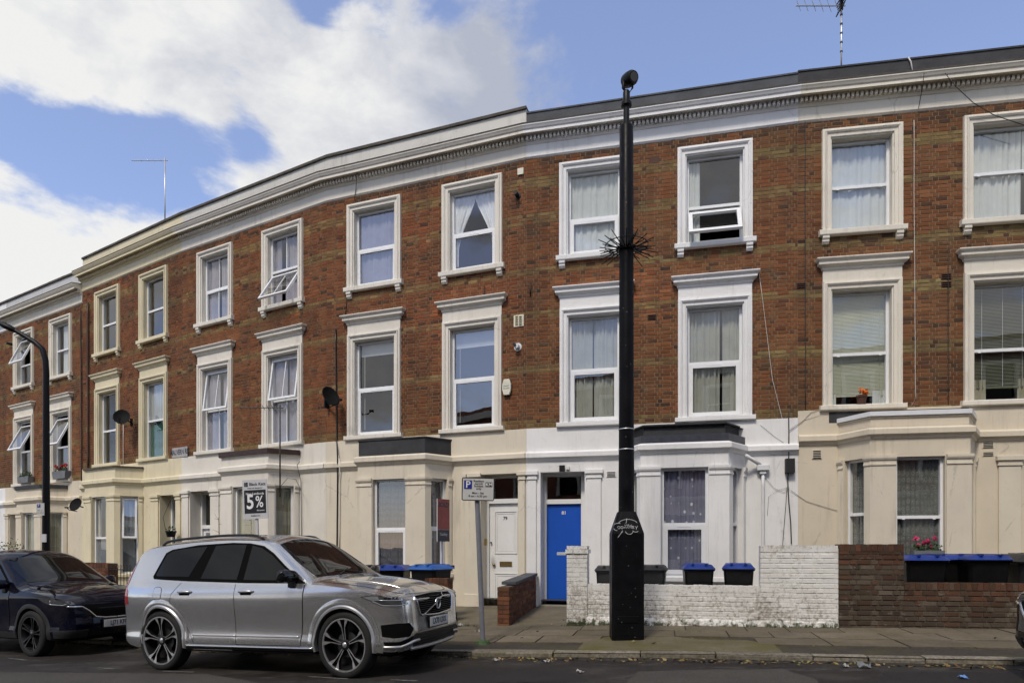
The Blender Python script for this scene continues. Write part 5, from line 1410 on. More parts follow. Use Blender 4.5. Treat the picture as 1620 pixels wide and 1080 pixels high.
# ---------------- big black post with camera
def gp(px, py, zf):
    """ground point seen at a pixel"""
    X, Y, z = 0.0, 9.0, 0.0
    for _ in range(12):
        Y = (EYE - z) * FPX / (py - YH); X = (px - CX) / FPX * Y; z = zf(X, Y)
    return X, Y, z
zpv = lambda X, Y: zpave(X, -kerb_dist(X, Y))
X, Y, z = gp(991, 1014, zpv)
Y += 0.22; X = (991 - CX) / FPX * Y
post = thing('camera_post', 'tall black street post with boxy graffitied base, spike collar and camera on top', 'post', (X, Y, z - 0.02), math.radians(-3))
hb = 0.222
zt = lambda py: EYE + (YH - py) * (Y - hb) / FPX - z + 0.02
mb = MB(); ch = 0.06; z1, z2 = zt(843), zt(808)
def octo(r, c): return [(-r, -r + c), (-r + c, -r), (r - c, -r), (r, -r + c), (r, r - c), (r - c, r), (-r + c, r), (-r, r - c)]
lv = [(0.0, hb, 0.03), (0.02, hb, 0.03), (z1, hb, 0.03), (z1 + 0.012, hb - 0.004, 0.03), (z2, 0.125, 0.05), (z2 + 0.004, 0.09, 0.04)]
vs = [(x, y, zz) for zz, r, c in lv for x, y in octo(r, c)]
mb.add(vs, [(i * 8 + k, i * 8 + (k + 1) % 8, (i + 1) * 8 + (k + 1) % 8, (i + 1) * 8 + k) for i in range(len(lv) - 1) for k in range(8)] + [tuple(range(40, 48))])
mb.build('base_box', 'post_black', post, bevel=0.006)
mb = MB(); mb.box(-0.15, 0.15, -hb - 0.012, -hb, 0.28, 0.37); mb.box(-0.185, 0.185, -hb - 0.004, -hb, 0.10, z1 - 0.1); mb.build('access_panel', 'post_black', post, bevel=0.004)
ztc = EYE + (YH - 197) * Y / FPX - z
mb = MB(); mb.lathe([(0.0, z2 - 0.05), (0.112, z2 - 0.05), (0.110, z2 + 0.6), (0.105, 3.2), (0.097, ztc - 0.03), (0.085, ztc), (0.03, ztc + 0.02)], 24); mb.build('column', 'post_black', post, smooth=True, angle=40)
zw = lambda py: EYE + (YH - py) * Y / FPX - z
for py in (677, 709):
    mb = MB(); mb.lathe([(0.1085, -0.008), (0.113, -0.008), (0.113, 0.008), (0.1085, 0.008)], 24, 0, 0, zw(py)); mb.build('steel_band', 'alu', post, smooth=True)
mb = MB(); ze = zw(160); mb.tube([(0, 0, ztc - 0.05), (0, 0, ze)], 0.042, 12); mb.lathe([(0.042, 0), (0.075, 0.01), (0.075, 0.05), (0.05, 0.06), (0.05, 0.2), (0.04, 0.22), (0.0, 0.22)], 16, 0, 0, ze - 0.06); mb.build('mast', 'iron_black', post, smooth=True, angle=40)
mb = MB(); mb.tube([(0.0, 0, ze + 0.14), (-0.05, -0.01, ze + 0.20), (-0.045, -0.01, ze + 0.30), (0.0, 0, ze + 0.345)], 0.018, 8); mb.tube([(0.03, 0, ze + 0.12), (0.085, 0, ze + 0.2), (0.09, 0, ze + 0.30)], 0.014, 8); mb.build('camera_yoke', 'iron_black', post, smooth=True)
mb = MB(); mb.lathe([(0.0, -0.10), (0.075, -0.10), (0.095, -0.06), (0.10, 0.02), (0.09, 0.10), (0.05, 0.13), (0.0, 0.135)], 18, 0, 0, 0, 'y')
cm_ = mb.build('camera_head', 'iron_black', post, smooth=True, angle=35); cm_.location = (0.05, 0, ze + 0.33); cm_.rotation_euler = (0.25, 0, 0.5)
mb = MB(); mb.lathe([(0.0, -0.102), (0.06, -0.102), (0.062, -0.098)], 16, 0, 0, 0, 'y'); mb.build('camera_lens', 'cctv_lens', cm_)
# spike collar
zk = zw(392); rr = random.Random(4)
mb = MB(); mb.lathe([(0.103, -0.02), (0.125, -0.02), (0.125, 0.02), (0.103, 0.02)], 24, 0, 0, zk); col_ = mb.build('spike_collar', 'iron_black', post, smooth=True, angle=40)
for i in range(44):
    t = 2 * math.pi * (i + rr.uniform(-0.2, 0.2)) / 44; e = (rr.uniform(-0.13, -0.06), rr.uniform(-0.02, 0.03), rr.uniform(0.06, 0.12))[i % 3]; R = rr.uniform(0.37, 0.44)
    mb = MB(); mb.tube([(0.11 * math.cos(t), 0.11 * math.sin(t), zk), (R * math.cos(t), R * math.sin(t), zk + e)], 0.009, 5, 0.006); mb.build('spike', 'iron_black', col_)
mb = MB(); mb.tube([(0.30 * math.cos(t), 0.30 * math.sin(t), zk + 0.05) for t in [2 * math.pi * i / 28 for i in range(29)]], 0.007, 5); mb.build('spike_ring', 'iron_black', col_)
# graffiti tag on the shoulder of the base
def scrawl(parent, strokes, ox, oz, s, y0, slope, r=0.0035):
    mb = MB()
    for st in strokes:
        P_ = []
        for x, q in st:
            zz = oz + q * s; yy = y0 if zz < z1 else y0 + (zz - z1) * slope
            P_.append((ox + x * s, yy - 0.003, zz))
        mb.tube(P_, r, 5)
    mb.build('graffiti_tag', 'graffiti', parent)
arc = lambda cx_, cz_, rx, rz_, a0, a1, n=10: [(cx_ + rx * math.cos(math.radians(a0 + (a1 - a0) * i / n)), cz_ + rz_ * math.sin(math.radians(a0 + (a1 - a0) * i / n))) for i in range(n + 1)]
sl = (hb - 0.125) / (z2 - z1 - 0.012)
scrawl(post, [arc(0.0, 0.30, 1.0, 0.55, 20, 160), arc(-1.0, 0.20, 0.45, 0.25, 60, 170, 6), arc(-1.05, -0.12, 0.4, 0.2, 170, 260, 6), [(-0.1, 0.95), (-0.15, 0.6), (-0.22, 0.42)],
              [(-0.35, 0.3), (-0.25, 0.15), (-0.15, 0.32), (-0.05, 0.14), (0.0, 0.32)], [(0.08, 0.32), (0.08, 0.12), (0.3, 0.2)], [(0.35, 0.3), (0.3, 0.15), (0.5, 0.14)],
              [(-1.1, 0.02), (-1.0, 0.12), (-0.8, 0.08), (-0.85, -0.1), (-1.05, -0.12)], arc(-0.62, 0.0, 0.13, 0.12, 0, 360), [(-0.4, 0.1), (-0.36, -0.08), (-0.22, 0.08), (-0.15, -0.08), (-0.02, 0.1)], [(0.05, -0.1), (0.08, 0.1), (0.2, -0.05), (0.32, 0.12), (0.36, -0.1)],
              [(0.62, 0.12), (0.45, 0.1), (0.45, -0.1), (0.64, -0.1)], [(0.45, 0.0), (0.6, 0.02)], [(0.75, 0.12), (0.85, 0.0), (1.0, 0.14)], [(0.85, 0.0), (0.82, -0.2)],
              arc(0.1, -0.35, 0.38, 0.35, 190, 350), arc(0.75, -0.25, 0.3, 0.22, 200, 330), [(-0.55, -0.3), (-0.85, -0.75), (-1.05, -1.0)], [(-0.6, -0.45), (-0.78, -0.62)]], 0.0, z1 + 0.08, 0.135, -hb, sl)

# ---------------- parking sign
X, Y, z = gp(764, 1018, zpv)
ps = thing('parking_sign', 'leaning grey pole with a resident permit parking plate', 'sign', (X, Y, z - 0.03))
top = Vector(((755 - CX) / FPX * Y - X, 0.0, EYE + (YH - 790) * Y / FPX - z))
mb = MB(); mb.tube([(0, 0, 0), tuple(top), tuple(top * 1.11)], 0.036, 14); mb.build('pole', 'grey_paint', ps, smooth=True, angle=40)
mb = MB(); mb.lathe([(0.036, 0.0), (0.11, 0.0), (0.09, 0.05), (0.036, 0.075)], 12, 0, 0, 0.02); mb.build('moss_tuft', 'leaf', ps)
pw_, ph_ = 0.455, 0.322
cxs = (756.5 - CX) / FPX * Y - X; czs = EYE + (YH - 774) * Y / FPX - z + 0.03
mb = MB(); mb.prism([(-pw_ / 2 + 0.015, -ph_ / 2), (pw_ / 2 - 0.015, -ph_ / 2), (pw_ / 2, -ph_ / 2 + 0.015), (pw_ / 2, ph_ / 2 - 0.015), (pw_ / 2 - 0.015, ph_ / 2), (-pw_ / 2 + 0.015, ph_ / 2), (-pw_ / 2, ph_ / 2 - 0.015), (-pw_ / 2, -ph_ / 2 + 0.015)], lambda a_, b_, d_: (a_, d_, b_), -0.062, -0.042)
plate = mb.build('sign_plate', 'sign_black', ps); plate.location = (cxs, 0, czs); plate.rotation_euler = (0, math.radians(1.2), 0)
mb = MB(); mb.box(-pw_ / 2 + 0.014, pw_ / 2 - 0.010, -0.0645, -0.06, -ph_ / 2 + 0.012, ph_ / 2 - 0.012); mb.build('sign_face', 'sign_grey', plate)
mb = MB(); mb.box(-0.195, -0.085, -0.0665, -0.063, 0.0, 0.122); mb.build('blue_square', 'sign_blue', plate)
mb = MB(); mb.box(0.105, 0.20, -0.0665, -0.063, 0.034, 0.10); mb.build('black_square', 'sign_black', plate)
text_mesh('lettering', 'P', 0.135, 'text_white', plate, facing(-0.14, -0.068, 0.06), bold=0.002)
text_mesh('lettering', 'KM', 0.062, 'text_white', plate, facing(0.1525, -0.068, 0.066), bold=0.001)
for i, t in enumerate(('Resident', 'permit', 'holders', 'only')): text_mesh('lettering', t, 0.042, 'text_black', plate, facing(0.01, -0.0655, 0.112 - i * 0.035), bold=0.0008)
text_mesh('lettering', 'Mon - Sat', 0.042, 'text_black', plate, facing(0.0, -0.0655, -0.055), bold=0.0008)
text_mesh('lettering', '8 am - 6.30 pm', 0.042, 'text_black', plate, facing(0.0, -0.0655, -0.098), bold=0.0008)
mb = MB(); mb.tube([(-0.17, -0.05, ph_ / 2), (-0.17, -0.05, ph_ / 2 + 0.045)], 0.006, 6); mb.build('bolt', 'iron_black', plate)

# ---------------- street lamp at the left
Yl = 12.6; Xl = (73 - CX) / FPX * Yl
zl = zpave(Xl, 0.4)
lamp = thing('street_lamp', 'black street lamp with a curved arm at the left edge', 'lamp', (Xl, Yl, zl))
h1 = EYE + (YH - 590) * Yl / FPX - zl
ax = [(73, 880), (73, 590), (72, 570), (67, 552), (56, 542), (40, 532), (25, 523)]
pts = [(0, 0, 0), (0, 0, 1.2)] + [((px - CX) / FPX * Yl - Xl, 0, EYE + (YH - py) * Yl / FPX - zl) for px, py in ax[1:]]
mb = MB(); mb.tube(pts, [0.085, 0.07] + [0.052] * 3 + [0.048, 0.045, 0.042, 0.04], 12); mb.lathe([(0.0, 0.0), (0.10, 0.0), (0.10, 1.15), (0.07, 1.2)], 14); mb.build('column', 'iron_black', lamp, smooth=True, angle=50)
ex = pts[-1]
mb = MB(); dirv = Vector((-0.34, 0, 0.16)).normalized()
prof = [(0.0, 0.045, 0.03), (0.06, 0.075, 0.055), (0.22, 0.085, 0.06), (0.32, 0.07, 0.04), (0.36, 0.06, 0.032), (0.85, 0.075, 0.03), (1.0, 0.05, 0.015)]
vs = []
for s_, wy, wz in prof:
    c = Vector(ex) + dirv * s_
    nz = Vector((0.43, 0, 0.9)).normalized()
    for i in range(10):
        q = 2 * math.pi * i / 10; vs.append(tuple(c + Vector((0, 1, 0)) * wy * math.cos(q) + nz * wz * math.sin(q)))
mb.add(vs, [(i * 10 + k, i * 10 + (k + 1) % 10, (i + 1) * 10 + (k + 1) % 10, (i + 1) * 10 + k) for i in range(len(prof) - 1) for k in range(10)] + [tuple(range(9, -1, -1)), tuple(range(60, 70))])
mb.build('lantern', 'iron_black', lamp, smooth=True, angle=50)
zz = EYE + (YH - 805) * Yl / FPX - zl
mb = MB(); mb.box(-0.125, 0.02, -0.082, -0.07, zz - 0.12, zz + 0.11); lp = mb.build('parking_plate', 'sign_grey', lamp)
mb = MB(); mb.box(-0.11, -0.05, -0.086, -0.08, zz + 0.03, zz + 0.09); mb.build('blue_square', 'sign_blue', lp)
text_mesh('lettering', 'P', 0.06, 'text_white', lp, facing(-0.08, -0.0875, zz + 0.06))
for i in range(2): text_mesh('lettering', ('Mon - Sat', '8 am - 6.30 pm')[i], 0.022, 'text_black', lp, facing(-0.053, -0.083, zz - 0.03 - 0.04 * i))
mb = MB(); mb.box(-0.05, 0.05, -0.075, -0.055, zz - 0.62, zz - 0.47); mb.build('number_plate', 'sign_white', lamp)

# ---------------- estate agents' boards
def board(name, label, k, px, v, py_top, py_bot, w, rz, lean=0.0):
    p = xy_on(k, u_at(k, px, v), v); z = zfore(p.x, v)
    root = thing(name, label, 'sign', (p.x, p.y, z - 0.05), rz)
    root.rotation_euler = (0, lean, rz)
    zt_, zb_ = EYE + (YH - py_top) * p.y / FPX - z + 0.05, EYE + (YH - py_bot) * p.y / FPX - z + 0.05
    mb = MB(); mb.box(-0.03, 0.03, 0.012, 0.055, 0, zt_ - 0.05); mb.build('post', 'sign_white', root, bevel=0.004)
    mb = MB(); mb.box(-w / 2, w / 2, -0.01, 0.01, zb_, zt_); pl = mb.build('board', 'sign_white', root)
    return root, pl, zb_, zt_
root, pl, zb_, zt_ = board('letting_board', 'white and black letting agent board offering 5% above the silver car', 'D', 410, 1.9, 758, 820, 0.56, HOUSES['D'][0].rotation_euler.z + math.radians(20), math.radians(-2))
hB = zt_ - zb_
mb = MB(); mb.box(-0.245, 0.245, -0.013, -0.009, zb_ + hB * 0.14, zb_ + hB * 0.735); mb.build('black_panel', 'sign_black', pl)
Tz = lambda f: zb_ + hB * f
text_mesh('lettering', 'Black Katz', 0.088, 'text_black', pl, facing(0.06, -0.0115, Tz(0.88)), bold=0.002)
text_mesh('lettering', 'lettings and management', 0.034, 'text_black', pl, facing(0.0, -0.0115, Tz(0.785)), bold=0.001)
text_mesh('lettering', 'New Landlords', 0.066, 'text_white', pl, facing(0.0, -0.0145, Tz(0.64)), bold=0.001)
text_mesh('lettering', '5', 0.42, 'text_white', pl, facing(-0.11, -0.0145, Tz(0.42)), bold=0.010, stretch=0.85)
text_mesh('lettering', '%', 0.34, 'text_white', pl, facing(0.10, -0.0145, Tz(0.42)), bold=0.003, stretch=0.78)
text_mesh('lettering', 'discount', 0.052, 'text_white', pl, facing(0.12, -0.0145, Tz(0.215)))
text_mesh('lettering', 'blackkatz.com', 0.036, 'text_black', pl, facing(0.0, -0.0115, Tz(0.08)), bold=0.001)
mb = MB()
for x0, x1, a0, a1 in ((-0.235, -0.205, -0.045, 0.045), (-0.20, -0.155, 0.003, 0.045), (-0.20, -0.155, -0.045, -0.003)): mb.box(x0, x1, -0.0125, -0.009, Tz(0.88) + a0, Tz(0.88) + a1)
mb.build('board_logo', 'sign_black', pl)
root, pl, zb_, zt_ = board('sale_board', 'faded red sold board seen nearly edge-on beside the bay', 'A', 701, 1.75, 789, 856, 0.36, HOUSES['A'][0].rotation_euler.z + math.radians(78))
hB = zt_ - zb_
mb = MB(); mb.box(-0.18, 0.18, -0.0125, -0.0095, zb_ + hB * 0.28, zt_); mb.build('red_panel', 'sign_red', pl)
mb = MB(); mb.box(-0.18, 0.18, -0.0125, -0.0095, zb_, zb_ + hB * 0.275); mb.build('navy_panel', 'sign_navy', pl)
text_mesh('lettering', 'SOLD', 0.125, 'sign_navy', pl, facing(0.0, -0.014, zb_ + hB * 0.86), bold=0.004)
text_mesh('lettering', 'Stanley', 0.08, 'slate_sign', pl, facing(0.0, -0.014, zb_ + hB * 0.17), bold=0.001)
# street name plate on the brickwork
uS = (u_at('E', 272, 0.02), u_at('E', 311.5, 0.02)); pS = on_house('E', uS[0], 0.02, 0)
root_E, Z_E, W_E = HOUSES['E']
uc_ = (u_at('D', 311, 0.02))
pm = xy_on('E', 5.08, 0.03)
zs_ = z_px(xy_on('E', 5.08, 0.0), 716.5)
sn = thing('street_name_sign', 'small pale street name plate on the brickwork between yellow and white houses', 'sign', (pm.x, pm.y, zs_), HOUSES['E'][0].rotation_euler.z)
a0 = u_at('E', 273, 0.03) - 5.08; a1 = W_E - 5.08 + 0.28
mb = MB(); mb.box(a0, a1, -0.012, 0.01, -0.135, 0.135); np_ = mb.build('name_plate', 'slate_sign', sn)
text_mesh('lettering', 'MALVERN RD', 0.20, 'text_black', np_, facing((a0 + a1) / 2, -0.014, 0.0), bold=0.003, stretch=0.72)
# ------------------------------------------------------------------ cars
SUV = dict(wb=2.984, R=0.392, arch=0.432, zb=[(-2.58, 0.42), (-2.3, 0.30), (-1.9, 0.27), (1.9, 0.27), (2.2, 0.25), (2.36, 0.28)],
    top=[(-2.60, 0.80), (-2.585, 0.98), (-2.53, 1.10), (-2.44, 1.26), (-2.33, 1.45), (-2.22, 1.60), (-2.12, 1.655), (-1.7, 1.692), (-1.2, 1.725), (-0.6, 1.742), (-0.1, 1.728), (0.2, 1.685), (0.4, 1.58), (0.62, 1.44), (0.85, 1.29), (1.02, 1.19), (1.12, 1.165), (1.5, 1.125), (1.9, 1.065), (2.1, 1.02), (2.24, 0.975), (2.31, 0.945), (2.35, 0.90)],
    drop=[(-2.6, 0.05), (-2.3, 0.10), (-2.0, 0.085), (-0.1, 0.085), (0.25, 0.10), (0.7, 0.115), (1.0, 0.10), (1.15, 0.075), (1.9, 0.075), (2.2, 0.06), (2.35, 0.02)],
    hw=[(-2.60, 0.66), (-2.58, 0.78), (-2.52, 0.86), (-2.40, 0.915), (-2.1, 0.95), (-1.5, 0.978), (0, 0.978), (1.4, 0.975), (1.8, 0.952), (2.05, 0.91), (2.2, 0.86), (2.29, 0.795), (2.335, 0.72), (2.36, 0.61)],
    prof=[(0.24, 0.945), (0.33, 0.972), (0.42, 0.988), (0.50, 0.972), (0.60, 0.972), (0.75, 0.988), (0.88, 0.999), (0.965, 1.0), (1.02, 0.987), (1.10, 0.958), (1.14, 0.938), (1.20, 0.912), (1.62, 0.735), (1.75, 0.675)],
    nose=[(0.24, -0.13), (0.34, -0.05), (0.44, -0.005), (0.52, 0.0), (0.62, -0.012), (0.75, -0.02), (0.90, -0.035), (0.97, -0.06), (1.05, -0.09)],
    tail=[(0.25, 0.10), (0.40, 0.02), (0.60, 0.0), (0.75, 0.03), (1.0, 0.03), (1.2, 0.02)], x0=-2.60, x1=2.36)
def scaled(sp, kx, ky, kz, **kw):
    q = {}
    for k, v in sp.items():
        if k in ('top', 'drop', 'zb'): q[k] = [(a * kx, b * kz) for a, b in v]
        elif k == 'hw': q[k] = [(a * kx, b * ky) for a, b in v]
        elif k in ('prof', 'nose', 'tail'): q[k] = [(a * kz, b) for a, b in v]
        elif k in ('x0', 'x1'): q[k] = v * kx
        else: q[k] = v
    q.update(kw); return q

def smooth_interp(x, pts):
    """monotone-ish cubic through the points"""
    n = len(pts)
    if x <= pts[0][0]: return pts[0][1]
    if x >= pts[-1][0]: return pts[-1][1]
    for i in range(n - 1):
        if x <= pts[i + 1][0]:
            x0, y0 = pts[i]; x1, y1 = pts[i + 1]; h = x1 - x0
            def slope(j):
                if j == 0: return (pts[1][1] - pts[0][1]) / (pts[1][0] - pts[0][0])
                if j == n - 1: return (pts[-1][1] - pts[-2][1]) / (pts[-1][0] - pts[-2][0])
                a = (pts[j][1] - pts[j - 1][1]) / (pts[j][0] - pts[j - 1][0]); b = (pts[j + 1][1] - pts[j][1]) / (pts[j + 1][0] - pts[j][0])
                return 0.0 if a * b <= 0 else 2 * a * b / (a + b)
            m0, m1 = slope(i), slope(i + 1); t = (x - x0) / h
            return (2 * t**3 - 3 * t**2 + 1) * y0 + (t**3 - 2 * t**2 + t) * h * m0 + (-2 * t**3 + 3 * t**2) * y1 + (t**3 - t**2) * h * m1

def car_shell(sp):
    xs = []
    x = sp['x0']
    while x < sp['x1'] - 1e-6:
        xs.append(x)
        e = min(x - sp['x0'], sp['x1'] - x)
        x += 0.012 if e < 0.08 else (0.03 if e < 0.45 else 0.055)
    xs.append(sp['x1'])
    M_, K_ = 34, 14
    def ring_(x, ys=1.0):
        zb, zt = smooth_interp(x, sp['zb']), smooth_interp(x, sp['top'])
        ze = zt - interp(x, sp['drop']); hw = smooth_interp(x, sp['hw'])
        wn = smoothstep(sp['x1'] - 0.5, sp['x1'], x); wt = smoothstep(sp['x0'] + 0.5, sp['x0'], x)
        pts = [(0.0, zb), (hw * 0.80, zb), (hw * interp(zb, sp['prof']) * 0.97, zb + 0.005)]
        for i in range(M_ + 1):
            z = lerp(zb + 0.02, ze, i / M_); pts.append((hw * smooth_interp(z, sp['prof']), z))
        ye = pts[-1][0]
        for i in range(1, K_ + 1):
            t = i / K_; y = ye * math.cos(t * math.pi / 2) if i < K_ else 0.0
            r = y / ye; pts.append((y, zt - (zt - ze) * (0.72 * r ** 2.0 + 0.28 * r ** 7)))
        out = []
        for y, z in pts:
            dx = wn * smooth_interp(z, sp['nose']) + wt * smooth_interp(z, sp['tail'])
            out.append((x + dx, y * ys, z))
        return out
    rings = [ring_(sp['x0'], k) for k in (0.0, 0.35, 0.7)] + [ring_(x) for x in xs] + [ring_(sp['x1'], k) for k in (0.8, 0.6, 0.4, 0.2, 0.0)]
    # bow the nose forwards towards the middle
    for j, b in zip(range(-5, 0), (0.008, 0.014, 0.02, 0.024, 0.026)):
        rings[j] = [(x + b, y, z) for x, y, z in rings[j]]
    n = len(rings[0]); bm = bmesh.new()
    for s in (1, -1):
        V_ = [[bm.verts.new((x, s * y, z)) for x, y, z in r] for r in rings]
        for a, b in zip(V_, V_[1:]):
            for k in range(n - 1):
                q = (a[k], b[k], b[k + 1], a[k + 1])
                bm.faces.new(q if s == -1 else q[::-1])
    bmesh.ops.remove_doubles(bm, verts=bm.verts, dist=1e-5)
    bmesh.ops.dissolve_degenerate(bm, edges=bm.edges, dist=1e-6)
    bmesh.ops.recalc_face_normals(bm, faces=bm.faces)
    return bm

def car_body(sp, root, paint):
    bm = car_shell(sp)
    me = bpy.data.meshes.new('car_body'); bm.to_mesh(me)
    bvh = BVHTree.FromBMesh(bm); bm.free()
    o = bpy.data.objects.new('tmp_body', me); COL.objects.link(o)
    cb = bmesh.new()
    for sx in (-1, 1):
        for sy in (-1, 1):
            r = bmesh.ops.create_cone(cb, cap_ends=True, cap_tris=False, segments=48, radius1=sp['arch'], radius2=sp['arch'], depth=0.8)
            bmesh.ops.transform(cb, matrix=Matrix.Translation((sx * sp['wb'] / 2, sy * (0.62 + 0.4), sp['R'] + 0.005)) @ Matrix.Rotation(math.radians(90), 4, 'X'), verts=r['verts'])
    cme = bpy.data.meshes.new('tmp_cut'); cb.to_mesh(cme); cb.free()
    co = bpy.data.objects.new('tmp_cut', cme); COL.objects.link(co)
    md = o.modifiers.new('b', 'BOOLEAN'); md.operation = 'DIFFERENCE'; md.object = co; md.solver = 'EXACT'
    dg = bpy.context.evaluated_depsgraph_get()
    nm = bpy.data.meshes.new_from_object(o.evaluated_get(dg))
    bpy.data.objects.remove(o); bpy.data.objects.remove(co)
    nm.materials.clear(); nm.materials.append(MATS[paint]); nm.materials.append(MATS['arch_dark'])
    for p in nm.polygons:
        c = p.center
        for sx in (-1, 1):
            r = math.hypot(c.x - sx * sp['wb'] / 2, c.z - sp['R'] - 0.005)
            if r < sp['arch'] + 0.004 and abs(c.y) > 0.5: p.material_index = 1
        if c.z < 0.31: p.material_index = 1
    smooth_angle(nm, 32)
    nm.name = 'body'
    body = link('body', nm, None, root)
    return body, bvh

def overlay(bvh, pts, d, name, mat, parent, off=0.003, thick=0.006, step=0.03, mirror=False):
    """a panel lying on the body: outline of rough 3-D points dropped onto the shell along d, edges turned down into it"""
    d = Vector(d).normalized()
    up = Vector((0, 0, 1)) if abs(d.z) < 0.9 else Vector((1, 0, 0))
    ax = d.cross(up).normalized(); ay = ax.cross(d).normalized()
    P2 = []
    n = len(pts)
    for i in range(n):
        a, b = Vector(pts[i]), Vector(pts[(i + 1) % n]); m = max(1, int((b - a).length / step))
        for k in range(m):
            q = a.lerp(b, k / m); P2.append(Vector((q.dot(ax), q.dot(ay))))
    nb = len(P2)
    xs = [p.x for p in P2]; ys = [p.y for p in P2]
    def inside(q):
        c = False; j = nb - 1
        for i in range(nb):
            a, b = P2[i], P2[j]
            if (a.y > q.y) != (b.y > q.y) and q.x < (b.x - a.x) * (q.y - a.y) / (b.y - a.y) + a.x: c = not c
            j = i
        return c
    inner = []
    x = min(xs) + step * 0.5
    while x < max(xs):
        y = min(ys) + step * 0.5
        while y < max(ys):
            q = Vector((x, y))
            if inside(q) and min((q - p).length for p in P2) > step * 0.45: inner.append(q)
            y += step
        x += step
    vv, ee, ff, *_ = delaunay_2d_cdt(P2 + inner, [(i, (i + 1) % nb) for i in range(nb)], [], 1, 1e-6)
    vs = []; hits = []
    for q in vv:
        o = ax * q.x + ay * q.y - d * 6
        h, nrm, idx, dist = bvh.ray_cast(o, d)
        hits.append((h, nrm))
    good = [h for h in hits if h[0] is not None]
    if not good: return None
    for i, (h, nrm) in enumerate(hits):
        if h is None:
            q = vv[i]; o = ax * q.x + ay * q.y
            k = min(good, key=lambda g: (Vector((g[0].dot(ax), g[0].dot(ay))) - q).length)
            h = o + d * (k[0].dot(d) - o.dot(d)); nrm = k[1]; hits[i] = (h, nrm)
        if nrm.dot(d) > 0: nrm = -nrm
        vs.append(h + nrm * off)
    bm = bmesh.new(); V_ = [bm.verts.new(v) for v in vs]
    for f in ff:
        try: bm.faces.new([V_[i] for i in f])
        except ValueError: pass
    bm.verts.index_update()
    for e in [e for e in bm.edges if len(e.link_faces) == 1]:
        a, b = e.verts
        ha, hb_ = hits[a.index][1] if a.index >= 0 and a.index < len(hits) else None, hits[b.index][1] if 0 <= b.index < len(hits) else None
        if ha is None or hb_ is None: continue
        sa = -1 if ha.dot(d) < 0 else 1; sb = -1 if hb_.dot(d) < 0 else 1
        c = bm.verts.new(b.co + hb_ * (thick * sb)); e2 = bm.verts.new(a.co + ha * (thick * sa))
        c.index = -1; e2.index = -1
        bm.faces.new((a, b, c, e2))
    bmesh.ops.recalc_face_normals(bm, faces=bm.faces)
    for f in bm.faces:
        if len(f.verts) == 3 and f.normal.dot(d) > 0: f.normal_flip()
    me = bpy.data.meshes.new(name); bm.to_mesh(me); bm.free()
    smooth_angle(me, 50)
    return link(name, me, mat, parent)

def strip(bvh, pts, d, name, mat, parent, r=0.004, off=0.001, n=6, step=0.03):
    """a bead or shut line following the shell"""
    d = Vector(d).normalized(); P_ = []
    for a, b in zip(pts, pts[1:]):
        a, b = Vector(a), Vector(b); m = max(1, int((b - a).length / step))
        for k in range(m): P_.append(a.lerp(b, k / m))
    P_.append(Vector(pts[-1])); out = []
    for q in P_:
        h, nrm, i, dist = bvh.ray_cast(q - d * 3, d)
        if h is not None:
            if nrm.dot(d) > 0: nrm = -nrm
            out.append(h + nrm * off)
    if len(out) < 2: return None
    mb = MB(); mb.tube(out, r, n)
    return mb.build(name, mat, parent, smooth=True)

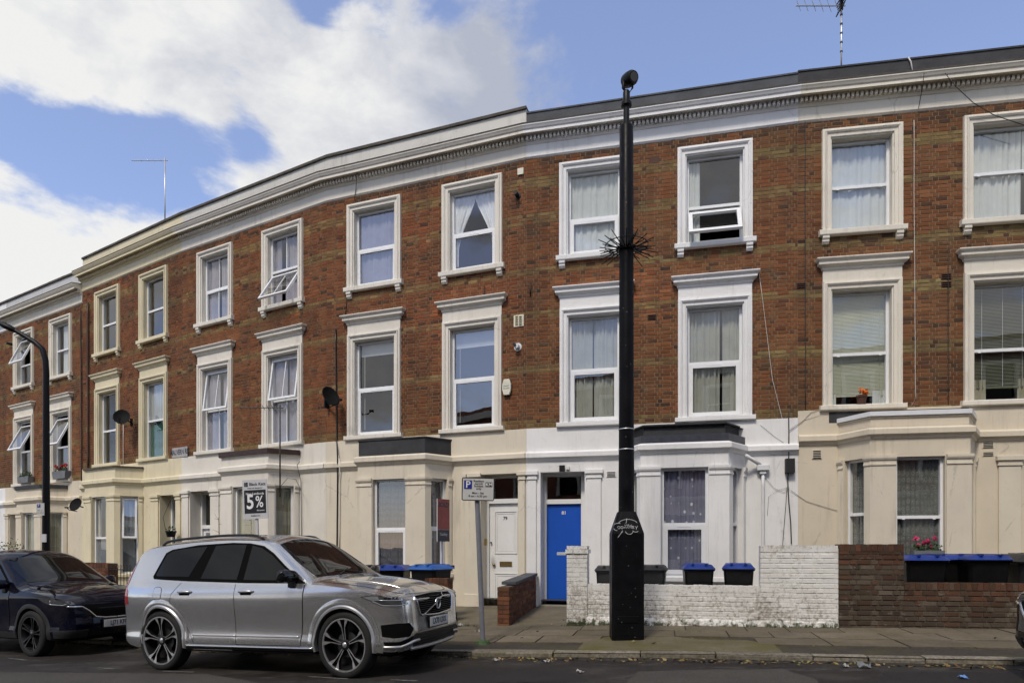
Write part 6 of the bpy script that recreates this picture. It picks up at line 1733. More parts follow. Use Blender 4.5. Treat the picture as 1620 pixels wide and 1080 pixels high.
def make_wheel(root, x, y, s, R, spec):
    """s = +1 outer face to the left (+y)"""
    w = bpy.data.objects.new('wheel', None); COL.objects.link(w); w.parent = root; w.location = (x, y, R)
    Rr = spec['rim']
    f = lambda prof: [(r, s * h) for r, h in prof]
    tm = MB(); tm.lathe(f([(Rr - 0.012, -0.20), (Rr + 0.02, -0.215), (R - 0.02, -0.215), (R, -0.19), (R, -0.03), (R - 0.012, -0.008), (R - 0.035, 0.004), (Rr + 0.025, 0.008), (Rr + 0.004, 0.0), (Rr - 0.012, -0.012)]), 48, 0, 0, 0, 'y')
    tm.build('tyre', 'tyre', w, smooth=True, angle=35)
    bm_ = MB(); bm_.lathe(f([(Rr, -0.005), (Rr - 0.012, -0.02), (Rr - 0.02, -0.10), (Rr - 0.05, -0.16), (0.05, -0.17), (0.0, -0.17)]), 40, 0, 0, 0, 'y'); bm_.build('rim_barrel', 'rim_dark', w, smooth=True, angle=35)
    lm = MB(); lm.lathe(f([(Rr + 0.005, -0.006), (Rr + 0.004, 0.004), (Rr - 0.010, 0.004), (Rr - 0.014, -0.012)]), 48, 0, 0, 0, 'y'); lm.build('rim_lip', spec['lip'], w, smooth=True, angle=35)
    dm = MB(); dm.lathe([(0.15, 0), (0.15, s * 0.01), (0.06, s * 0.012), (0, s * 0.012)], 24, 0, s * -0.10, 0, 'y'); dm.build('brake_disc', 'rim_grey', w)
    N_ = spec['n']
    for i in range(N_):
        a = 2 * math.pi * (i + spec.get('ph', 0.0)) / N_
        sm = MB(); dk = MB()
        for sg in (-1, 1):
            g = spec['gap']
            poly = [(0.045, sg * g * 0.35), (Rr * 0.60, sg * g), (Rr - 0.012, sg * g * spec['open']), (Rr - 0.012, sg * (g * spec['open'] + spec['flare'])), (Rr * 0.66, sg * (g + spec['sw'])), (0.055, sg * (g * 0.35 + spec['sw'] * 0.9))]
            P_ = []
            for rr, t in poly:
                c, si = math.cos(a), math.sin(a); P_.append((rr * c - t * si, rr * si + t * c))
            dep = lambda rr: -0.004 - 0.03 * max(0, 1 - rr / Rr)
            n = len(P_)
            vs = [(px, s * dep(math.hypot(px, pz)), pz) for px, pz in P_] + [(px, s * (dep(math.hypot(px, pz)) - 0.006), pz) for px, pz in P_]
            sm.add(vs, [tuple(range(n))] + [(k, (k + 1) % n, n + (k + 1) % n, n + k) for k in range(n)])
            vs2 = [(px, s * (dep(math.hypot(px, pz)) - 0.007), pz) for px, pz in P_] + [(px * 0.99, s * (dep(math.hypot(px, pz)) - 0.055), pz * 0.99) for px, pz in P_]
            dk.add(vs2, [tuple(range(n, 2 * n))] + [(k, (k + 1) % n, n + (k + 1) % n, n + k) for k in range(n)])
        sm.build('spoke', spec['face'], w); dk.build('spoke_side', 'rim_dark', w)
    hm = MB(); hm.lathe(f([(0.062, -0.05), (0.062, -0.026), (0.05, -0.02), (0.035, -0.018), (0.0, -0.016)]), 20, 0, 0, 0, 'y'); hm.build('hub', 'rim_dark', w, smooth=True, angle=35)
    hm = MB(); hm.lathe(f([(0.032, -0.017), (0.030, -0.013), (0.0, -0.012)]), 16, 0, 0, 0, 'y'); hm.build('hub_cap', spec['lip'], w, smooth=True)
    return w

def arch_lip(bvh, sp, sx, s, root, mat, r0, r1, name, off, a0=-12, a1=192):
    """flared lip round a wheel arch"""
    cx_, cz_ = sx * sp['wb'] / 2, sp['R'] + 0.005; mb = MB(); n = 36; vs = []
    for i in range(n + 1):
        t = math.radians(lerp(a0, a1, i / n))
        row = []
        for r, o in ((r0, -0.06), (r0, off), (lerp(r0, r1, 0.5), off + 0.002), (r1, -0.002)):
            q = Vector((cx_ + r * math.cos(t), s * 2.0, cz_ + r * math.sin(t)))
            rq = max(r, sp['arch'] + 0.006)
            h, nrm, _, _ = bvh.ray_cast(Vector((cx_ + rq * math.cos(t), s * 3.0, cz_ + rq * math.sin(t))), Vector((0, -s, 0)))
            y = (abs(h.y) if h is not None else 0.95) + o
            row.append((q.x, s * y, q.z))
        vs += row
    mb.add(vs, [(i * 4 + k, (i + 1) * 4 + k, (i + 1) * 4 + k + 1, i * 4 + k + 1) for i in range(n) for k in range(3)])
    return mb.build(name, mat, root, smooth=True, angle=50)

def mirror_box(root, x, s, y, z, mat_top, w=0.26, h=0.155, l=0.13):
    mb = MB(); vs = []
    prof = [(0.0, 0.55, 0.45), (0.06, 0.9, 0.85), (0.15, 1.0, 1.0), (w - 0.03, 0.95, 0.92), (w, 0.6, 0.6)]
    for t, kx, kz in prof:
        for i in range(12):
            q = 2 * math.pi * i / 12; c, si = math.cos(q), math.sin(q)
            ex = math.copysign(abs(c) ** 0.6, c); ez = math.copysign(abs(si) ** 0.6, si)
            vs.append((x + ex * l / 2 * kx - 0.25 * t + 0.03, s * (y + t), z + ez * h / 2 * kz))
    n = len(prof)
    mb.add(vs, [(i * 12 + k, i * 12 + (k + 1) % 12, (i + 1) * 12 + (k + 1) % 12, (i + 1) * 12 + k) for i in range(n - 1) for k in range(12)] + [tuple(range(11, -1, -1)), tuple(range((n - 1) * 12, n * 12))])
    o = mb.build('mirror', mat_top, root, smooth=True, angle=50)
    mb = MB(); mb.box(x - 0.05, x + 0.05, s * (y - 0.05) if s > 0 else s * (y + 0.08), s * (y + 0.08) if s > 0 else s * (y - 0.05), z - 0.14, z - 0.05); mb.build('mirror_foot', 'car_black', o, bevel=0.01)
    return o

def number_plate(root, x, z, txt, d=1, tilt=0.0, y=0.0):
    """front plate facing +x"""
    mb = MB(); mb.box(-0.26, 0.26, -0.008, 0.0, -0.056, 0.056)
    o = mb.build('number_plate', 'plate_white', root, bevel=0.003); o.location = (x, y, z); o.rotation_euler = (0, 0, math.radians(90))
    mb = MB(); mb.box(-0.275, 0.275, 0.0, 0.012, -0.07, 0.07); mb.build('plate_holder', 'car_black', o)
    text_mesh('lettering', txt, 0.098, 'text_black', o, facing(0.0, -0.0095, 0.0), bold=0.002, stretch=0.86)
    return o

def shorten(root, ax, kr, kf):
    """pull the overhangs in behind and ahead of the axles"""
    def wx(x): return -ax + (x + ax) * kr if x < -ax else ax + (x - ax) * kf if x > ax else x
    done = set()
    def walk(o):
        for ch in o.children:
            if ch.type == 'MESH':
                if ch.location.length > 1e-6: ch.location.x = wx(ch.location.x); continue
                if ch.data.name not in done:
                    done.add(ch.data.name)
                    for v in ch.data.vertices: v.co.x = wx(v.co.x)
            walk(ch)
    walk(root)

def silver_suv():
    sp = SUV
    root = thing('parked_car', 'silver sport utility vehicle with black roof rails, parked nearest the camera', 'car', group='parked cars')
    body, bvh = car_body(sp, root, 'paint_silver')
    G, GW = 'car_glass', 'windscreen_glass'
    for s in (-1, 1):
        d = (0, -s, 0); Y = s * 1.0
        q = lambda L: [(x, Y, z) for x, z in L]
        # black surround, then glass
        overlay(bvh, q([(0.935, 1.105), (0.80, 1.175), (0.55, 1.325), (0.33, 1.475), (0.14, 1.57), (-0.1, 1.61), (-0.4, 1.625), (-1.0, 1.612), (-1.45, 1.565), (-1.58, 1.52), (-1.74, 1.22), (-1.70, 1.185), (-1.0, 1.15), (0.0, 1.118)]), d, 'window_surround', 'arch_dark', root, 0.002, 0.008, 0.05)
        overlay(bvh, q([(0.80, 1.14), (0.53, 1.305), (0.32, 1.445), (0.12, 1.54), (-0.05, 1.58), (-0.065, 1.155)]), d, 'front_window', G, root, 0.006, 0.005, 0.05)
        overlay(bvh, q([(-0.175, 1.16), (-0.155, 1.59), (-0.45, 1.597), (-0.68, 1.59), (-0.80, 1.18)]), d, 'rear_window', G, root, 0.006, 0.005, 0.05)
        overlay(bvh, q([(-1.02, 1.205), (-0.83, 1.585), (-1.2, 1.57), (-1.43, 1.545), (-1.535, 1.50), (-1.665, 1.24), (-1.63, 1.22)]), d, 'quarter_window', G, root, 0.006, 0.005, 0.05)
        # doors
        fd = overlay(bvh, q([(0.925, 1.095), (0.90, 0.75), (0.86, 0.42), (0.845, 0.375), (-0.165, 0.375), (-0.17, 1.105)]), d, 'front_door', 'paint_silver', root, 0.005, 0.010, 0.06)
        rd = overlay(bvh, q([(-0.178, 1.105), (-0.173, 0.375), (-0.88, 0.375), (-0.96, 0.50), (-1.06, 0.66), (-1.20, 0.78), (-1.28, 0.85), (-1.26, 0.98), (-1.12, 1.13)]), d, 'rear_door', 'paint_silver', root, 0.005, 0.010, 0.06)
        for dr, L in ((fd, [(0.925, 1.095), (0.90, 0.75), (0.86, 0.42), (0.845, 0.372), (-0.169, 0.372), (-0.174, 1.105)]), (rd, [(-0.88, 0.372), (-0.96, 0.50), (-1.06, 0.66), (-1.20, 0.78), (-1.283, 0.85), (-1.263, 0.98), (-1.12, 1.13)])):
            strip(bvh, q(L), d, 'shut_line', 'arch_dark', dr, 0.0052, 0.0015)
        # crease, handles, sill trim
        for dr, xs in ((fd, (0.83, -0.165)), (rd, (-0.178, -0.90))):
            strip(bvh, q([(xs[0], 0.475), (xs[1], 0.475)]), d, 'door_moulding', 'satin_silver', dr, 0.016, 0.002, 8)
            xh = -0.10 if dr is fd else -1.14
            mb = MB()
            h, nrm, _, _ = bvh.ray_cast(Vector((xh + 0.13, s * 3, 1.02)), Vector((0, -s, 0)))
            yb = abs(h.y)
            pts = [(xh, s * (yb + 0.004), 1.018), (xh + 0.03, s * (yb + 0.035), 1.02), (xh + 0.13, s * (yb + 0.043), 1.022), (xh + 0.21, s * (yb + 0.035), 1.02), (xh + 0.245, s * (yb + 0.004), 1.018)]
            mb.tube(pts, [0.012, 0.015, 0.016, 0.015, 0.012], 8); mb.build('door_handle', 'satin_silver', dr, smooth=True)
            overlay(bvh, q([(xh + 0.02, 1.0), (xh + 0.22, 1.0), (xh + 0.20, 0.975), (xh + 0.04, 0.975)]), d, 'handle_recess', 'arch_dark', dr, 0.0062, 0.002, 0.05)
        strip(bvh, q([(1.03, 0.345), (0.6, 0.345), (-1.03, 0.345)]), d, 'sill_trim', 'chrome', root, 0.013, 0.012, 8)
        overlay(bvh, q([(1.06, 0.325), (-1.06, 0.325), (-1.06, 0.28), (1.06, 0.28)]), d, 'sill', 'car_plastic', root, 0.010, 0.02, 0.08)
        for sx in (-1, 1): arch_lip(bvh, sp, sx, s, root, 'satin_silver', sp['arch'] - 0.012, sp['arch'] + 0.035, 'arch_lip', 0.022)
        for sx in (-1, 1): arch_lip(bvh, sp, sx, s, root, 'paint_silver', sp['arch'] + 0.030, sp['arch'] + 0.105, 'arch_flare', 0.010, 0, 180)
        # headlight
        dl = (-0.66, -s * 0.75, 0)
        hl = overlay(bvh, [(1.76, s * 0.95, 0.945), (1.90, s * 0.92, 0.965), (2.08, s * 0.84, 0.955), (2.22, s * 0.74, 0.925), (2.28, s * 0.66, 0.885), (2.285, s * 0.655, 0.845), (2.20, s * 0.75, 0.828), (2.02, s * 0.86, 0.838), (1.92, s * 0.91, 0.885)], dl, 'headlight', 'headlight', root, 0.003, 0.006, 0.025)
        overlay(bvh, [(1.79, s * 0.945, 0.940), (1.90, s * 0.92, 0.952), (1.98, s * 0.885, 0.948), (1.99, s * 0.88, 0.905), (1.93, s * 0.91, 0.895)], dl, 'lamp_reflector', 'headlight_bright', hl, 0.0055, 0.003, 0.02)
        strip(bvh, [(1.92, s * 0.915, 0.893), (2.03, s * 0.86, 0.843), (2.20, s * 0.75, 0.834), (2.278, s * 0.665, 0.85), (2.275, s * 0.67, 0.88)], dl, 'lamp_strip', 'headlight_bright', hl, 0.006, 0.004, 6, 0.02)
        strip(bvh, [(1.99, s * 0.88, 0.905), (2.10, s * 0.82, 0.898), (2.24, s * 0.72, 0.893)], dl, 'lamp_bar', 'headlight_bright', hl, 0.006, 0.004, 6, 0.02)
        for t in (0.2, 0.4, 0.6, 0.8):
            x_, y_ = lerp(2.02, 2.22, t), lerp(0.865, 0.735, t)
            overlay(bvh, [(x_ - 0.015, s * (y_ + 0.01), 0.935 - 0.01 * t), (x_ + 0.015, s * (y_ - 0.01), 0.935 - 0.01 * t), (x_ + 0.015, s * (y_ - 0.01), 0.912), (x_ - 0.015, s * (y_ + 0.01), 0.912)], dl, 'lamp_lens', 'car_gloss', hl, 0.006, 0.002, 0.03)
        # bumper openings
        ap = overlay(bvh, [(2.03, s * 0.90, 0.62), (2.20, s * 0.80, 0.635), (2.31, s * 0.66, 0.63), (2.335, s * 0.60, 0.56), (2.30, s * 0.66, 0.475), (2.16, s * 0.82, 0.468), (2.05, s * 0.90, 0.49)], dl, 'bumper_intake', 'arch_dark', root, 0.003, 0.006, 0.03)
        overlay(bvh, [(2.06, s * 0.90, 0.43), (2.22, s * 0.78, 0.425), (2.33, s * 0.62, 0.475), (2.352, s * 0.545, 0.475), (2.34, s * 0.56, 0.445), (2.24, s * 0.74, 0.385), (2.08, s * 0.89, 0.385)], dl, 'lower_intake', 'arch_dark', root, 0.003, 0.006, 0.03)
        strip(bvh, [(2.06, s * 0.90, 0.37), (2.23, s * 0.77, 0.365), (2.33, s * 0.60, 0.415), (2.36, s * 0.50, 0.42)], dl, 'bumper_blade', 'satin_silver', root, 0.018, 0.004, 8, 0.02)
        # tail lamp
        dt = (0.45, -s * 0.9, 0)
        overlay(bvh, [(-2.30, s * 0.94, 0.86), (-2.45, s * 0.90, 0.86), (-2.56, s * 0.80, 0.88), (-2.50, s * 0.84, 1.05), (-2.40, s * 0.80, 1.25), (-2.28, s * 0.74, 1.50), (-2.235, s * 0.72, 1.50), (-2.33, s * 0.82, 1.25), (-2.39, s * 0.88, 1.08), (-2.33, s * 0.93, 1.02)], dt, 'tail_light', 'red_lens', root, 0.004, 0.006, 0.03)
        # roof rail
        mb = MB(); rail = []
        for x in [0.05 - 0.1 * i for i in range(20)]:
            zt_ = smooth_interp(x, sp['top']); h, nrm, _, _ = bvh.ray_cast(Vector((x, s * 0.625, 3)), Vector((0, 0, -1)))
            e = min(1.0, min(0.05 - x, x + 1.85) / 0.12)
            rail.append((x, s * 0.625, h.z + 0.045 * max(0.0, e) - 0.004))
        mb.tube(rail, 0.017, 8); mb.build('roof_rail', 'car_black', root, smooth=True)
        mirror_box(root, 0.74, s, 0.905, 1.20, 'car_gloss')
        fl_ = None
        if s < 0:
            ff = overlay(bvh, [(-1.53 + 0.085 * math.copysign(abs(math.cos(t)) ** 0.6, math.cos(t)), s, 1.0 + 0.08 * math.copysign(abs(math.sin(t)) ** 0.6, math.sin(t))) for t in [2 * math.pi * i / 24 for i in range(24)]], d, 'fuel_flap', 'paint_silver', root, 0.003, 0.004, 0.03)
            strip(bvh, [(-1.53 + 0.088 * math.copysign(abs(math.cos(t)) ** 0.6, math.cos(t)), s, 1.0 + 0.083 * math.copysign(abs(math.sin(t)) ** 0.6, math.sin(t))) for t in [2 * math.pi * i / 24 for i in range(25)]], d, 'shut_line', 'arch_dark', ff, 0.003, 0.001)
    # windscreen, rear glass, bonnet lines, roof
    dw = (-0.75, 0, -0.62)
    overlay(bvh, [(0.99, -0.72, 1.20), (1.03, -0.4, 1.205), (1.04, 0, 1.21), (1.03, 0.4, 1.205), (0.99, 0.72, 1.20), (0.62, 0.70, 1.38), (0.30, 0.62, 1.58), (0.26, 0.3, 1.64), (0.25, 0, 1.65), (0.26, -0.3, 1.64), (0.30, -0.62, 1.58), (0.62, -0.70, 1.38)], dw, 'windscreen', GW, root, 0.004, 0.006, 0.06)
    overlay(bvh, [(-2.14, -0.52, 1.62), (-2.14, 0.52, 1.62), (-2.43, 0.66, 1.24), (-2.43, -0.66, 1.24)], (1, 0, -0.4), 'rear_screen', G, root, 0.004, 0.006, 0.06)
    for s in (-1, 1):
        strip(bvh, [(1.06, s * 0.80, 1.3), (1.5, s * 0.80, 1.3), (1.9, s * 0.76, 1.3), (2.1, s * 0.68, 1.3), (2.19, s * 0.58, 1.3)], (0, 0, -1), 'bonnet_line', 'arch_dark', root, 0.004, 0.0)
        strip(bvh, [(1.12, s * 0.52, 1.3), (1.6, s * 0.47, 1.3), (2.05, s * 0.40, 1.3)], (0, 0, -1), 'bonnet_crease', 'paint_silver', root, 0.012, -0.006, 8)
    strip(bvh, [(2.2, -0.57, 1.3), (2.245, -0.4, 1.3), (2.255, 0, 1.3), (2.245, 0.4, 1.3), (2.2, 0.57, 1.3)], (0, 0, -1), 'bonnet_line', 'arch_dark', root, 0.004, 0.0)
    for y0 in (-0.3, 0.28):
        mb = MB(); P_ = []
        for t in (0, 0.25, 0.5, 0.75, 1.0):
            h, nrm, _, _ = bvh.ray_cast(Vector((1.02 - 0.10 * t, y0 - 0.55 * t * (1 if y0 > 0 else -0.6), 3)), Vector((0, 0, -1)))
            P_.append(h + Vector((0, 0, 0.018)))
        mb.tube(P_, 0.008, 5); mb.build('wiper', 'car_black', root)
    # grille with frame, slats, sash and badge
    df = (-1, 0, 0)
    gp_ = [(2.4, -0.50, 0.925), (2.4, 0, 0.94), (2.4, 0.50, 0.925), (2.4, 0.515, 0.88), (2.4, 0.46, 0.72), (2.4, 0.42, 0.695), (2.4, 0, 0.675), (2.4, -0.42, 0.695), (2.4, -0.46, 0.72), (2.4, -0.515, 0.88)]
    gr = overlay(bvh, gp_, df, 'grille', 'arch_dark', root, 0.004, 0.006, 0.04)
    strip(bvh, gp_ + gp_[:1], df, 'grille_frame', 'chrome', gr, 0.014, 0.006, 8, 0.02)
    for i in range(9):
        z_ = 0.715 + 0.023 * i; hwid = interp(z_, [(0.69, 0.40), (0.72, 0.45), (0.88, 0.50), (0.93, 0.48)])
        strip(bvh, [(2.4, -hwid, z_), (2.4, 0, z_), (2.4, hwid, z_)], df, 'grille_bar', 'car_black', gr, 0.004, 0.007, 5, 0.05)
    strip(bvh, [(2.4, -0.36, 0.70), (2.4, 0.28, 0.92)], df, 'grille_sash', 'chrome', gr, 0.009, 0.016, 6)
    h, nrm, _, _ = bvh.ray_cast(Vector((4, 0, 0.81)), Vector((-1, 0, 0)))
    mb = MB(); mb.tube([(h.x + 0.028, 0.062 * math.cos(t), 0.81 + 0.062 * math.sin(t)) for t in [2 * math.pi * i / 24 for i in range(25)]], 0.011, 8)
    mb.tube([(h.x + 0.028, 0.045, 0.855), (h.x + 0.028, 0.075, 0.885)], 0.009, 6); mb.lathe([(0, 0.02), (0.05, 0.02), (0.05, 0.0)], 20, h.x, 0, 0.81, 'x'); mb.build('badge', 'chrome', gr, smooth=True)
    h2, *_ = bvh.ray_cast(Vector((4, 0, 0.60)), Vector((-1, 0, 0)))
    number_plate(root, h2.x + 0.022, 0.60, 'LX70 UXX')
    overlay(bvh, [(2.4, -0.60, 0.50), (2.4, 0.60, 0.50), (2.4, 0.66, 0.44), (2.4, 0.58, 0.35), (2.4, -0.58, 0.35), (2.4, -0.66, 0.44)], df, 'lower_grille', 'car_black', root, 0.004, 0.008, 0.04)
    for z_ in (0.38, 0.415, 0.45, 0.485): strip(bvh, [(2.4, -0.54, z_), (2.4, 0, z_), (2.4, 0.54, z_)], df, 'grille_bar', 'car_plastic', root, 0.007, 0.007, 5, 0.05)
    strip(bvh, [(2.4, -0.62, 0.325), (2.4, -0.3, 0.315), (2.4, 0.3, 0.315), (2.4, 0.62, 0.325)], df, 'skid_plate', 'satin_silver', root, 0.02, 0.004, 8)
    ws = dict(rim=0.307, n=5, gap=0.015, open=2.3, flare=0.052, sw=0.010, face='rim_polished', lip='rim_polished', ph=0.30)
    shorten(root, sp['wb'] / 2, 0.76, 0.93)
    for sx in (-1, 1):
        for s in (-1, 1): make_wheel(root, sx * sp['wb'] / 2, s * 0.955, s, sp['R'], ws)
    return root

def navy_car():
    sp = scaled(SUV, 0.93, 0.94, 0.94, wb=2.70, R=0.36, arch=0.40)
    sp['top'] = [(-2.42, 0.75), (-2.405, 0.92), (-2.33, 1.08), (-2.2, 1.30), (-2.06, 1.50), (-1.94, 1.58), (-1.5, 1.635), (-1.0, 1.668), (-0.5, 1.678), (-0.05, 1.652), (0.16, 1.59), (0.42, 1.45), (0.7, 1.29), (0.95, 1.145), (1.08, 1.09), (1.5, 1.05), (1.85, 0.995), (2.02, 0.945), (2.12, 0.885), (2.17, 0.82), (2.20, 0.74)]
    sp['x0'], sp['x1'] = -2.42, 2.20
    root = thing('parked_car', 'dark navy car parked behind the silver one, its front showing at the left', 'car', group='parked cars')
    body, bvh = car_body(sp, root, 'paint_navy')
    for s in (-1, 1):
        d = (0, -s, 0); q = lambda L: [(x, s, z) for x, z in L]
        overlay(bvh, q([(0.86, 1.03), (0.5, 1.255), (0.26, 1.405), (0.05, 1.50), (-0.7, 1.545), (-1.3, 1.49), (-1.72, 1.34), (-1.70, 1.22), (-0.9, 1.06)]), d, 'window_surround', 'arch_dark', root, 0.002, 0.008, 0.06)
        overlay(bvh, q([(0.76, 1.06), (0.47, 1.235), (0.23, 1.38), (0.04, 1.465), (-0.18, 1.49), (-0.19, 1.06)]), d, 'front_window', 'car_glass', root, 0.006, 0.005, 0.06)
        overlay(bvh, q([(-0.27, 1.06), (-0.26, 1.51), (-0.7, 1.52), (-1.12, 1.48), (-1.12, 1.11)]), d, 'rear_window', 'car_glass', root, 0.006, 0.005, 0.06)
        fd = overlay(bvh, q([(0.80, 1.01), (0.80, 0.7), (0.76, 0.36), (-0.27, 0.36), (-0.28, 1.03)]), d, 'front_door', 'paint_navy', root, 0.004, 0.008, 0.08)
        strip(bvh, q([(0.80, 1.01), (0.80, 0.7), (0.76, 0.355), (-0.275, 0.355), (-0.285, 1.03)]), d, 'shut_line', 'arch_dark', fd, 0.0045, 0.0015)
        overlay(bvh, q([(0.98, 0.38), (-0.98, 0.38), (-0.98, 0.28), (0.98, 0.28)]), d, 'sill', 'car_plastic', root, 0.008, 0.02, 0.08)
        for sx in (-1, 1): arch_lip(bvh, sp, sx, s, root, 'car_plastic', sp['arch'] - 0.012, sp['arch'] + 0.06, 'arch_cladding', 0.012)
        dl = (-0.68, -s * 0.73, 0)
        hl = overlay(bvh, [(1.55, s * 0.89, 0.905), (1.75, s * 0.86, 0.90), (1.95, s * 0.76, 0.875), (2.06, s * 0.66, 0.85), (2.09, s * 0.62, 0.81), (2.02, s * 0.70, 0.785), (1.82, s * 0.83, 0.80), (1.68, s * 0.88, 0.845)], dl, 'headlight', 'headlight', root, 0.003, 0.006, 0.025)
        strip(bvh, [(1.80, s * 0.84, 0.875), (1.80, s * 0.84, 0.815), (1.98, s * 0.73, 0.80), (2.02, s * 0.70, 0.82)], dl, 'lamp_strip', 'headlight_bright', hl, 0.008, 0.003, 6, 0.02)
        strip(bvh, [(2.00, s * 0.72, 0.775), (2.13, s * 0.55, 0.765), (2.165, s * 0.46, 0.70), (2.19, s * 0.36, 0.60), (2.2, s * 0.2, 0.575), (2.2, 0.0, 0.57)], (-1, -s * 0.5, 0), 'grille_wing', 'chrome', root, 0.016, 0.004, 8, 0.02)
        overlay(bvh, [(1.85, s * 0.84, 0.42), (2.05, s * 0.68, 0.42), (2.17, s * 0.45, 0.42), (2.14, s * 0.48, 0.30), (2.0, s * 0.70, 0.30), (1.85, s * 0.82, 0.30)], dl, 'bumper_cladding', 'car_plastic', root, 0.008, 0.008, 0.04)
        mirror_box(root, 0.66, s, 0.84, 1.12, 'paint_navy', 0.24, 0.16, 0.13)
    overlay(bvh, [(0.90, -0.66, 1.15), (0.95, -0.35, 1.16), (0.96, 0, 1.165), (0.95, 0.35, 1.16), (0.90, 0.66, 1.15), (0.5, 0.66, 1.36), (0.24, 0.58, 1.52), (0.20, 0, 1.56), (0.24, -0.58, 1.52), (0.5, -0.66, 1.36)], (-0.7, 0, -0.68), 'windscreen', 'windscreen_glass', root, 0.004, 0.006, 0.06)
    for s in (-1, 1): strip(bvh, [(1.0, s * 0.74, 1.3), (1.4, s * 0.75, 1.3), (1.8, s * 0.68, 1.3), (2.0, s * 0.52, 1.3)], (0, 0, -1), 'bonnet_line', 'arch_dark', root, 0.004, 0.0)
    for s in (-1, 1): strip(bvh, [(1.05, s * 0.45, 1.3), (1.5, s * 0.42, 1.3), (1.9, s * 0.32, 1.3)], (0, 0, -1), 'bonnet_crease', 'paint_navy', root, 0.012, -0.006, 8)
    overlay(bvh, [(2.4, -0.56, 0.79), (2.4, 0.56, 0.79), (2.4, 0.46, 0.68), (2.4, 0.34, 0.575), (2.4, -0.34, 0.575), (2.4, -0.46, 0.68)], (-1, 0, 0), 'grille', 'arch_dark', root, 0.004, 0.006, 0.04)
    h2, *_ = bvh.ray_cast(Vector((4, 0, 0.48)), Vector((-1, 0, 0)))
    number_plate(root, h2.x + 0.03, 0.485, 'LJ71 KFE')
    ws = dict(rim=0.265, n=5, gap=0.016, open=1.6, flare=0.026, sw=0.014, face='rim_grey', lip='rim_grey', ph=0.1)
    for sx in (-1, 1):
        for s in (-1, 1): make_wheel(root, sx * sp['wb'] / 2, s * 0.90, s, sp['R'], ws)
    return root

def park(root, rear, front, wb, half):
    """stand a car so that its near-side wheels touch the road at two points"""
    r, f = Vector(rear), Vector(front); d = (f - r).normalized(); n = Vector((-d.y, d.x))
    m = (r + f) / 2 + n * half
    yaw = math.atan2(d.y, d.x)
    zr, zf = zroad(*(r + n * half)), zroad(*(f + n * half))
    root.location = (m.x, m.y, (zr + zf) / 2)
    root.rotation_euler = (0, -math.atan2(zf - zr, wb), yaw)
K_LEN = 0.90      # the photograph is squeezed sideways: lengths and widths read a tenth short of true against heights
def park_at(root, front, heading, wb, half, kz=1.075):
    hd = math.radians(heading)
    f = Vector(front); r = f - Vector((math.cos(hd), math.sin(hd))) * wb * K_LEN
    park(root, r, f, wb * K_LEN, half * K_LEN)
    root.scale = (K_LEN, K_LEN, K_LEN * kz)
park_at(silver_suv(), (-1.862, 7.45), -20.0, 2.984, 0.955)
navy = navy_car()
park_at(navy, (-7.15, 9.95), -24.0, 2.70, 0.90)
edge = copy_tree(navy)
tag(edge, 'dark car cut off by the right edge, only its bumper corner showing', 'car', 'parked cars')
park_at(edge, (5.945, 6.95), 169.0, 2.70, 0.90)
# ------------------------------------------------------------------ things fixed to the houses
def dish(label, k, px, py, v=0.35, size=0.36, yaw=0.0, arm=True):
    u = u_at(k, px, v); p = xy_on(k, u, v); z = z_px(p, py)
    root = thing('satellite_dish', label, 'dish', (p.x, p.y, z), HOUSES[k][0].rotation_euler.z + yaw, 'satellite dishes')
    mb = MB(); n = 20; m = 5; vs = []
    for j in range(m + 1):
        r = size * j / m
        for i in range(n): t = 2 * math.pi * i / n; vs.append((r * math.cos(t) * 0.92, -0.07 * (j / m) ** 2 * 1.0, r * math.sin(t)))
    mb.add(vs, [(j * n + i, j * n + (i + 1) % n, (j + 1) * n + (i + 1) % n, (j + 1) * n + i) for j in range(m) for i in range(n)])
    d = mb.build('reflector', 'dish_black', root, smooth=True); d.rotation_euler = (math.radians(-22), 0, 0)
    mb = MB(); mb.tube([(0, 0.0, -size * 0.85), (0, -0.30, -size * 0.72), (0, -0.38, -size * 0.45)], 0.012, 6); mb.box(-0.03, 0.03, -0.44, -0.34, -size * 0.5, -size * 0.32); mb.build('feed_arm', 'iron_black', root)
    mb = MB(); mb.tube([(0, 0.02, 0), (0.10, 0.10, -0.05), (0.20, v - 0.02, -0.06)], 0.02, 6); mb.box(0.14, 0.26, v - 0.03, v, -0.16, 0.06); mb.build('wall_bracket', 'iron_black', root)
    return root
dish('round black satellite dish beside the yellow-framed first floor window', 'E', 193, 661, 0.38, 0.24, 0.9)
dish('black satellite dish on the brick pier, seen from its side', 'A', 521, 629, 0.40, 0.25, 1.25)
dish('black satellite dish low on the wall left of the yellow bay', 'E', 122, 799, 0.42, 0.22, 0.4)

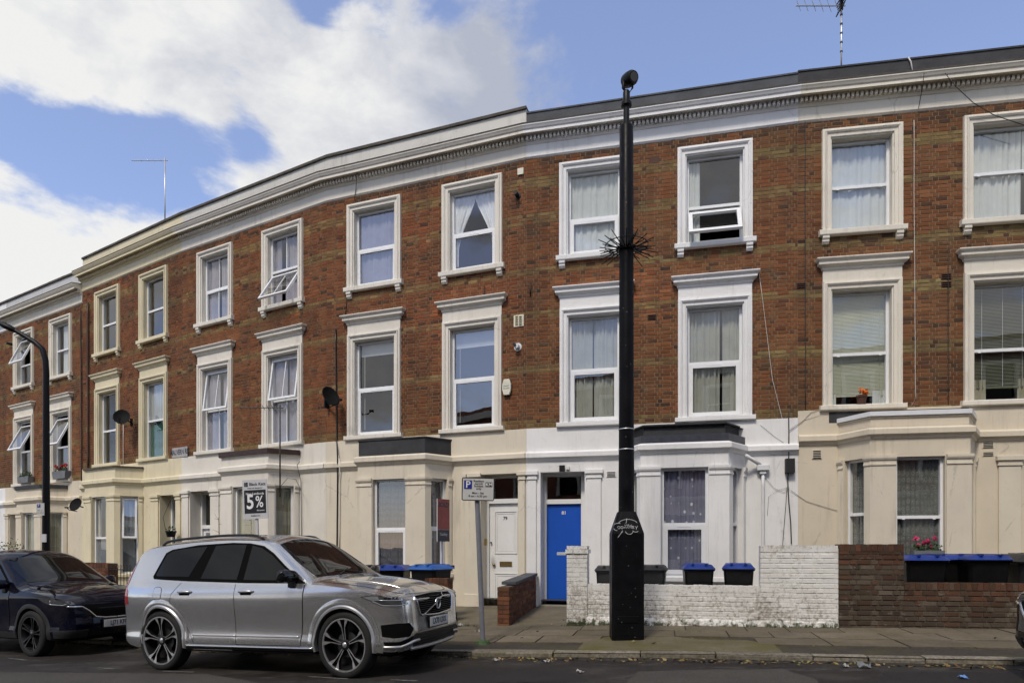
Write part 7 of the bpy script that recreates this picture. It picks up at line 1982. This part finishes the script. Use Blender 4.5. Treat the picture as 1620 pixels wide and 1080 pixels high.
def aerial(label, p, zb, zt, boom, n_el, side=1, tilt=0.0, el=0.16, head=True, mast_bands=False, rz=0.0, metal='alu'):
    """TV aerial: mast, boom with cross rods, reflector"""
    root = thing('tv_aerial', label, 'aerial', (p.x, p.y, zb), rz, 'television aerials')
    h = zt - zb
    mb = MB(); mb.tube([(0, 0, -0.2), (0, 0, h)], 0.018, 8); ms = mb.build('mast', metal, root, smooth=True)
    if mast_bands:
        for i in range(5):
            mb = MB(); mb.lathe([(0.018, -0.015), (0.026, -0.015), (0.026, 0.015), (0.018, 0.015)], 8, 0, 0, h * (0.25 + 0.14 * i)); mb.build('cable_tie', 'cable_black', ms)
    mb = MB(); mb.tube([(0.08 * -side, 0, h - 0.07), (side * boom, 0, h - 0.07 + tilt)], 0.011, 6); bo = mb.build('boom', metal, root)
    for i in range(n_el):
        t = (i + 0.6) / n_el; x = side * boom * t; zz = h - 0.07 + tilt * t
        e = el * (1.0 - 0.25 * t); mb = MB(); mb.tube([(x - 0.3 * e * side, 0.15 * e, zz - 0.55 * e), (x + 0.3 * e * side, -0.15 * e, zz + 0.55 * e)], 0.006, 5); mb.build('element', metal, bo)
    if head:
        mb = MB()
        for zz in (-0.11, -0.07, -0.03, 0.03, 0.07, 0.11): mb.tube([(0.02 * -side + abs(zz) * side * 0.4, -0.16, h - 0.05 + zz), (0.02 * -side + abs(zz) * side * 0.4, 0.16, h - 0.05 + zz)], 0.012, 5)
        mb.box(-0.03, 0.03, -0.02, 0.02, h - 0.15, h + 0.06)
        mb.build('reflector', 'iron_black', root)
    return root
pa = xy_on('C', u_at('C', 1331, -0.6), -0.6)
aerial('tall TV aerial with a long boom on the roof at upper right', pa, z_px(pa, 108), z_px(pa, 4), 0.90, 6, -1, el=0.20, mast_bands=True)
pa = xy_on('E', u_at('E', 261, -0.2), -0.2)
aerial('thin TV aerial on the yellow house parapet, far left roofline', pa, z_px(pa, 352), z_px(pa, 250), 0.95, 5, -1, el=0.10, head=False)
pa = xy_on('D', u_at('D', 443, 0.72), 0.72)
aerial('old TV aerial standing on the bay roof in front of a window', pa, z_px(pa, 772), z_px(pa, 640), 0.95, 9, -1, el=0.12, head=False, metal='old_metal')

def fixture(k, name, px, py, w, h, d, mat, slats=0, vv=0.0, part=True, round_=False):
    """vents, flues and boxes on a house front: parts of that house"""
    root, Z, W = HOUSES[k]; u = u_at(k, px, vv); p = xy_on(k, u, vv); z = z_px(p, py) - root.location.z
    mb = MB()
    if round_:
        mb.lathe([(0.0, -d), (w * 0.6, -d), (w * 0.62, -d * 0.6), (w * 0.62, 0.0)], 16, u, -vv, z, 'y')
        mb.lathe([(w * 0.62, -0.012), (w, -0.012), (w, 0.0)], 20, u, -vv, z, 'y')
    else:
        mb.box(u - w / 2, u + w / 2, -vv - d, -vv + 0.01, z - h / 2, z + h / 2)
    o = mb.build(name, mat, root, smooth=round_, angle=40 if round_ else None)
    if slats:
        sm = MB()
        for i in range(slats):
            zz = z - h / 2 + h * (i + 0.5) / slats; sm.box(u - w * 0.40, u + w * 0.40, -vv - d - 0.006, -vv - d + 0.002, zz - h / slats * 0.22, zz + h / slats * 0.22)
        sm.build('vent_slots', 'arch_dark', o)
    return o
fixture('A', 'vent_grille', 821, 507.5, 0.22, 0.24, 0.02, 'alarm_cream', 0)
for dx in (-3, 3): fixture('A', 'vent_grille', 821 + dx, 507.5, 0.07, 0.20, 0.027, 'paint_yellow', 5)
fixture('A', 'flue', 819.5, 549, 0.085, 0.1, 0.12, 'pvc_white', round_=True); fixture('A', 'flue_end', 817.5, 547.5, 0.05, 0.1, 0.17, 'car_black', round_=True)
fixture('A', 'flue', 819, 310, 0.07, 0.1, 0.16, 'car_black', round_=True)
fixture('A', 'cover_plate', 824, 272, 0.13, 0.13, 0.03, 'alarm_cream')
fixture('B', 'air_brick', 1031.5, 502, 0.18, 0.11, 0.004, 'terracotta', 3)
fixture('B', 'air_brick', 1035, 253, 0.20, 0.13, 0.004, 'terracotta', 0)
fixture('C', 'air_brick', 1267.5, 452.5, 0.18, 0.11, 0.006, 'terracotta', 3)
for py in (438, 450.5): fixture('C', 'air_brick', 1497, py, 0.18, 0.11, 0.006, 'terracotta', 3)
fixture('C', 'vent_grille', 1292, 718.5, 0.17, 0.16, 0.02, 'paint_stone', 5, 0.03)
fixture('C', 'vent_grille', 1563, 704, 0.20, 0.11, 0.008, 'paint_stone', 4, 0.03); fixture('C', 'vent_grille', 1563, 718, 0.20, 0.08, 0.008, 'paint_stone', 3, 0.03)
fixture('B', 'vent_grille', 967, 750, 0.20, 0.11, 0.012, 'paint_white', 4, 0.03)
fixture('B', 'security_light', 890, 741, 0.11, 0.12, 0.10, 'car_black', 0, -0.02); fixture('B', 'door_camera', 899, 740.5, 0.07, 0.06, 0.10, 'pvc_white', 0, -0.02)
fixture('C', 'junction_box', 1248.5, 737, 0.16, 0.27, 0.11, 'car_plastic', 0, 0.03)
fixture('F', 'flue', 21, 545, 0.07, 0.1, 0.22, 'car_black', round_=True)
fixture('A', 'intercom', 769, 857, 0.05, 0.14, 0.04, 'brass', 0, 0.0)
# alarm box: hexagonal, its own thing
pa = xy_on('A', u_at('A', 803, 0.0), 0.0); za = z_px(pa, 613)
al = thing('alarm_box', 'cream hexagonal burglar alarm box on the brick wall', 'alarm', (pa.x, pa.y, za), HOUSES['A'][0].rotation_euler.z)
mb = MB(); mb.prism([(-0.06, -0.165), (0.06, -0.165), (0.095, -0.06), (0.095, 0.06), (0.06, 0.165), (-0.06, 0.165), (-0.095, 0.06), (-0.095, -0.06)], lambda a, b, d: (a, d, b), -0.075, 0.0); cb_ = mb.build('cover', 'alarm_cream', al, bevel=0.012, segs=2)
mb = MB(); mb.prism([(-0.07, -0.175), (0.07, -0.175), (0.105, -0.06), (0.105, 0.06), (0.07, 0.175), (-0.07, 0.175), (-0.105, 0.06), (-0.105, -0.06)], lambda a, b, d: (a, d, b), -0.02, 0.004); mb.build('back_plate', 'car_black', al)
for i, t in enumerate(('SMART', 'ALARM')): text_mesh('lettering', t, 0.042, 'planter_grey', cb_, facing(0, -0.0765, 0.02 - 0.05 * i))

def cable(k, pxs, r, mat, vv=0.012, name='cable', wob=0.0, seed=0):
    """a wire or pipe clipped to a house front, through the given picture points"""
    root, Z, W = HOUSES[k]; rr = random.Random(seed); P_ = []
    for px, py, *v2 in pxs:
        v = v2[0] if v2 else vv; u = u_at(k, px, v); p = xy_on(k, u, v); P_.append(Vector((u, -v, z_px(p, py) - root.location.z)))
    Q = []
    for a, b in zip(P_, P_[1:]):
        m = max(1, int((b - a).length / 0.35))
        for i in range(m):
            q = a.lerp(b, i / m); Q.append(q + (Vector((rr.uniform(-wob, wob), 0, 0)) if Q else Vector()))
    Q.append(P_[-1]); mb = MB(); mb.tube(Q, r, 6); return mb.build(name, mat, root, smooth=True)
cable('C', [(1274, 193), (1274, 420), (1274.5, 648)], 0.008, 'cable_black', wob=0.004)
cable('C', [(1247.5, 650), (1247, 720), (1247, 760), (1252, 860)], 0.011, 'cable_black', 0.05, wob=0.01, seed=2)
cable('B', [(1245, 770, 0.06), (1243, 800), (1238, 862)], 0.005, 'cable_black', 0.05, seed=3)
cable('B', [(1200, 425), (1206, 470), (1222, 600), (1240, 672), (1244, 690)], 0.0045, 'cable_white', 0.02)
cable('B', [(1203, 672), (1225, 690), (1240, 700)], 0.0028, 'planter_grey', 0.04)
cable('C', [(1247, 682), (1268, 668), (1283, 652), (1300, 646)], 0.004, 'planter_grey', 0.045); cable('C', [(1250, 678), (1270, 664), (1296, 656)], 0.003, 'cable_white', 0.045)
cable('C', [(1251, 775), (1275, 792), (1300, 800), (1324, 807)], 0.004, 'planter_grey', 0.045)
cable('B', [(1212, 757), (1225, 772), (1240, 778), (1250, 772)], 0.003, 'planter_grey', 0.05); cable('B', [(1214, 815), (1216, 785), (1230, 775), (1248, 770)], 0.003, 'planter_grey', 0.05)
cable('C', [(1446, 190), (1446, 300), (1447, 420), (1448, 600), (1449, 630), (1443, 640)], 0.005, 'cable_white', 0.015, wob=0.003)
cable('C', [(1437, 91, 0.04), (1441, 98, 0.05), (1444, 115, 0.06)], 0.012, 'cable_white'); cable('C', [(1462, 115, 0.36), (1460, 135, 0.30), (1453, 172, 0.05)], 0.006, 'cable_black')
cable('C', [(1495, 116, 0.34), (1512, 137, 0.33), (1540, 163, 0.2), (1572, 182, 0.12), (1625, 200, 0.1)], 0.007, 'cable_black')
cable('C', [(1500, 390), (1500, 640)], 0.007, 'cable_black', 0.01)
cable('A', [(531, 520), (532, 620), (533, 700), (534, 722, 0.13), (534, 760, 0.05), (533, 868, 0.05)], 0.016, 'car_black', 0.03, name='conduit'); cable('A', [(537, 725, 0.13), (538, 760, 0.05), (537, 868, 0.05)], 0.012, 'cable_white', 0.05, name='conduit')
cable('A', [(566, 255, 0.30), (563, 300, 0.05), (556, 345), (548, 480), (546, 500)], 0.007, 'cable_black', 0.02)
cable('E', [(139, 478), (139, 560), (139.5, 740)], 0.028, 'brown_fascia', 0.05, name='downpipe'); cable('F', [(127, 490), (128, 560), (129, 700), (129, 760)], 0.02, 'brown_fascia', 0.04, name='downpipe')
cable('E', [(195, 672), (195, 745)], 0.010, 'cable_white', 0.03)
cable('D', [(474, 730, 0.4), (470, 735, 0.3), (476, 760, 0.06), (477, 850, 0.06)], 0.008, 'planter_grey', 0.05); cable('D', [(443, 770, 0.72), (455, 756, 0.72), (468, 758, 0.5), (476, 775, 0.1)], 0.007, 'planter_grey')
cable('A', [(766, 452), (766, 478)], 0.014, 'cable_black', 0.02, name='wall_tie'); cable('B', [(839, 447), (839, 468)], 0.014, 'cable_black', 0.02, name='wall_tie')
cable('E', [(262, 838, 0.25), (258, 818, 0.25), (270, 790, 0.1)], 0.006, 'iron_black', 0.1, name='basket_bracket')
# hopper and waste pipe on the white house
cable('B', [(1180, 720, 0.30), (1192, 728, 0.18), (1203, 735, 0.10)], 0.035, 'pvc_white', name='waste_pipe')
cable('B', [(1207, 742), (1207, 862), (1207, 930)], 0.034, 'pvc_white', 0.07, name='downpipe')
root, Z, W = HOUSES['B']; u = u_at('B', 1207, 0.09); zz = z_px(xy_on('B', u, 0.09), 740) - root.location.z
mb = MB(); mb.box(u - 0.11, u + 0.11, -0.15, -0.03, zz - 0.05, zz + 0.06); mb.box(u - 0.06, u + 0.06, -0.12, -0.04, zz - 0.12, zz - 0.05); mb.build('hopper', 'pvc_white', root, bevel=0.01)
# split felt and dark hole beside the bay roof of the right-hand house
root, Z, W = HOUSES['C']
mb = MB(); mb.box(0.55, 2.95, -0.034, -0.006, Z(2.34), Z(2.545)); mb.build('roof_gap', 'felt_black', root)

# ---------------- plants
def leafy(mb, c, r, n, rnd, size=0.03, flat=1.0):
    for _ in range(n):
        d = Vector((rnd.gauss(0, 1), rnd.gauss(0, 1), rnd.gauss(0, 0.8))).normalized(); p = Vector(c) + Vector((d.x * r[0], d.y * r[1], d.z * r[2])) * rnd.uniform(0.2, 1.0) ** 0.5
        a = Vector((rnd.gauss(0, 1), rnd.gauss(0, 1), rnd.gauss(0, 1))).normalized(); b = a.cross(Vector((rnd.gauss(0, 1), rnd.gauss(0, 1), rnd.gauss(0, 1)))).normalized(); s = size * rnd.uniform(0.6, 1.3)
        mb.add([tuple(p - a * s), tuple(p + b * s * 0.6), tuple(p + a * s), tuple(p - b * s * 0.6)], [(0, 1, 2, 3)])
def planter(name, label, k, px, py, v, w, fl, flower_n, rnd, h=0.16, box='planter_grey', pot=False, leaf_n=160, lr=None, fsize=0.03):
    u = u_at(k, px, v); p = xy_on(k, u, v); z = z_px(p, py)
    root = thing(name, label, 'plant', (p.x, p.y, z), HOUSES[k][0].rotation_euler.z)
    mb = MB()
    if pot: mb.lathe([(0.0, 0.0), (w * 0.36, 0.0), (w * 0.46, h * 0.8), (w * 0.52, h * 0.82), (w * 0.52, h), (w * 0.44, h), (w * 0.42, h * 0.85), (0.0, h * 0.85)], 16)
    else: mb.prism([(-w * 0.46, 0), (w * 0.46, 0), (w / 2, h), (-w / 2, h)], lambda a, b, d: (a, d, b), -0.09, 0.09)
    mb.build('pot' if pot else 'window_box', box, root)
    if leaf_n:
        mb = MB(); leafy(mb, (0, 0, h + 0.05), lr or (w * 0.5, 0.1, 0.10), leaf_n, rnd); mb.build('leaves', 'leaf', root, recalc=False)
    for i in range(flower_n):
        c = (rnd.uniform(-w * 0.45, w * 0.45), rnd.uniform(-0.08, 0.04), h + rnd.uniform(0.08, 0.22) * (1 if not pot else 0.4))
        mb = MB(); leafy(mb, c, (fsize, fsize, fsize), 26, rnd, fsize * 0.6); mb.build('flower', fl, root, recalc=False)
        if not pot: mb = MB(); mb.tube([(c[0] * 0.8, 0, h), c], 0.004, 4); mb.build('stem', 'leaf', root)
    return root
R_ = random.Random(21)
planter('flower_box', 'bright pink geraniums on the sill behind the blue-lidded bins', 'C', 1467, 883, 0.80, 0.50, 'pink', 7, R_, h=0.14, fsize=0.038, leaf_n=120)
planter('flower_pot', 'dark flower pot with an orange bloom on a first floor sill', 'C', 1363, 640, 0.02, 0.19, 'orange', 3, R_, h=0.17, box='terracotta', pot=True, leaf_n=0, fsize=0.05)
planter('flower_box', 'grey window box of red flowers, right window of the far left house', 'F', 97.5, 757, 0.12, 0.85, 'red_flower', 9, R_, h=0.24, fsize=0.05, leaf_n=120)
planter('flower_box', 'grey window box of green plants behind the street lamp', 'F', 40.5, 764, 0.12, 0.80, 'red_flower', 0, R_, h=0.22, leaf_n=260, lr=(0.42, 0.1, 0.16))
planter('flower_pot', 'hanging basket with dry stems in the yellow doorway', 'E', 270.5, 849, 0.30, 0.28, 'dry_stem', 0, R_, h=0.16, box='iron_black', pot=True, leaf_n=60, lr=(0.14, 0.14, 0.10))
planter('garden_shrub', 'small green shrub in front of the far left house', 'F', 14, 890, 1.6, 0.5, 'leaf', 0, R_, h=0.3, box='terracotta', pot=True, leaf_n=420, lr=(0.45, 0.4, 0.45))
# bare twiggy plant by the off-white porch
pt_ = xy_on('D', u_at('D', 346, 1.0), 1.0); zt_ = zfore(pt_.x, 1.0)
tw = thing('garden_shrub', 'bare twiggy plant rising above the silver car roof', 'plant', (pt_.x, pt_.y, zt_), 0)
mb = MB(); hq = z_px(pt_, 818) - zt_
mb.tube([(0, 0, 0), (0.02, 0, hq * 0.6), (0, 0, hq)], 0.016, 5, 0.008)
for i in range(8):
    t = R_.uniform(0.6, 1.0); a = R_.uniform(0, 6.28); mb.tube([(0, 0, hq * t), (0.16 * math.cos(a), 0.16 * math.sin(a), hq * t + R_.uniform(0.0, 0.18))], 0.006, 4, 0.003)
mb.build('twigs', 'dry_stem', tw)

# ------------------------------------------------------------------ road marks, leaves and litter
def on_road(px, py): return gp(px, py, zroad)
rm = random.Random(31)
def road_dash(pa_, pb_, wid):
    a, b = Vector(on_road(*pa_)[:2]), Vector(on_road(*pb_)[:2]); d = (b - a); n = Vector((-d.y, d.x)).normalized(); m = 8
    mb = MB(); vs = []
    for i in range(m + 1):
        p = a.lerp(b, i / m); w0, w1 = wid * rm.uniform(0.25, 0.5), wid * rm.uniform(0.25, 0.5)
        for q in (p - n * w0, p + n * w1): vs.append((q.x, q.y, zroad(q.x, q.y) + 0.006))
    mb.add(vs, [(2 * i, 2 * i + 2, 2 * i + 3, 2 * i + 1) for i in range(m)])
    tag(mb.build('road_marking', 'road_paint', recalc=False), kind='structure')
for a_, b_ in (((488, 1070), (551, 1074)), ((618, 1075), (660, 1077)), ((258, 1061.5), (306, 1063)), ((14, 1041), (42, 1044)), ((154, 1056), (180, 1058))): road_dash(a_, b_, 0.05)
# fallen leaves along the gutter and on the pavement
mb = MB(); rl = random.Random(12)
LEAFC = [(0.20, 0.12, 0.04), (0.14, 0.075, 0.03), (0.26, 0.20, 0.06), (0.10, 0.06, 0.03), (0.16, 0.16, 0.05), (0.30, 0.22, 0.10)]
for i in range(2600):
    s = rl.uniform(S0 - 14, S0 + 8.5)
    if rl.random() < 0.92: d = -abs(rl.gauss(0.03, 0.10)) - 0.01
    else: d = rl.uniform(0.2, 3.2)
    if rl.random() < 0.5 and math.sin(s * 2.3) + math.sin(s * 5.1 + 1) < 0.2: continue
    p, dd = kerb_at(s); n = Vector((-dd.y, dd.x)); q = p + n * d
    z = zroad(q.x, q.y) + 0.004 if d < 0 else zpave(q.x, d) + 0.016
    a = rl.uniform(0, 6.28); L = rl.uniform(0.015, 0.045); w = L * rl.uniform(0.4, 0.7); c, si = math.cos(a), math.sin(a); t = rl.uniform(-0.012, 0.02)
    P4 = [(-L, 0, 0), (0, -w, abs(t)), (L, 0, t + 0.004), (0, w, 0.002)]
    mb.add([(q.x + x * c - y * si, q.y + x * si + y * c, z + h + 0.002) for x, y, h in P4], [(0, 1, 2), (0, 2, 3)], rl.choice(LEAFC))
o = mb.build('fallen_leaves', 'leaf_litter', recalc=False)
tag(o, 'dry brown and yellow leaves fallen along the gutter', 'leaves', kind='stuff')
def scrap(name, label, px, py, zf, mat, r, seed, flat=0.35):
    X, Y, z = gp(px, py, zf); rr = random.Random(seed); mb = MB(); n = 5; vs = []
    for j in range(n):
        for i in range(n):
            vs.append(((i / (n - 1) - 0.5) * 2 * r + rr.uniform(-0.2, 0.2) * r, (j / (n - 1) - 0.5) * r * 1.3 + rr.uniform(-0.2, 0.2) * r, 0.006 + abs(rr.gauss(0, 1)) * r * flat))
    mb.add(vs, [(j * n + i, j * n + i + 1, (j + 1) * n + i + 1, (j + 1) * n + i) for j in range(n - 1) for i in range(n - 1)])
    o = mb.build(name, mat, recalc=False); o.location = (X, Y, z + 0.004); o.rotation_euler = (0, 0, rr.uniform(0, 3))
    return tag(o, label, 'litter', 'scraps of litter')
scrap('litter', 'crumpled white paper in the gutter below the parking sign', 785, 1045, zroad, 'litter_white', 0.05, 1)
scrap('litter', 'white scrap on the paving just left of the parking sign', 757, 1000, zpv, 'litter_white', 0.045, 2)
scrap('litter', 'clear wrapper lying on the road left of the big post', 918, 1064, zroad, 'litter_white', 0.045, 3)
scrap('litter', 'white scrap in the gutter right of the parking sign', 864, 1048, zroad, 'litter_white', 0.05, 4)
scrap('litter', 'pale wrapper in the gutter in front of the white wall end', 1337, 1055, zroad, 'litter_white', 0.045, 5)
scrap('litter', 'clear plastic cup crushed in the gutter by the brown wall', 1367, 1056, zroad, 'planter_grey', 0.07, 6, 0.6)
scrap('litter', 'small blue packet on the road at lower right', 1524, 1073, zroad, 'litter_blue', 0.05, 7)
scrap('litter', 'white scraps at the back of the pavement beside the silver car', 727, 991, zpv, 'litter_white', 0.06, 8)
X, Y, z = gp(697, 978, lambda X, Y: zpave(X, 2.4))
bt = thing('plastic_bottle', 'crushed blue plastic bottle on the ground beside the silver car', 'bottle', (X, Y, z + 0.035), 0.5)
mb = MB(); mb.lathe([(0.0, -0.13), (0.035, -0.13), (0.038, -0.10), (0.033, -0.04), (0.038, 0.02), (0.034, 0.07), (0.014, 0.11), (0.014, 0.13)], 12, 0, 0, 0, 'x'); mb.build('bottle_body', 'litter_blue', bt, smooth=True)
mb = MB(); mb.lathe([(0.016, 0.128), (0.016, 0.15), (0.0, 0.15)], 10, 0, 0, 0, 'x'); mb.build('bottle_cap', 'sign_blue', bt)
# weeds along the foot of the walls
mb = MB(); rw = random.Random(5)
for i in range(260):
    u = rw.choice((rw.uniform(ub[0] - 0.1, ub[3]), rw.uniform(ub[0], ub[0] + 0.8), rw.uniform(-0.9, -0.2), rw.uniform(ub[2], ub[3])))
    p = xy_on('B', u, V + 0.05 + abs(rw.gauss(0, 0.03))); z = zpave(p.x, 2.4)
    h = rw.uniform(0.02, 0.09); a = rw.uniform(0, 6.28); b = 0.008
    mb.add([(p.x - b * math.cos(a), p.y - b * math.sin(a), z), (p.x + b * math.cos(a), p.y + b * math.sin(a), z), (p.x + rw.uniform(-0.04, 0.04), p.y + rw.uniform(-0.04, 0.02), z + h)], [(0, 1, 2)])
o = mb.build('weeds', 'leaf', recalc=False); tag(o, 'small green weeds at the foot of the white wall', 'weeds', kind='stuff')

# silt and rotted leaf mould lying in the gutter
mb = MB(); rg = random.Random(77); vs = []; NS = 220
for i in range(NS + 1):
    s = S0 - 16 + 26 * i / NS; w = 0.10 + 0.05 * math.sin(s * 1.7) + 0.05 * math.sin(s * 4.3 + 1) + rg.uniform(0, 0.05)
    for d in (0.01, -0.04, -max(0.05, w)):
        p, dd = kerb_at(s); q = p + Vector((-dd.y, dd.x)) * d; vs.append((q.x, q.y, zroad(q.x, q.y) + (0.022 if d > 0 else 0.012 if d > -0.05 else 0.003)))
mb.add(vs, [(3 * i + k, 3 * i + 3 + k, 3 * i + 4 + k, 3 * i + 1 + k) for i in range(NS) for k in range(2)])
tag(mb.build('gutter_silt', 'silt', smooth=True), kind='structure')

# repaired and worn patches in the carriageway
def road_patch(corners, mat, seed, lift=0.004):
    rr = random.Random(seed); P_ = [Vector(on_road(*c)[:2]) for c in corners]; out = []
    for a, b in zip(P_, P_[1:] + P_[:1]):
        m = max(2, int((b - a).length / 0.12))
        for i in range(m): q = a.lerp(b, i / m); out.append(q + Vector((rr.uniform(-0.02, 0.02), rr.uniform(-0.02, 0.02))))
    vv, ee, ff, *_ = delaunay_2d_cdt(out + [P_[0].lerp(P_[2], t) for t in (0.25, 0.5, 0.75)], [(i, (i + 1) % len(out)) for i in range(len(out))], [], 1, 1e-5)
    mb = MB(); mb.add([(v.x, v.y, zroad(v.x, v.y) + lift) for v in vv], [tuple(f) for f in ff])
    tag(mb.build('road_patch', mat, recalc=False, smooth=True), kind='structure')
road_patch([(-40, 1062), (330, 1066), (470, 1090), (400, 1140), (-60, 1130)], 'asphalt_worn', 1)
road_patch([(1010, 1062), (1240, 1058), (1290, 1075), (1330, 1120), (940, 1120)], 'asphalt_worn', 2)
road_patch([(640, 1062), (900, 1060), (930, 1078), (620, 1082)], 'asphalt_new', 3)
road_patch([(1400, 1062), (1640, 1064), (1680, 1090), (1380, 1090)], 'asphalt_new', 4)
